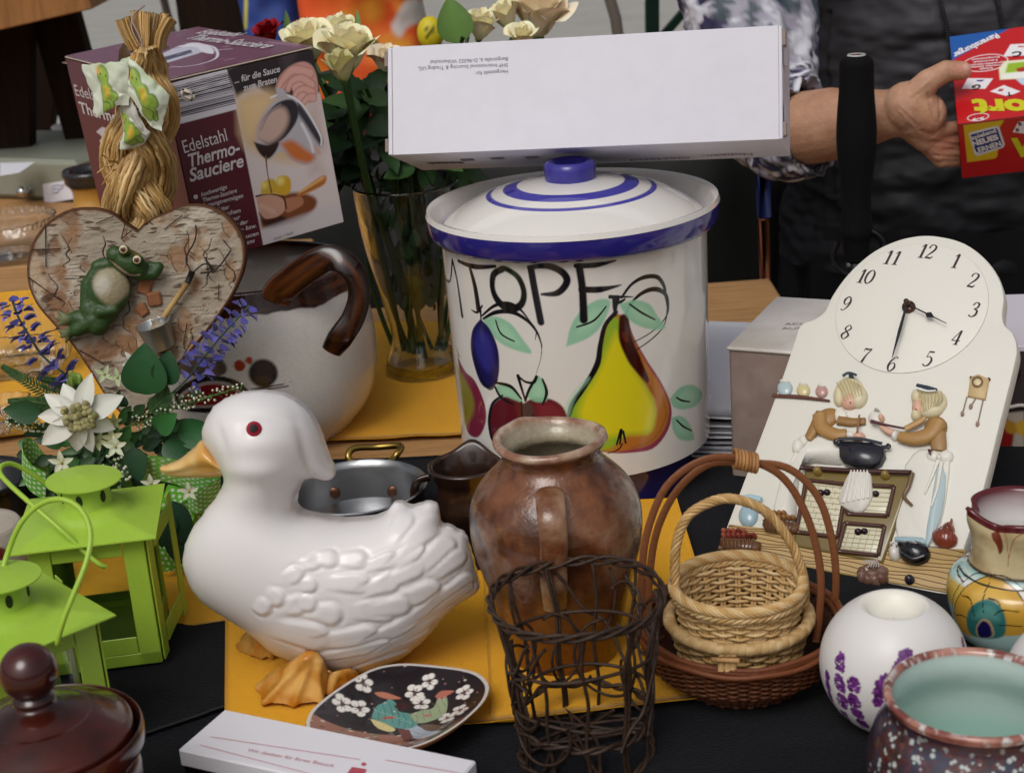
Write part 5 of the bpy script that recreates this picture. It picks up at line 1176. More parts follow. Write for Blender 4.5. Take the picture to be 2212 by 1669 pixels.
# head modelling: brow ridge and cheek
Xe,Ye=547,921
def bump2(x,y,rx,ry,rot,amt):
 global v
 r=R(rot);X=uv[:,0]-x;Y=uv[:,1]-y;a=(X*math.cos(r)+Y*math.sin(r))/rx;b=(-X*math.sin(r)+Y*math.cos(r))/ry
 v=v+N*(np.exp(-(a*a+b*b))*near*amt)[:,None]
bump2(590,900,70,12,6,-.0016);bump2(520,925,14,34,0,-.0008);bump2(560,960,60,22,-4,.0014);bump2(660,960,12,60,-18,-.0022);bump2(480,950,10,40,-18,-.0012)
bump2(668,1000,10,40,-20,-.002);bump2(560,1056,70,20,4,-.0013);bump2(560,1018,80,18,4,.0016)
cc=np.tile(np.array(lin('e4e0df')),(len(v),1));z=v[:,2];
mb=MB();mb.add(v,f,cc);mb.build('body',M_duck,dk)
# bill
M_bill=mat('bill_glaze',None,0.25,coat=.4)
BZ=lambda x,y:(346.3+x*.389,865.8+y*.389)
cen=[((395,350),62,10),((330,325),62,30),((260,325),60,36),((190,335),48,38),((110,355),36,38),((50,372),28,34),((15,378),16,22)]
P_=[];hh_=[];ww_=[]
for (c,h,w_) in cen:P_.append((*BZ(*c),h*.389*1.0,w_*.389*1.15))
P_[0]=(P_[0][0],P_[0][1]-8,30,22);P_=cr(P_,46)
# shaped sections: tall at the root, spatulate at the tip
vs=[]
top=cr([BZ(*p) for p in ((385,330),(330,265),(245,212),(200,250),(130,310),(60,345),(12,352),(0,372))],60)
bot=cr([BZ(*p) for p in ((400,400),(370,412),(300,425),(210,428),(130,425),(60,415),(15,398),(2,380))],60)
top=cr([BZ(*p) for p in ((392,345),(300,262),(240,212),(195,250),(120,312),(50,345),(14,355),(0,372))],60)
nu=60;ns=28;wid=np.interp(np.linspace(0,1,nu),[0,.15,.35,.6,.8,.93,1],[84,84,66,44,28,16,3])*kd
for i in range(nu):
 a=D_(*top[i]);b=D_(*bot[i]);c=(a+b)/2;hv=(a-b)/2;sg_=Vector((0,-1,.30))
 for j in range(ns):
  t=2*math.pi*j/ns;s_=math.sin(t);c_=math.cos(t);q_=1-.18*math.exp(-((c_+.35)/.18)**2)
  vs.append(c+hv*c_*(1 if c_>0 else .96)+sg_*wid[i]*s_*q_)
fs=gridfaces(nu,ns,wv=True);vs=np.array([tuple(p) for p in vs]);n=np.clip(.5+fnoise(vs,50,3),0,1)[:,None]
mb=MB();mb.add(vs,fs[:,::-1],np.array(lin('cf9a4a'))*n+np.array(lin('dfbd7c'))*(1-n));mb.add(vs[:ns],[list(range(ns))],lin('d6a860'));mb.add(vs[-ns:],[list(range(ns))[::-1]],lin('d6a860'))
mb.build('bill',M_bill,dk)
# eye: found on the skin of the head
ii=np.argmin((uv[:,0]-Xe)**2+(uv[:,1]-Ye)**2+(v[:,1]-yd>0)*1e6-0*v[:,1]);cand=np.nonzero(((uv[:,0]-Xe)**2+(uv[:,1]-Ye)**2)<36)[0];ii=cand[np.argmin(v[cand,1])]
pe_=Vector(v[ii]);ne_=Vector(N[ii])
q4=ne_.to_track_quat('Z','Y').to_matrix()
ev,ef=ball((0,0,0),(15.5*kd,15.5*kd,5*kd),nu=40,nv=26);rr2=np.hypot(ev[:,0],ev[:,1])/kd
m=np.clip((9-rr2)/3+.5,0,1)[:,None];ec=np.array(lin('8f0f26'))*(1-m)+np.array(lin('12060c'))*m;ev=ev @ np.array(q4).T+np.array(tuple(pe_+ne_*.0002))
mb=MB();mb.add(ev,ef,ec);mb.build('eye',mat('eye_glaze',None,.5,spec=.25),dk)
# feet: folded webbed blocks
M_foot=mat('foot_glaze',None,0.3,coat=.3)
def foot(outline,top_,dy,y0,name='foot'):
 # outline on the table, ridge points above
 pass
def webfoot(pts_ground,ridge,col='c8902e'):
 # pts_ground: photo points on the table (toe edge), ridge: (X,Y,z) photo points at height z
 A=[T(x,y,.0095) for x,y in pts_ground];Bv=[T(x,y,z) for x,y,z in ridge]
 a=cr(A,30);b=cr(Bv,30);vs=[]
 for j in range(9):
  t=j/8
  for i in range(30):
   p=a[i]*(1-t)+b[i]*t;p=p+np.array((0,0,.006*math.sin(math.pi*t)*(1+.35*math.cos(i/29*4*math.pi))));vs.append(p)
 back=b.copy();back[:,1]+=.012;back[:,2]=.008
 for j in range(1,5):
  for i in range(30):vs.append(b[i]*(1-j/4)+back[i]*j/4)
 return np.array(vs),gridfaces(13,30)
def smoothmesh(parts):return fuse(parts,.0016,8,.5)
F=lambda x,y,z:T(346.3+x*.389,865.8+y*.389,z)
def hullfoot(pts,ridges,seed,vox=.0014):
 bm=bmesh.new()
 for p in pts:bm.verts.new(p)
 bmesh.ops.convex_hull(bm,input=bm.verts[:]);bm.verts.index_update()
 lo=[v_ for v_ in bm.verts if not v_.link_faces]
 for v_ in lo:bm.verts.remove(v_)
 bm.verts.index_update();vv_=np.array([tuple(x.co) for x in bm.verts]);ff_=[[x.index for x in fc.verts] for fc in bm.faces];bm.free()
 v_,f_=fuse([(vv_,ff_)],vox,9,.5);N_=vnormals(v_,f_);uv_=np.array([proj(p) for p in v_]);pk=np.array(ridges[0]);d=uv_-pk;an=np.arctan2(d[:,1],d[:,0]);rad=np.hypot(d[:,0],d[:,1]);hgt_=np.zeros(len(v_))
 for (x,y) in ridges[1:]:
  a0=math.atan2(y-pk[1],x-pk[0]);dd=(an-a0+np.pi) % (2*np.pi)-np.pi;hgt_+=np.exp(-(dd*rad/9.0)**2)*np.clip(rad/25,0,1)
 hgt_=hgt_*.0030-.0016;return v_+N_*(hgt_*(v_[:,2]>.009))[:,None]+N_*(fnoise(v_,70,seed)*.0006)[:,None],f_
GPT=lambda x,y,z:F(x,y,z)
v1,f1=hullfoot([F(525,1585,.010),F(560,1688,.009),F(545,1640,.010),F(700,1702,.009),F(890,1690,.009),F(945,1600,.012),F(860,1480,.009),F(600,1500,.009),F(930,1440,.030),F(880,1392,.044),F(810,1372,.048),F(740,1440,.038),F(640,1520,.024)],[BZ(860,1385),BZ(530,1590),BZ(560,1690),BZ(735,1700),BZ(900,1690),BZ(945,1560)],3)
def gold(v,s):
 n=np.clip(.5+fnoise(v,55,s)*1.3,0,1)[:,None];return np.array(lin('b9741e'))*(1-n)+np.array(lin('d9a75a'))*n
mb=MB();mb.add(v1,f1,gold(v1,1));mb.build('foot',M_foot,dk)
far0=[cone(F(450,1350,.012),F(560,1330,.022),.010,.012),cone(F(600,1400,.012),F(560,1310,.024),.010,.012),cone(F(480,1300,.02),F(620,1330,.03),.011,.016),cone(F(560,1400,.012),F(680,1400,.02),.008,.013)]
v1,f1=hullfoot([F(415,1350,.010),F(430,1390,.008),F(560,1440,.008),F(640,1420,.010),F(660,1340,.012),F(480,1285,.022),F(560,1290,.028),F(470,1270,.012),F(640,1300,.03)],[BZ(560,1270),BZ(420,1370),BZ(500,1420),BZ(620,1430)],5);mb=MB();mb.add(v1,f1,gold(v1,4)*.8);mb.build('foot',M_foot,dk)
st0=[cone(F(960,1545,.012),F(1060,1500,.018),.010,.012),cone(F(900,1500,.02),F(1050,1480,.03),.014,.014),cone(F(950,1620,.011),F(960,1540,.014),.006,.008)]
v1,f1=hullfoot([F(900,1640,.009),F(960,1560,.010),F(1110,1500,.012),F(1060,1480,.026),F(930,1490,.030),F(920,1600,.012),F(1100,1560,.009),F(1000,1600,.009)],[BZ(1000,1480),BZ(930,1640),BZ(1040,1560),BZ(1110,1520)],8);mb=MB();mb.add(v1,f1,gold(v1,7));mb.build('tail_support',M_foot,dk)
# ================================================================== GREEN LANTERNS
M_lime=mat('lime_enamel',(0.36,0.56,0.055),0.38,spec=.5,bump=('noise',45,.12),var=[(30,.18,(0.27,0.44,0.05)),(220,.10,(0.20,0.30,0.06))])
M_pane=mat('lantern_glass',(0.96,0.98,0.97),0.03,thin=True)
M_hole=mat('vent_dark','1c2a08',.6)
def lantern(loc,yaw,S,H,label,handle_pts):
 ln=thing('lantern',label,'lantern',loc,'lime green metal lanterns')
 Mz=Matrix.Rotation(yaw,3,'Z');L0=Vector(loc)
 g=lambda x,y,z:L0+Mz @ Vector((x,y,z))
 b=S*.80/2;t=.0012;pw=.016
 def bx(mb,c,s,bev=.0006):v,f=boxv(g(*c),s,Mz,bev);mb.add(v,f)
 mb=MB();bx(mb,(0,0,.006),(2*b,2*b,.010));bx(mb,(0,0,.0125),(2*b-.01,2*b-.01,.002));mb.build('base',M_lime,ln,angle=30)
 mb=MB()
 for sx in (-1,1):
  for sy in (-1,1):
   bx(mb,(sx*(b-pw/2),sy*(b-t/2),H/2),(pw,t,H-.002));bx(mb,(sx*(b-t/2),sy*(b-pw/2),H/2),(t,pw-.003,H-.002))
 for s in (-1,1):
  bx(mb,(0,s*(b-t/2),H-.008),(2*b-2*pw-.001,t,.015));bx(mb,(s*(b-t/2),0,H-.008),(t,2*b-2*pw-.001,.015))
  bx(mb,(0,s*(b-t/2),.018),(2*b-2*pw-.001,t,.014));bx(mb,(s*(b-t/2),0,.018),(t,2*b-2*pw-.001,.014))
 mb.build('frame',M_lime,ln,angle=30)
 for s,ax_ in ((-1,1),(1,1),(-1,0)):
  mb=MB();c=(0,s*(b-.003),H/2+.004) if ax_ else (s*(b-.003),0,H/2+.004);sz=(2*b-.02,.0014,H-.03) if ax_ else (.0014,2*b-.02,H-.03);bx(mb,c,sz,0);mb.build('pane',M_pane,ln,smooth=False)
 # door, hinged at the near right corner, slightly ajar
 mb=MB();Md=Mz @ Matrix.Rotation(R(-9),3,'Z');h0=g(b+.002,-b,0)
 def bd(c,s):v,f=boxv(h0+Md @ Vector(c),s,Md,.0005);mb.add(v,f)
 bd((0,b*.18*.9,H*.52),(t,.014,H*.98));bd((0,2*b-.010,H*.52),(t,.014,H*.98));bd((0,b,H-.012),(t,2*b-.034,.014));bd((0,b,.018),(t,2*b-.034,.016))
 mb.build('door',M_lime,ln,angle=30)
 # roof: thin square sheet rising to a ring
 mb=MB();hs=S/2;n=41
 def rf(u_,w_):
  x=(u_-.5)*2;y=(w_-.5)*2;r=math.hypot(x,y);m=max(abs(x),abs(y));z=H+.001+.012*(1-m);z+=.004*math.exp(-((r-.52)/.10)**2) if False else (.0045*(1/(1+math.exp((r-.55)/.03))))
  return g(x*hs,y*hs,z)
 v,f=sheet(rf,n,n);mb.add(v,f);v2=v.copy();v2[:,2]-=.0011;mb.add(v2,f[:,::-1]);e=[k*n for k in range(n)]+[(n-1)*n+k for k in range(n)]+[k*n+n-1 for k in range(n-1,-1,-1)]+list(range(n-1,-1,-1));N_=n*n
 mb.F+=[[e[k],e[(k+1) % len(e)],N_+e[(k+1) % len(e)],N_+e[k]] for k in range(len(e)) if e[k] !=e[(k+1) % len(e)]];mb.M+=[0]*(len(mb.F)-len(mb.M))
 roof=mb.build('roof',M_lime,ln,angle=35)
 zc=H+.016;rn=S*.17
 v,f=lathe([(rn*1.08,zc-.004),(rn,zc-.001),(rn,zc+.014),(.0005,zc+.0145)],(0,0),40);mb=MB();mb.add(np.array([tuple(g(*p)) for p in v]),f);mb.build('chimney',M_lime,ln,angle=40)
 mb=MB()
 for k in range(6):
  a=k*math.pi/3+.35;c=g((rn+.0002)*math.cos(a),(rn+.0002)*math.sin(a),zc+.006);Mh=Mz @ Matrix.Rotation(a,3,'Z');v,f=ball((0,0,0),(.0006,.0026,.0048),nu=14,nv=8);v=v @ np.array(Mh).T+np.array(tuple(c));mb.add(v,f)
 o=mb.build('vent_slots',M_hole,ln)
 rc=S*.265;tilt=Matrix.Rotation(R(3),3,'Y')
 v,f=lathe([(.0005,0),(rc*.9,-.0005),(rc,.0),(rc*1.0,.001),(rc*.9,.0014),(.0005,.0045)],(0,0),72);v=v @ np.array(tilt).T;mb=MB();mb.add(np.array([tuple(g(p[0],p[1],p[2]+zc+.0165)) for p in v]),f);mb.build('cap',M_lime,ln,angle=40)
 mb=MB();v,f=tube([Vector(p) for p in cr(handle_pts,70)],.0019,10);mb.add(v,f);mb.build('handle',M_lime,ln)
 return ln,g
def solve_at(Xr,Yr,z):return T(Xr,Yr,z)
# rear lantern: front right roof corner seen at (339,1178)
S1,H1=.106,.108;yaw1=R(6.5)
fr_c=T(339,1178,H1+.001);Mz=Matrix.Rotation(yaw1,3,'Z');L1=fr_c-Mz @ Vector((S1/2,-S1/2,0));L1.z=.0065
yh=L1.y
def HV(x,y,d=0.0):X,Y=L3(x,y);return V(X,Y,yh+d)
h1=[HV(530,632,-.05),HV(500,618,-.052),HV(440,570,-.05),HV(300,440,-.045),HV(150,310,-.03),HV(30,200,-.01),HV(-2,150,0),HV(20,118,.01),HV(80,120,.02),HV(200,190,.03),HV(310,270,.04),HV(370,310,.045),HV(400,360,.048),HV(400,480,.05)]
lantern(L1,yaw1,S1,H1,'lime green lantern standing farther back, its little door ajar',h1)
S2,H2=.106,.108;yaw2=R(42)
rc_=T(251,1332,H2+.001);Mz=Matrix.Rotation(yaw2,3,'Z');L2=rc_-Mz @ Vector((S2/2,-S2/2,0));L2.z=.0018
L2.x-=.0
yh=L2.y
h2=[HV(300,1015,-.03),HV(290,1010,-.035),HV(320,900,-.035),HV(370,770,-.03),HV(430,620,-.02),HV(455,500,-.01),HV(440,400,0),HV(380,320,.01),HV(290,292,.015),HV(190,325,.02),HV(100,420,.02),HV(40,560,.02),HV(0,690,.01),HV(-80,900,.0),HV(-120,1010,-.0)]
lantern(L2,yaw2,S2,H2,'lime green lantern nearest the dark jar, cut by the left edge',h2)
# ================================================================== BASKETS
M_wicker=mat('wicker',None,0.5,spec=.4,bump=('noise',260,.4,(1,1,1)))
br=random.Random(12)
def wcol(a,b,r=br):t=r.random();a,b=np.array(lin(a)),np.array(lin(b));return a*t+b*(1-t)
def woven(mb,c,prof_,nst,pitch,rw,c1,c2,ex=1.0,rot=0.0,lo=0,inner=False):
 # prof_: function z -> radius; weavers alternate over and under nst stakes
 z0,z1=prof_['z0'],prof_['z1'];nrow=int((z1-z0)/pitch);ph=0
 ca,sa=math.cos(rot),math.sin(rot)
 def pos(t,z,dr):
  r=prof_['r'](z)+dr;x=r*math.cos(t)*ex;y=r*math.sin(t);return Vector((c[0]+x*ca-y*sa,c[1]+x*sa+y*ca,z+prof_.get('sag',0)*math.cos(2*t)))
 for i in range(nst):
  t=2*math.pi*i/nst;pts=[pos(t,z0+(z1-z0)*k/7,0) for k in range(8)]
  for dd in ((-1,1) if prof_.get('dbl') else (0,)):
   v,f=tube([p+Vector((-math.sin(t),math.cos(t),0))*dd*rw*.8 for p in pts],rw*.9,6);mb.add(v,f,wcol(c1,c2))
 n=nst*6
 for k in range(nrow):
  z=z0+pitch*(k+.5);pts=[]
  for j in range(n):
   t=2*math.pi*j/n;a=rw*1.15*math.cos(nst*t/1.0*.5+k*math.pi) if nst % 2==0 else rw*1.15*math.cos(nst*t*.5+k*math.pi)
   pts.append(pos(t,z+br.uniform(-.12,.12)*pitch,a*1.1))
  v,f=tube(pts,rw*br.uniform(.88,1.08),6,closed=True);mb.add(v,f,wcol(c1,c2))
 return pos
def twist(mb,path,R0,rs,n,turns,c1,c2,closed=False,seg=6,squash=1.0,m=None):
 P=[Vector(p) for p in cr(path,m or 160)] if not closed else [Vector(p) for p in path];N_=len(P)
 for k in range(n):
  pts=[];prev=None
  for i in range(N_):
   t=(P[(i+1) % N_]-P[i-1]) if (closed or 0<i<N_-1) else (P[min(i+1,N_-1)]-P[max(i-1,0)])
   t=t.normalized();up=Vector((0,0,1)) if abs(t.z)<.95 else Vector((0,1,0));e1=t.cross(Vector((0,1,0.01)) if not closed else up).normalized();e2=t.cross(e1).normalized()
   a=2*math.pi*(k/n+turns*i/(N_ if closed else N_-1));pts.append(P[i]+(e1*math.cos(a)+e2*math.sin(a)*squash)*R0)
  v,f=tube(pts,rs,seg,closed=closed);mb.add(v,f,wcol(c1,c2))
BB=T(1600,1470);c0b=(BB.x,BB.y)
# outer brown basket
ob_=thing('brown_basket','shallow dark brown bamboo basket with double hoop handle holding two pale baskets','basket',(BB.x,BB.y,0))
zr=zat(c0b,1345);kr=mpp((BB.x,BB.y,zr));Rr=218*kr
rf_=lambda z:np.interp(z,[0,.004,.012,zr*.5,zr],[Rr*.52,Rr*.60,Rr*.70,Rr*.90,Rr])
P1={'z0':.004,'z1':zr-.002,'r':lambda z:float(rf_(z)),'sag':.0}
mb=MB();woven(mb,c0b,P1,56,.0021,.00115,'6b3c20','44220f');
v,f=lathe([(.0005,.003),(Rr*.6,.003),(Rr*.69,.012),(Rr*.89-.001,zr*.5),(Rr-.003,zr-.003),(Rr-.004,zr-.003),(Rr*.88,zr*.5),(Rr*.67,.014),(.0005,.006)],c0b,64);mb.add(v,f,lin('3a1a0c'))
mb.build('body',M_wicker,ob_)
mb=MB()
for dr,dz in ((0,0),(.0025,-.002),(-.0025,-.001),(0,.0022)):
 pts=[(BB.x+(Rr+dr)*math.cos(t),BB.y+(Rr+dr)*math.sin(t),zr+dz+.004*max(0,math.cos(t))**2+.004*max(0,-math.cos(t))**2+.0004*math.sin(t*9+dr*900)) for t in np.linspace(0,2*np.pi,120,endpoint=False)]
 v,f=tube(pts,.0021,8,closed=True,flat=1.2);mb.add(v,f,wcol('7a4426','5c3018'))
mb.build('rim',M_wicker,ob_)
def BV(X,Y,y):return V(X,Y,y)
mb=MB()
for pth,dy in (([(1388,1345),(1386,1250),(1398,1150),(1440,1050),(1520,993),(1608,992),(1690,1030),(1745,1120),(1772,1230),(1770,1330),(1762,1385)],-.012),
    ([(1402,1345),(1402,1260),(1418,1150),(1462,1060),(1530,1003),(1608,1000),(1700,1010),(1765,1070),(1796,1160),(1806,1250),(1800,1330)],.014)):
 n_=len(pth);pts=[BV(X,Y,BB.y+dy*(abs(i-n_/2)/(n_/2))**.7) for i,(X,Y) in enumerate(pth)]
 v,f=tube([Vector(p) for p in cr(pts,80)],.0028,10,flat=.4,up=(0,-1,0));mb.add(v,f,wcol('8a5634','6e3f24'))
mb.build('handle',M_wicker,ob_)
mb=MB();kp=[BV(1588,990,BB.y),BV(1632,1000,BB.y)]
for i in range(7):
 c=kp[0].lerp(kp[1],i/6);pts=[c+Vector((.001*math.sin(a),.0075*math.cos(a),.006*math.sin(a))) for a in np.linspace(0,2*np.pi,18,endpoint=False)];v,f=tube(pts,.0013,6,closed=True);mb.add(v,f,wcol('b08050','8a5c34'))
mb.build('handle_binding',M_wicker,ob_)
mb=MB()
for X in (1558,1572,1584):
 pts=[V(X,y_,BB.y-Rr*.985-.002+(0.002 if y_>1440 else 0)) for y_ in (1416,1430,1448)];v,f=tube(pts,.0022,8,flat=.5,up=(0,-1,0));mb.add(v,f,lin('c09a68'))
v,f=tube([V(1536,1424,BB.y-Rr*.98-.003),V(1596,1426,BB.y-Rr*.98-.003)],.0018,8);mb.add(v,f,lin('b58c5c'));mb.build('rim_binding',M_wicker,ob_)
# middle pale basket
md=thing('pale_basket','pale straw basket with thick wrapped rim nested between brown and handled basket','basket',(BB.x,BB.y,.012))
c1b=(V(1596,1330,BB.y).x,BB.y);zm=zat(c1b,1330);km=mpp((c1b[0],BB.y,zm));Rm=150*km
P2={'z0':.014,'z1':zm-.003,'r':lambda z:float(np.interp(z,[.01,zm],[Rm*.78,Rm*.98])),'dbl':True}
mb=MB();woven(mb,c1b,P2,26,.0034,.0015,'c9a878','a8844f');v,f=lathe([(.0005,.015),(Rm*.74,.015),(Rm*.92,zm-.004)],c1b,48);mb.add(v,f,lin('6b4c28'));mb.build('body',M_wicker,md)
mb=MB()
ring_=[Vector((c1b[0]+Rm*math.cos(t),c1b[1]+Rm*math.sin(t),zm)) for t in np.linspace(0,2*np.pi,220,endpoint=False)]
v,f=tube([Vector((c1b[0]+Rm*math.cos(t),c1b[1]+Rm*math.sin(t),zm)) for t in np.linspace(0,2*np.pi,900,endpoint=False)],.0046,14,closed=True)
tt_=np.repeat(np.linspace(0,2*np.pi,900,endpoint=False),14);aa_=np.tile(np.linspace(0,2*np.pi,14,endpoint=False),900);ph_=(tt_*62+aa_*1.0)/(2*np.pi);fr2=ph_ % 1;rr5=np.random.RandomState(4).rand(70)[(ph_.astype(int)) % 70]
ctr=np.stack([c1b[0]+Rm*np.cos(tt_),c1b[1]+Rm*np.sin(tt_),0*tt_+zm],-1);v=ctr+(v-ctr)*(1-.10*np.clip(1-np.minimum(fr2,1-fr2)/.12,0,1)+.08*(rr5-.5))[:,None]
mb.add(v,f,np.array(lin('a8844f'))[None]*(1-rr5[:,None])+np.array(lin('cfb181'))[None]*rr5[:,None])
mb.build('rim',M_wicker,md)
# inner basket with twisted handle
inb=thing('wicker_basket','small light wicker basket with braided rim and twisted arched handle','basket',(BB.x,BB.y,.02))
c2b=(V(1594,1258,BB.y).x,BB.y);zi=zat(c2b,1262);ki=mpp((c2b[0],BB.y,zi));Ri=136*ki
P3={'z0':.030,'z1':zi-.002,'r':lambda z:float(np.interp(z,[.03,zi],[Ri*.84,Ri])),'dbl':True}
mb=MB();woven(mb,c2b,P3,22,.0031,.00135,'d9bd8c','b8935c');v,f=lathe([(.0005,.031),(Ri*.84,.031)],c2b,48);mb.add(v,f,lin('b08c58'))
for k in range(9):
 v,f=tube([(c2b[0]-Ri*.8,c2b[1]+(k-4)*.009,.0325),(c2b[0]+Ri*.8,c2b[1]+(k-4)*.009,.0325)],.0018,6);mb.add(v,f,wcol('c9a878','a8844f'))
mb.build('body',M_wicker,inb)
mb=MB()
for off,r0 in ((0,.0),):
 for k in range(3):
  rg=[Vector((c2b[0]+(Ri+.001)*math.cos(t),c2b[1]+(Ri+.001)*math.sin(t),zi+.001)) for t in np.linspace(0,2*np.pi,300,endpoint=False)]
 twist(mb,rg,.0029,.0013,9,9,'e0c798','c0985f',closed=True)
 twist(mb,[p+Vector((0,0,-.005)) for p in rg],.0021,.0013,5,-11,'d9bd8c','b8935c',closed=True)
mb.build('rim',M_wicker,inb)
mb=MB();hp=[BV(X,Y,BB.y) for X,Y in ((1462,1300),(1458,1245),(1462,1170),(1490,1110),(1555,1078),(1610,1083),(1660,1110),(1704,1165),(1730,1225),(1738,1275),(1736,1310))]
twist(mb,hp,.0023,.0014,6,9,'d4b27c','a87f48',m=220);mb.build('handle',M_wicker,inb)
# ================================================================== WIRE BASKET
M_wire=mat('rusty_wire','2e2018',0.55,spec=.4,var=[(70,.6,'4a3628')],bump=('noise',300,.5))
WB=T(1266,1622);cw=(WB.x,WB.y)
wb=thing('wire_basket','tall dark brown twisted wire basket in front of the stoneware jug','basket',(WB.x,WB.y,0))
zt=zat(cw,1290);kt=mpp((WB.x,WB.y,zt));kb=mpp((WB.x,WB.y,0));Rt=187*kt;Rb=142*kb
def rw_(z):t=z/zt;return Rb+(Rt-Rb)*(t**1.0)-.004*math.sin(math.pi*t)
def wp_(t,z,dr=0):r=rw_(z)+dr;return Vector((WB.x+r*math.cos(t),WB.y+r*math.sin(t),z))
wr=random.Random(5)
def hoop(z,n,amp,rad,wav,mb):
 for k in range(n):
  pts=[wp_(t,z+amp*math.sin(t*wav+k*2.1)+.0012*math.sin(t*3+z*50),.0016*math.cos(t*wav+k*2.1)) for t in np.linspace(0,2*np.pi,150,endpoint=False)]
  v,f=tube(pts,rad,7,closed=True);mb.add(v,f)
mb=MB();hoop(zt,3,.0026,.00125,7,mb);mb.build('rim',M_wire,wb)
mb=MB();hoop(zt*.70,1,.002,.0013,3,mb);mb.build('hoop',M_wire,wb)
mb=MB();hoop(zt*.36,1,.002,.0013,2,mb);mb.build('hoop',M_wire,wb)
mb=MB();hoop(.028,2,.0018,.0014,9,mb);hoop(.003,2,.001,.0014,9,mb);mb.build('base_hoop',M_wire,wb)
for i in range(11):
 t=2*math.pi*i/11+.15;pts=[wp_(t+.03*math.sin(k*1.3+i),.001+(zt-.001)*k/9,.0) for k in range(10)]
 mb=MB();v,f=tube([Vector(p) for p in cr(pts,30)],.0013,7);mb.add(v,f)
 if i % 3==0:v,f=tube([Vector(p)+Vector((.002,.001,0)) for p in cr(pts,30)],.0012,7);mb.add(v,f)
 mb.build('upright_wire',M_wire,wb)
mb=MB()
for i in range(15):     # scrolls wound over the wall
 t0=2*math.pi*i/22+wr.uniform(-.1,.1);z0=wr.uniform(.035,zt*.8);rx=wr.uniform(.30,.55);rz=wr.uniform(.016,.030);st=wr.uniform(0,6.28);ln_=wr.uniform(3.5,6.0);dr=wr.choice((-.0018,.0018))
 pts=[wp_(t0+rx*math.cos(st+a),min(zt-.002,max(.004,z0+rz*math.sin(st+a))),dr) for a in np.linspace(0,ln_,34)];v,f=tube(pts,.0011,6);mb.add(v,f)
for i in range(5):
 t0=wr.uniform(0,6.28);pts=[wp_(t0+a*.9,zt*(.2+.7*a/1.6)+.004*math.sin(a*9),.002) for a in np.linspace(0,1.6,40)];v,f=tube(pts,.0012,6);mb.add(v,f)
mb.build('scroll_wire',M_wire,wb,kind='stuff')
mb=MB()
for i in range(9):
 a=wr.uniform(0,6.28);b=a+wr.uniform(2.2,4.0);p,q_=wp_(a,.005+wr.uniform(0,.004)),wp_(b,.005+wr.uniform(0,.004));m_=(p+q_)/2+Vector((wr.uniform(-.01,.01),wr.uniform(-.01,.01),.002));v,f=tube([Vector(x) for x in cr([p,m_,q_],14)],.0013,6);mb.add(v,f)
mb.build('base_mesh',M_wire,wb)
# ================================================================== ORIENTAL DISH
PBs=T(858,1556,.022);pl_=thing('oriental_dish','rounded black dish painted with white blossoms and two birds on the orange napkin','dish',(PBs.x,PBs.y,.0075))
zp=.026;S4=lambda x,y:(606+x*.2348,1342+y*.2348)
outl=[S4(*p) for p in ((235,925),(300,800),(520,620),(830,440),(1100,385),(1400,400),(1750,450),(1900,550),(1900,680),(1780,830),(1560,1000),(1300,1130),(1000,1190),(700,1180),(420,1110),(260,1020))]
ow=cr([tuple(T(x,y,zp))[:2] for x,y in outl]+[tuple(T(*outl[0],zp))[:2]],121)[:-1]
cxy=ow.mean(0);NR=150
def ringp(s,z):return np.concatenate([cxy+(ow-cxy)*s,np.full((len(ow),1),z)],1)
lv=[];ss=[]
for i in range(NR):
 s=1-i/(NR-1);z=zp-.0105*(1-np.clip((s-.35)/.62,0,1)**1.7) if s<.97 else zp-.0105*0+.0;lv.append(ringp(max(s,.002),float(z)));ss.append(s)
n=len(ow)
# resample finer around
def refine(r):
 r2=np.concatenate([r,r[:1]]);return np.stack([np.interp(np.linspace(0,n,420,endpoint=False),np.arange(n+1),r2[:,k]) for k in range(3)],1)
Pt=np.stack([refine(r) for r in lv],0);P=Pt.reshape(-1,3);uvp=P[:,:2].copy()
pt=Paint(uvp,lin('1b151c'));kp_=mpp(PBs)
def dz(x,y):p=T(*S4(x,y),zp-.006);return (p.x,p.y)
def flower(x,y,s,rot=0.0):
 K2=.2348*kp_
 c=dz(x,y)
 for i in range(5):
  a=rot+i*1.2566;q_=dz(x+s*.55*math.cos(a),y+s*.42*math.sin(a));pt.dot(q_,s*.42*.2348*kp_,lin('e2ddd6'),soft=.15)
  q_=dz(x+s*.8*math.cos(a),y+s*.62*math.sin(a))
 pt.dot(c,s*.16*.2348*kp_,lin('7a4a3a'),soft=.4)
 for i in range(7):
  a=i*.9;pt.stroke([c,dz(x+s*.5*math.cos(a),y+s*.38*math.sin(a))],5*K2,lin('5a4044'),smooth=0)
K=.2348*kp_
pt.poly([dz(*p) for p in ((240,900),(420,930),(700,960),(860,980),(1100,1000),(1150,1080),(1350,1060),(1300,1150),(900,1220),(500,1150),(270,1040))],lin('9a6a5a'),soft=K*10,smooth=2)
for i in range(60):
 x,y=wr.uniform(260,1250),wr.uniform(940,1130);pt.dot(dz(x,y),wr.uniform(8,26)*K,lin(wr.choice(['7ba89a','b5806e','c8a898','4e6a60','2a1a1a','d0cabb','a85a50'])),soft=.4,ry=wr.uniform(6,14)*K)
pt.poly([dz(*p) for p in ((1080,880),(1250,900),(1400,990),(1480,1020),(1400,1060),(1240,1050),(1160,960))],lin('a9b4c0'),soft=K*4,smooth=3)
pt.poly([dz(*p) for p in ((1270,890),(1400,900),(1520,980),(1450,1000),(1330,960))],lin('6a5848'),soft=K*4,smooth=3)
pt.poly([dz(*p) for p in ((1070,930),(1180,940),(1230,1060),(1130,1050))],lin('6b3a34'),soft=K*4)
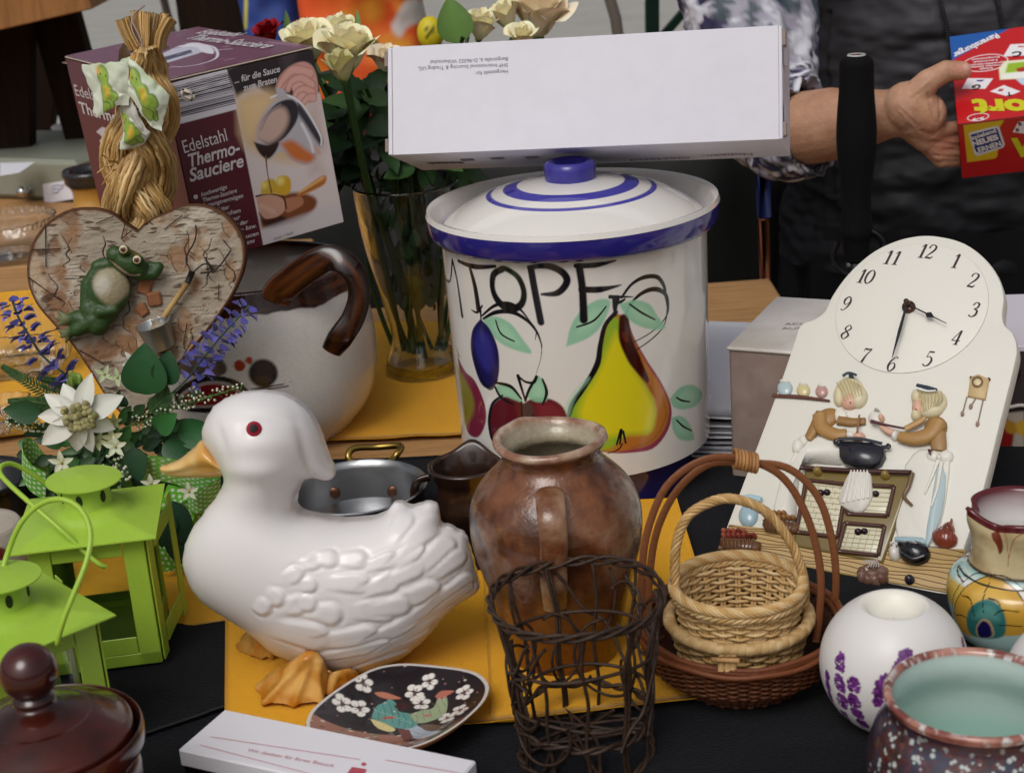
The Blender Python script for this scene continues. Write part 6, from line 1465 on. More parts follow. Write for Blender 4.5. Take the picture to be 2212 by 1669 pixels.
pt.poly([dz(*p) for p in ((830,830),(870,740),(940,700),(1000,670),(1060,700),(1080,770),(1200,800),(1260,880),(1180,930),(1040,920),(900,880))],lin('5d968e'),soft=K*4,smooth=4)
pt.poly([dz(*p) for p in ((820,840),(930,870),(1050,930),(1000,960),(880,920))],lin('d4c58a'),soft=K*4,smooth=3)
pt.dot(dz(990,830),70*K,lin('a85f55'),ry=26*K);pt.poly([dz(*p) for p in ((860,640),(960,625),(1110,660),(1000,670),(900,660))],lin('b5725a'),soft=K*3,smooth=3)
pt.dot(dz(1120,720),75*K,lin('3a1016'),ry=60*K)
pt.poly([dz(*p) for p in ((1180,800),(1300,760),(1400,740),(1450,660),(1520,650),(1530,760),(1480,830),(1300,880),(1220,860))],lin('9aa886'),soft=K*4,smooth=4)
pt.poly([dz(*p) for p in ((1420,650),(1480,620),(1600,630),(1520,660),(1450,680))],lin('b06a5c'),soft=K*3,smooth=3);pt.dot(dz(1345,810),40*K,lin('b5726a'),ry=20*K)
for i in range(60):pt.dot(dz(wr.uniform(850,1220),wr.uniform(730,910)),7*K,lin('2e5a58'),ry=3*K,soft=.4,op=.7);pt.dot(dz(wr.uniform(1250,1510),wr.uniform(690,840)),6*K,lin('6a7a58'),ry=3*K,soft=.4,op=.6)
OL=lin('16282a')
for L in ([(870,740),(900,790),(890,860)],[(930,710),(960,780),(950,860)],[(990,690),(1020,770),(1020,880)],[(1060,760),(1090,830),(1080,910)],[(1120,790),(1150,860),(1130,925)],[(1190,800),(1215,860),(1200,920)],[(830,830),(930,870),(1050,930)]):pt.stroke([dz(*p) for p in L],K*5,OL,op=.75)
for k in range(9):pt.stroke([dz(850+k*40,745+k*14),dz(870+k*40,770+k*14),dz(895+k*38,760+k*14)],K*4,lin('a8d0c4'),op=.8)
for L in ([(1240,800),(1260,850)],[(1300,770),(1320,850)],[(1360,750),(1390,830)],[(1430,700),(1470,800)],[(1470,670),(1520,740)]):pt.stroke([dz(*p) for p in L],K*4,lin('4c5c40'),smooth=0,op=.8)
for L in ([(1150,960),(1260,1030),(1450,1050)],[(1200,940),(1320,1010),(1470,1030)]):pt.stroke([dz(*p) for p in L],K*5,lin('6a3a44'),op=.8)
pt.dot(dz(965,690),K*9,lin('101010'));pt.dot(dz(1480,670),K*8,lin('101010'));pt.stroke([dz(1085,800),dz(1040,700),dz(1180,660),dz(1330,560)],K*7,lin('4a2a28'),op=.7)
for (x,y,s) in ((765,600,95),(570,770,95),(725,770,95),(1370,560,80),(1230,625,95),(1290,700,90),(1690,660,90),(1530,860,85),(1650,810,85)):flower(x,y,s,wr.random())
for i in range(60):pt.dot(dz(wr.uniform(420,1850),wr.uniform(440,1000)),wr.uniform(4,12)*K,lin(wr.choice(['b58a86','8a5a5c','cfc6c0'])),soft=.4)
sarr=np.repeat(np.array(ss),420);m=np.clip((sarr-.955)/.01,0,1);pt._mix(m,lin('cfc9c4'));
F_=gridfaces(NR,420,wv=True)
mb=MB();mb.add(P,F_[:,::-1],pt.C)
o1=ringp(1,zp);o2_=ringp(1.01,zp-.001);o3_=ringp(.8,zp-.012);o4=ringp(.55,.0095);o5=ringp(.5,.0075);o6=ringp(.01,.0075)
mb.add(np.concatenate([refine(x) for x in (o1,o2_,o3_,o4,o5,o6)]),gridfaces(6,420,wv=True),lin('8a5a34'))
mb.build('body',mat('lacquer',None,.12,coat=.6),pl_)
# ================================================================== WALL CLOCK leaning on the old carton
ck_o=Vector((0.1656,1.2401,0.002));yaw=-0.6074;lean=0.85
cex=Vector((math.cos(yaw),math.sin(yaw),0));cbk=Vector((-cex.y,cex.x,0));cup=cbk*math.sin(lean)+Vector((0,0,1))*math.cos(lean);cn=cex.cross(cup)
TH=.014
clk=thing('kitchen_clock','white ceramic kitchen clock with two cooks in relief leaning on the old carton','clock',ck_o+cex*.1)
CKp=ck_o+cn*0.0
def cq(x,y,h=0.0):                    # crop coords -> point on the clock face raised by h
 X,Y=1519.5+.4878*x,484.9+.4878*y;return PLN(X,Y,CKp,cn)+cn*h
def cuv(x,y):p=cq(x,y)-ck_o;return (p.dot(cex),p.dot(cup))
M_cer=mat('clock_ceramic',None,0.45,spec=.5,bump=('noise',240,.14))
M_cg=mat('clock_gloss',None,0.2,coat=.4)
outl=[(60,1440),(200,1070),(330,720),(405,500),(420,455),(445,432),(490,415),(535,380),(570,310),(640,215),(740,125),(850,70),(960,46),(1060,52),(1160,82),(1245,145),(1305,225),(1332,310),(1326,395),(1335,440),(1372,480),(1390,540),(1380,620),(1310,900),(1240,1180),(1160,1420),(1080,1640),(560,1545)]
ouv=cr([cuv(*p) for p in outl]+[cuv(*outl[0])],300)[:-1]
def cw3(u,v_,h):return ck_o+cex*u+cup*v_+cn*h
n=len(ouv);cen=ouv.mean(0);tang=np.roll(ouv,-1,0)-np.roll(ouv,1,0);nr=np.stack([tang[:,1],-tang[:,0]],1);nr/=np.linalg.norm(nr,axis=1,keepdims=True)+1e-9
if (nr*(ouv-cen)).sum()<0:nr=-nr
mb=MB();levels=[(0,-TH),(0,-.003),(-.0009,-.0008),(-.003,0)]
vs=[]
for off,h in levels:
 for i in range(n):q_=ouv[i]+nr[i]*off;vs.append(cw3(q_[0],q_[1],h))
fs=[[k*n+i,k*n+(i+1) % n,(k+1)*n+(i+1) % n,(k+1)*n+i] for k in range(3) for i in range(n)]
fs.append(list(range(n))[::-1]);fs.append([3*n+i for i in range(n)])
if not (tang[0][0]*0+np.cross(ouv[0]-cen,ouv[20]-cen)>0):fs=[f_[::-1] for f_ in fs]
mb.add(vs,fs,lin('d9d6cc'))
# dial: faint raised disc edge
dc=Vector((np.mean([cuv(1255,390)[0],cuv(578,400)[0]]),np.mean([cuv(905,75)[1],cuv(900,668)[1]])));dr=abs(cuv(1255,390)[0]-cuv(578,400)[0])/2
dc=Vector(((cuv(1255,390)[0]+cuv(578,400)[0])/2,(cuv(960,80)[1]+cuv(830,662)[1])/2))
v,f=lathe([(.0004,.0010),(dr-.001,.0010),(dr,.0006),(dr+.0002,-.0005)],(0,0),120);mb.add(put(v,cw3(dc.x,dc.y,0),cex,cup,cn),f,lin('dcd9cf'))
v,f=tube([cw3(dc.x+dr*math.cos(a),dc.y+dr*math.sin(a),.0003) for a in np.linspace(0,2*np.pi,120,endpoint=False)],.00035,5,closed=True);mb.add(v,f,lin('b8b2a8'))
mb.build('plaque',M_cer,clk,angle=40)
# numerals: thick and thin brush strokes
DG={'0':[([(.30,0),(.06,.25),(.06,.75),(.30,1),(.54,.75),(.54,.25),(.30,0),(.12,.1)],[.05,.15,.15,.05,.15,.15,.05,.08])],
      '1':[([(.12,.80),(.32,1.0)],[.04,.10]),([(.34,1),(.34,.02)],[.17,.17]),([(.14,.02),(.54,.02)],[.05,.05])],
      '2':[([(.08,.74),(.14,.95),(.32,1.0),(.52,.86),(.48,.60),(.24,.30),(.06,.05)],[.12,.08,.06,.15,.15,.09,.05]),([(.05,.05),(.25,.06),(.45,.04),(.56,.18)],[.09,.14,.12,.04])],
      '3':[([(.08,.80),(.22,1.0),(.45,.92),(.44,.66),(.24,.54)],[.11,.06,.14,.12,.04]),([(.24,.54),(.50,.44),(.50,.14),(.26,0),(.07,.12)],[.04,.14,.15,.06,.12])],
      '4':[([(.40,1.0),(.04,.30)],[.05,.06]),([(.03,.29),(.60,.29)],[.07,.07]),([(.42,1.0),(.42,.02)],[.15,.15]),([(.26,.02),(.56,.02)],[.05,.05])],
      '5':[([(.14,.98),(.50,.98)],[.12,.12]),([(.15,.98),(.12,.60)],[.05,.05]),([(.12,.58),(.34,.66),(.54,.42),(.46,.10),(.24,0),(.07,.12)],[.04,.07,.15,.13,.06,.12])],
      '6':[([(.50,.92),(.34,1.0),(.12,.72),(.07,.32),(.28,0),(.52,.22),(.46,.50),(.28,.58),(.10,.36)],[.10,.05,.12,.16,.06,.15,.10,.05,.04])],
      '7':[([(.07,.96),(.30,.93),(.55,.98)],[.15,.13,.08]),([(.06,.96),(.06,.76)],[.05,.04]),([(.54,.96),(.34,.52),(.24,.02)],[.06,.10,.18])],
      '8':[([(.30,.54),(.10,.74),(.28,1.0),(.50,.78),(.30,.54)],[.08,.12,.05,.12,.08]),([(.30,.54),(.06,.28),(.28,0),(.54,.26),(.30,.54)],[.08,.15,.06,.15,.08])],
      '9':[([(.10,.08),(.26,0),(.48,.28),(.53,.68),(.32,1.0),(.08,.78),(.14,.50),(.32,.42),(.50,.64)],[.10,.05,.12,.16,.06,.15,.10,.05,.04])]}
def ribbon(mb,pts,wd,nrm,col,lift=0.0,n=26):
 P=cr(pts,n) if len(pts)>2 else np.array([tuple(p) for p in pts]);m=len(P);w_=np.interp(np.linspace(0,1,m),np.linspace(0,1,len(wd)),wd);nrm=np.array(tuple(nrm));vs=[]
 t=np.gradient(P,axis=0);s_=np.cross(nrm,t);s_/=np.linalg.norm(s_,axis=1,keepdims=True)+1e-12
 a=P+s_*w_[:,None]/2+nrm*lift;b=P-s_*w_[:,None]/2+nrm*lift
 V_=np.empty((2*m,3));V_[0::2]=a;V_[1::2]=b;mb.add(V_,[[2*i,2*i+1,2*i+3,2*i+2] for i in range(m-1)],col)
mb=MB();NK=lin('3a2229')
for s,x,y in (('12',987,122),('1',1117,165),('2',1193,250),('3',1198,380),('4',1120,503),('5',995,597),('6',835,620),('7',716,582),('8',632,478),('9',632,352),('10',717,233),('11',835,150)):
 hgt=.0145;c=cq(x,y,.0012);wtot=len(s)*.60*hgt*.82
 for i,ch in enumerate(s):
  x0=-wtot/2+i*.60*hgt*.86
  for pts,wd in DG[ch]:
   P=[c+cex*(x0+(px+.16*py)*hgt*.86-.0005)+cup*((py-.5)*hgt) for px,py in pts];ribbon(mb,P,[w_*hgt*.9 for w_ in wd],cn,NK)
mb.build('numerals',M_print,clk,smooth=False)
# hands
M_hub=mat('hub_bronze','5a4034',.35,metal=.7);M_hand=mat('hand_black','16141c',.4)
hub=cq(912,372,.001);mb=MB();v,f=lathe([(.0004,.004),(.0052,.004),(.0058,.002),(.0058,0)],(0,0),30);mb.add(put(v,hub,cex,cup,cn),f)
v,f=lathe([(.0004,.0125),(.0022,.012),(.0026,.009),(.0020,.004)],(0,0),20);mb.add(put(v,hub,cex,cup,cn),f);mb.build('hub',M_hub,clk)
def hand(tip,wd,name,h,diamond=None):
 a=hub+cn*h;b=cq(*tip) ;b=b+cn*(h-(b-hub).dot(cn)) ;mb=MB();ribbon(mb,[a,a.lerp(b,.5),b],wd,cn,(0,0,0),n=20)
 if diamond:
  c=a.lerp(b,diamond);d=(b-a).normalized();s_=cn.cross(d);L_=.0042;mb.add([c-d*L_,c+s_*.0032,c+d*L_*1.4,c-s_*.0032],[[0,1,2,3]])
 mb.build(name,M_hand,clk,smooth=False)
hand((846,612),[.0018,.0030,.0006],'minute_hand',.0075);hand((1085,457),[.0014,.0014,.0006],'hour_hand',.0060,.55)
# relief pieces
def eb(mb,x,y,rx,ry,rot=0,h=.003,col='ffffff',h0=0.0,nu=20,nv=12,lump=0.0):
 h*=.8
 c=cq(x,y,h0);r=R(rot);a=cq(x+rx*math.cos(r),y+rx*math.sin(r),h0)-c;b=cq(x-ry*math.sin(r),y+ry*math.cos(r),h0)-c
 v,f=ball((0,0,0),(1,1,1),nu=nu,nv=nv);
 if lump:v=v*(1+lump*fnoise(v,2.2,x*.01))[:,None]
 v=v[:,:1]*np.array(tuple(a))+v[:,1:2]*np.array(tuple(b))+v[:,2:3]*np.array(tuple(cn))*h+np.array(tuple(c));mb.add(v,f,lin(col) if isinstance(col,str) else col)
def tb_(mb,pts,rad,col='ffffff',h=.0015,flat=.6,n=24):
 P=[Vector(p) for p in cr([cq(x,y,h) for x,y in pts],n)];k=.4878*.00038;v,f=tube(P,[r*k for r in rad] if hasattr(rad,'__len__') else rad*k,10,flat=flat,up=cn);mb.add(v,f,lin(col) if isinstance(col,str) else col)
def slab(mb,pts,h,col,h0=0.0,sm=0):
 q_=[cuv(*p) for p in pts]
 if sm:q_=cr(q_+[q_[0]],sm*len(pts))[:-1].tolist()
 c=np.mean(q_,0);m=len(q_);lv=[(1.0,h0-.0005),(1.0,h0+h*.7),(.93,h0+h)];vs=[cw3(c[0]+(u_-c[0])*s_,c[1]+(w_-c[1])*s_,hh_) for s_,hh_ in lv for u_,w_ in q_]
 fs=[[k*m+i,k*m+(i+1) % m,(k+1)*m+(i+1) % m,(k+1)*m+i] for k in range(2) for i in range(m)]+[[2*m+i for i in range(m)]]
 ar=sum(q_[i][0]*q_[(i+1) % m][1]-q_[(i+1) % m][0]*q_[i][1] for i in range(m));fs=fs if ar>0 else [f_[::-1] for f_ in fs];mb.add(vs,fs,lin(col) if isinstance(col,str) else col)
# wooden floor band
mb=MB();FW=[(118,1330),(300,1350),(700,1420),(1120,1440),(1165,1440),(1085,1632),(560,1540),(66,1438)]
slab(mb,FW,.0022,'b99c68')
for k in range(9):
 t=(k+.5)/9;a=np.array((118-50*t,1330+108*t));b=np.array((1160-72*t,1440+190*t));pts=[tuple(a+(b-a)*s_+np.array((0,6*math.sin(s_*20+k)))) for s_ in np.linspace(0,1,12)];tb_(mb,pts,2.2,'6b4726',.0022,.5,60)
mb.build('floor_relief',M_cer,clk)
# shelf and jars
mb=MB();tb_(mb,[(308,762),(430,768),(562,785)],[9,10,5],'5a3026',.002);mb.build('shelf_relief',M_cer,clk)
for (x,y,w_,hh_,c) in ((362,728,34,36,'a9bbbd'),(444,737,30,30,'cbbf8c'),(525,742,28,28,'b58e84')):
 mb=MB();eb(mb,x,y,w_,hh_,4,.004,c,.001);eb(mb,x,y-hh_*.8,w_*.7,9,4,.004,'d8d4cc',.0015);mb.build('jar_relief',M_cg,clk)
# little wall clock
mb=MB();slab(mb,[(1185,680),(1220,668),(1268,690),(1250,780),(1172,765)],.003,'c2a878');eb(mb,1218,708,22,22,0,.0042,'d6c8a0',.001);tb_(mb,[(1196+22*0,708),(1205,690),(1230,690),(1240,708),(1228,726),(1206,726),(1196,710)],3,'6b4a38',.005)
for a,b in (((1168,765),(1148,840)),((1207,770),(1185,808)),((1240,778),(1215,885))):tb_(mb,[a,((a[0]+b[0])/2,(a[1]+b[1])/2),b],3,'8a7468',.001);eb(mb,b[0],b[1],8,12,15,.003,'9a8070',.001)
for x,y in ((1187,682),(1266,688)):eb(mb,x,y,7,7,0,.003,'5c3a34',.001)
mb.build('wall_clock_relief',M_cer,clk)
# cooks
def hair(mb,x,y,rx,ry,h,strands,col='cfc49e'):
 eb(mb,x,y,rx,ry,10,h,col,.001)
 for pts in strands:tb_(mb,pts,[5,7,4],'d9cfae',h*.9,.7)
M_figc=M_cer
mb=MB()   # left cook
eb(mb,650,745,66,66,0,.0075,'cfc5a2',.001);eb(mb,655,785,48,36,-20,.0085,'d3a890',.001);eb(mb,690,770,38,48,20,.0088,'d2c8a6',.001);eb(mb,607,760,28,50,10,.0082,'cfc4a0',.001)
eb(mb,660,805,5,4,0,.0098,'a04a44',.001,nu=8,nv=6)
for k in range(7):tb_(mb,[(600+k*15,700+abs(k-3)*6),(615+k*15,740),(640+k*12,800-k*4)],[3,4,2],'b5a67c',.0078,.6)
tb_(mb,[(628,694),(655,680),(690,690)],[8,7,6],'2a3a44',.009);eb(mb,660,684,12,8,0,.011,'33505c',.001)
eb(mb,545,860,62,42,-30,.006,'9a7442',0);tb_(mb,[(530,840),(500,900),(465,960)],[34,30,22],'96703e',.002);tb_(mb,[(520,850),(530,910),(590,940),(640,935)],[34,34,32,24],'a37c48',.004);tb_(mb,[(600,870),(660,880),(720,875)],[26,22,18],'8f6a3c',.002)
eb(mb,610,850,30,34,-30,.004,'ddd8cc',.001);eb(mb,655,940,26,18,0,.007,'ddd9d0',.001);eb(mb,690,945,30,20,-10,.0075,'d3a890',.001);tb_(mb,[(700,860),(695,900),(690,940)],5,'8a6248',.007)
eb(mb,765,860,34,32,0,.006,'d8d4ca',.0005);eb(mb,790,862,14,18,0,.007,'d3a890',.001);eb(mb,772,832,12,10,0,.008,'b0aca4',.001)
eb(mb,420,985,26,34,20,.006,'dcd8ce',.0005);eb(mb,445,960,24,26,0,.006,'dcd8ce',.0005);tb_(mb,[(420,1000),(390,1060),(370,1090)],[12,9,4],'dcd8ce',.001)
slab(mb,[(470,960),(560,930),(640,960),(640,1060),(450,1060),(420,1150),(400,1330),(310,1330),(350,1120)],.0025,'dad7cd',sm=2)
mb.build('cook_relief',M_figc,clk)
mb=MB()   # right cook
eb(mb,1010,785,72,58,10,.0075,'cfc5a2',.001);eb(mb,955,815,30,40,0,.0085,'d3a890',.001);eb(mb,945,850,24,26,0,.008,'cfc4a0',.001);eb(mb,1010,820,58,40,-10,.0085,'d2c8a6',.001);eb(mb,948,770,26,34,0,.0088,'cfc4a0',.001)
eb(mb,950,836,5,4,0,.0098,'a04a44',.001,nu=8,nv=6)
for k in range(7):tb_(mb,[(965+k*16,735+k*4),(975+k*15,790),(985+k*10,845-k*4)],[3,4,2],'b5a67c',.0082,.6)
tb_(mb,[(955,735),(1000,745),(1045,755)],[8,9,5],'1f3040',.0095);tb_(mb,[(955,748),(1000,762),(1040,760)],[5,5,4],'e0e0dc',.0098)
eb(mb,1030,900,52,52,0,.006,'9a7442',0);tb_(mb,[(1050,880),(1010,940),(940,960),(870,950)],[40,40,34,24],'a37c48',.005);tb_(mb,[(1040,930),(1045,990),(1040,1010)],[38,36,30],'9d7a50',.003);tb_(mb,[(900,920),(960,890),(990,870)],[14,16,12],'b08a58',.006)
eb(mb,850,940,18,22,0,.007,'ddd9d0',.001);tb_(mb,[(845,935),(815,920),(790,900)],[16,15,10],'d3a890',.005);tb_(mb,[(750,888),(820,905),(900,920)],[9,6,5],'50222a',.007)
eb(mb,1020,1030,34,28,0,.006,'dcd8ce',.0005);eb(mb,1075,1030,34,30,0,.006,'dcd8ce',.0005);eb(mb,1048,1040,18,20,0,.008,'d6d2c8',.0005);tb_(mb,[(1020,1020),(1005,1015),(1015,1035)],4,'4a2020',.007)
slab(mb,[(960,1000),(1080,1000),(1090,1100),(1060,1300),(1010,1420),(960,1390),(850,1380),(880,1200),(900,1060)],.0028,'dad7cd',sm=2)
slab(mb,[(1040,1070),(1078,1110),(1060,1290),(1005,1420),(985,1410),(1010,1250)],.0042,'b0c2c5',sm=2)
slab(mb,[(850,1388),(975,1392),(1000,1420),(850,1405)],.0035,'9db8c0')
tb_(mb,[(1045,1050),(1010,1140),(985,1200)],[10,7,4],'dcd8ce',.004);tb_(mb,[(1060,1060),(1040,1180),(1015,1260)],[10,7,4],'dcd8ce',.005)
mb.build('cook_relief',M_figc,clk)
# pot on the stove
mb=MB();slab(mb,[(610,975),(800,995),(775,1085),(625,1070)],.009,'24242c',sm=3);tb_(mb,[(608,972),(700,970),(802,992)],8,'30303a',.009)
tb_(mb,[(610,990),(590,978),(600,968)],9,'1c1c24',.006);tb_(mb,[(795,1000),(830,998),(820,988)],9,'1c1c24',.006);eb(mb,638,1050,6,8,0,.011,'b8a46a',0,nu=8,nv=6);mb.build('cooking_pot_relief',M_cg,clk)
# stove
mb=MB();slab(mb,[(455,1085),(930,1115),(800,1505),(400,1430)],.0035,'77663a')
FR='4a2a22'
for L in ([(462,1140),(640,1160),(600,1395),(415,1370),(462,1140)],[(640,1160),(850,1170),(820,1300),(640,1290),(655,1160)],[(632,1330),(808,1345),(780,1475),(600,1455),(632,1330)]):
 for a,b in zip(L[:-1],L[1:]):tb_(mb,[a,((a[0]+b[0])/2,(a[1]+b[1])/2),b],9,FR,.0045,.8,8)
for L in ([(474,1150),(630,1170),(592,1382),(428,1360)],[(660,1172),(838,1182),(812,1288),(652,1278)],[(642,1342),(798,1355),(772,1462),(612,1444)]):slab(mb,L,.0012,'cfc8ae',.0032)
tb_(mb,[(440,1090),(680,1105),(930,1112)],12,'3e201c',.006,.9);tb_(mb,[(930,1112),(915,1170),(895,1215),(930,1255)],[12,10,9,6],'6b5038',.005,.9)
for x,y in ((513,1102),(812,1120)):eb(mb,x,y,24,22,0,.010,'8a7238',.002)
for k in range(9):
 y=1160+k*24;a=474-k*5;b_=628-k*4;tb_(mb,[(a,y),((a+b_)/2,y+9),(b_,y+17)],1.3,'8f8860',.0046,.6,6)
 for j in range(5):
  x=a+12+j*32+(k % 2)*14
  if x<b_-6:tb_(mb,[(x,y+3),(x-2,y+14),(x-4,y+24)],1.1,'9a9268',.0046,.6,4)
for k in range(5):
 y=1355+k*20;a=640-k*6;b_=796-k*5;tb_(mb,[(a,y),((a+b_)/2,y+6),(b_,y+12)],1.3,'8f8860',.0046,.6,6)
 y=1190+k*20;tb_(mb,[(665,y),(740,y+5),(832-k*3,y+9)],1.3,'8f8860',.0046,.6,6)
 for j in range(5):tb_(mb,[(a+14+j*30+(k % 2)*12,1358+k*20),(a+10+j*30+(k % 2)*12,1374+k*20)] and [(a+14+j*30,1358+k*20),(a+12+j*30,1366+k*20),(a+10+j*30,1376+k*20)],1.1,'9a9268',.0046,.6,4)
for x,y in ((540,1198),(705,1370),(755,1205)):eb(mb,x-14,y,20,18,0,.007,'24121a',.002);eb(mb,x+14,y-2,18,17,0,.007,'24121a',.002)
mb.build('stove_relief',M_cg,clk)
mb=MB();slab(mb,[(660,1100),(740,1100),(755,1180),(752,1230),(700,1290),(610,1250),(625,1170)],.0075,'d6d1c8',sm=3)
for k in range(6):tb_(mb,[(665+k*14,1105),(650+k*18,1180),(630+k*22,1250-k*4)],[3,5,7],'dedad2',.0078,.8)
mb.build('towel_relief',M_cer,clk)
# vase, baskets, onion, cat, yarn
mb=MB();eb(mb,200,1290,44,52,8,.007,'98b2bd',.0);tb_(mb,[(170,1222),(215,1215),(262,1228)],14,'a3c3cf',.004);eb(mb,240,1255,26,22,30,.005,'9cbccb',0);mb.build('blue_vase_relief',M_cg,clk)
for (bx_,by_,s_) in ((165,1410,1.0),(345,1330,.9)):
 mb=MB();slab(mb,[(bx_-80*s_,by_-10),(bx_+90*s_,by_+5),(bx_+70*s_,by_+60*s_),(bx_-70*s_,by_+40*s_)],.007,'6b4526',.001,sm=2)
 for k in range(9):tb_(mb,[(bx_-74*s_+k*18*s_,by_-5),(bx_-70*s_+k*17*s_,by_+20),(bx_-62*s_+k*15*s_,by_+50*s_)],4,'4a2c16',.008,.6,6)
 for k in range(12):eb(mb,bx_-66*s_+(k % 7)*22*s_,by_-22-(k//7)*20,13*s_,14*s_,0,.008,random.Random(k).choice(['8e4438','a35a44','7a3428']) if s_==1.0 else 'a07244',.003,nu=12,nv=8)
 mb.build('basket_relief',M_cg,clk)
mb=MB();eb(mb,1072,1395,58,42,8,.010,'8e4430',.002,lump=.05);eb(mb,1088,1355,28,28,0,.009,'94503a',.002);tb_(mb,[(1090,1350),(1104,1330),(1106,1316)],[14,7,4],'8a4a34',.006)
for k in range(6):tb_(mb,[(1096,1345),(1030+k*17,1385),(1035+k*15,1425)],2,'6b2c20',.0125-abs(k-2.5)*.001,.6)
mb.build('onion_relief',M_cg,clk)
mb=MB();eb(mb,938,1460,74,54,12,.013,'15141a',.002);tb_(mb,[(895,1480),(940,1505),(995,1490)],[10,12,10],'1c1b22',.012);eb(mb,852,1458,28,40,0,.009,'d8d2ca',.002);eb(mb,842,1428,14,14,0,.011,'cfc6bc',.001);eb(mb,880,1430,18,16,0,.011,'1a181c',.001);eb(mb,940,1432,26,8,10,.0155,'cfd2d6',.002)
for x,y in ((846,1440),(866,1444)):eb(mb,x,y,4,4,0,.012,'1a1414',.002,nu=8,nv=6)
mb.build('cat_relief',M_cg,clk)
mb=MB()
for k in range(9):a=k*.7;eb(mb,756+48*math.cos(a)*(k>0),1560+22*math.sin(a)*(k>0),32,28,k*20,.010,'6b4c40' if k % 2 else '7d6054',.002,lump=.12)
for k in range(5):tb_(mb,[(720+k*15,1530),(735+k*12,1515),(755+k*9,1525),(745+k*12,1545)],3,'a89c94',.0125,.7)
mb.build('pinecone_relief',M_cg,clk)
mb=MB();eb(mb,917,1578,24,22,0,.008,'2c2a32',.002);eb(mb,915,1574,5,5,0,.0105,'7a7880',.002,nu=8,nv=6);mb.build('berry_relief',M_cg,clk)
# ================================================================== BIRCH HEART WITH FROG
hy=1.40;h0p=V(290,900,hy);hlean=R(-11)
hup=Vector((0,math.sin(-hlean),math.cos(hlean)));hex_=Vector((1,0,0));hn=hex_.cross(hup)*1.0
if hn.y>0:hn=-hn
def hq(x,y,h=0.0):return PLN(x*.3523,415.6+y*.3523,h0p,hn)+hn*h
def huv(x,y):p=hq(x,y)-h0p;return (p.dot(hex_),p.dot(hup))
def hw3(u_,w_,h):return h0p+hex_*u_+hup*w_+hn*h
hb=V(290,960,hy)
ht=thing('birch_heart','heart shaped birch bark plaque carrying a green frog, bucket and little tool','decoration',(hb.x,hb.y,hb.z))
ho=[(840,235),(770,190),(680,125),(560,95),(420,110),(300,180),(210,290),(170,420),(175,560),(230,690),(330,810),(440,930),(550,1090),(650,1250),(760,1370),(830,1400),(900,1330),(990,1200),(1060,1090),(1180,960),(1330,770),(1440,600),(1500,430),(1490,280),(1400,150),(1280,85),(1150,75),(1020,120),(900,180)]
ouv=cr([huv(*p) for p in ho]+[huv(*ho[0])],260)[:-1];n=len(ouv);c0_=np.array(huv(830,560))
NRg=150;TH2=.012
rs=np.concatenate([np.linspace(.004,.985,NRg),[1.0]])
def ref(q_,m=720):q2=np.concatenate([q_,q_[:1]]);return np.stack([np.interp(np.linspace(0,n,m,endpoint=False),np.arange(n+1),q2[:,k]) for k in (0,1)],1)
oo=ref(ouv);UV=np.concatenate([c0_+(oo-c0_)*s for s in rs]);pt=Paint(UV,lin('9d9180'));rim=np.repeat(rs,720)
uvn=UV*1.0
n1=fnoise(uvn*np.array([1,2.2]),16,3);n2=fnoise(uvn*np.array([1,3.5]),60,4,4);n3=fnoise(uvn,28,8,4)
pt._mix(np.clip(n1*1.6,0,.8),lin('b5aa9a'));pt._mix(np.clip(n3*2.6-.35,0,.85),lin('855d3e'));pt._mix(np.clip(n2*3-1.0,0,.8),lin('4a3426'))
hr=random.Random(6);hs_=np.zeros(len(UV));lim=oo.min(0),oo.max(0)
for k in range(150):    # lenticels
 c=(hr.uniform(lim[0][0],lim[1][0]),hr.uniform(lim[0][1],lim[1][1]));L_=hr.uniform(.004,.018);pt.stroke([(c[0]-L_/2,c[1]+hr.uniform(-.001,.001)),(c[0]+L_/2,c[1])],[.0002,hr.uniform(.0005,.0011),.0002],lin(hr.choice(['4a2f22','5c3c2a','3a241a'])),smooth=0,soft=.0003)
for k in range(60):     # peeled patches
 c=(hr.uniform(lim[0][0],lim[1][0]),hr.uniform(lim[0][1],lim[1][1]));a=hr.uniform(.003,.010);pts=[(c[0]+a*hr.uniform(.5,1.2)*math.cos(t),c[1]+1.3*a*hr.uniform(.5,1.2)*math.sin(t)) for t in np.linspace(0,6.28,8)[:-1]]
 pt.poly(pts,lin(hr.choice(['8f6c4e','9a7656','7d5a40','b09a80'])),soft=.0018,smooth=4,op=.7);pt.stroke(pts[3:6],.0006,lin('2e1c14'),smooth=4,op=.8)
for k in range(16):
 x,y=hr.uniform(lim[0][0],lim[1][0]),hr.uniform(lim[0][1],lim[1][1]);pts=[(x,y)]
 for j in range(6):pts.append((pts[-1][0]+hr.uniform(-.006,.006),pts[-1][1]-hr.uniform(.002,.009)))
 pt.stroke(pts,[.0003,.0011,.0003],lin('2a1a12'))
pt._mix(np.clip((rim-.965)/.02,0,1),lin('5a3824'))
lum=pt.C.mean(1);hgt=(n1*.0010+n3*.0012+n2*.0006)+np.clip(lum-.2,-.2,.2)*.006;hgt=hgt*(rim<.97)+.0012*np.exp(-((rim-.985)/.012)**2)
P=np.array(tuple(h0p))+UV[:,:1]*np.array(tuple(hex_))+UV[:,1:2]*np.array(tuple(hup))+hgt[:,None]*np.array(tuple(hn))
F_=gridfaces(len(rs),720,wv=True)
mb=MB();mb.add(P,F_,pt.C)
for sgn,(s,h) in enumerate(((1.0,0),(1.008,-.002),(1.004,-TH2),(.01,-TH2))):pass
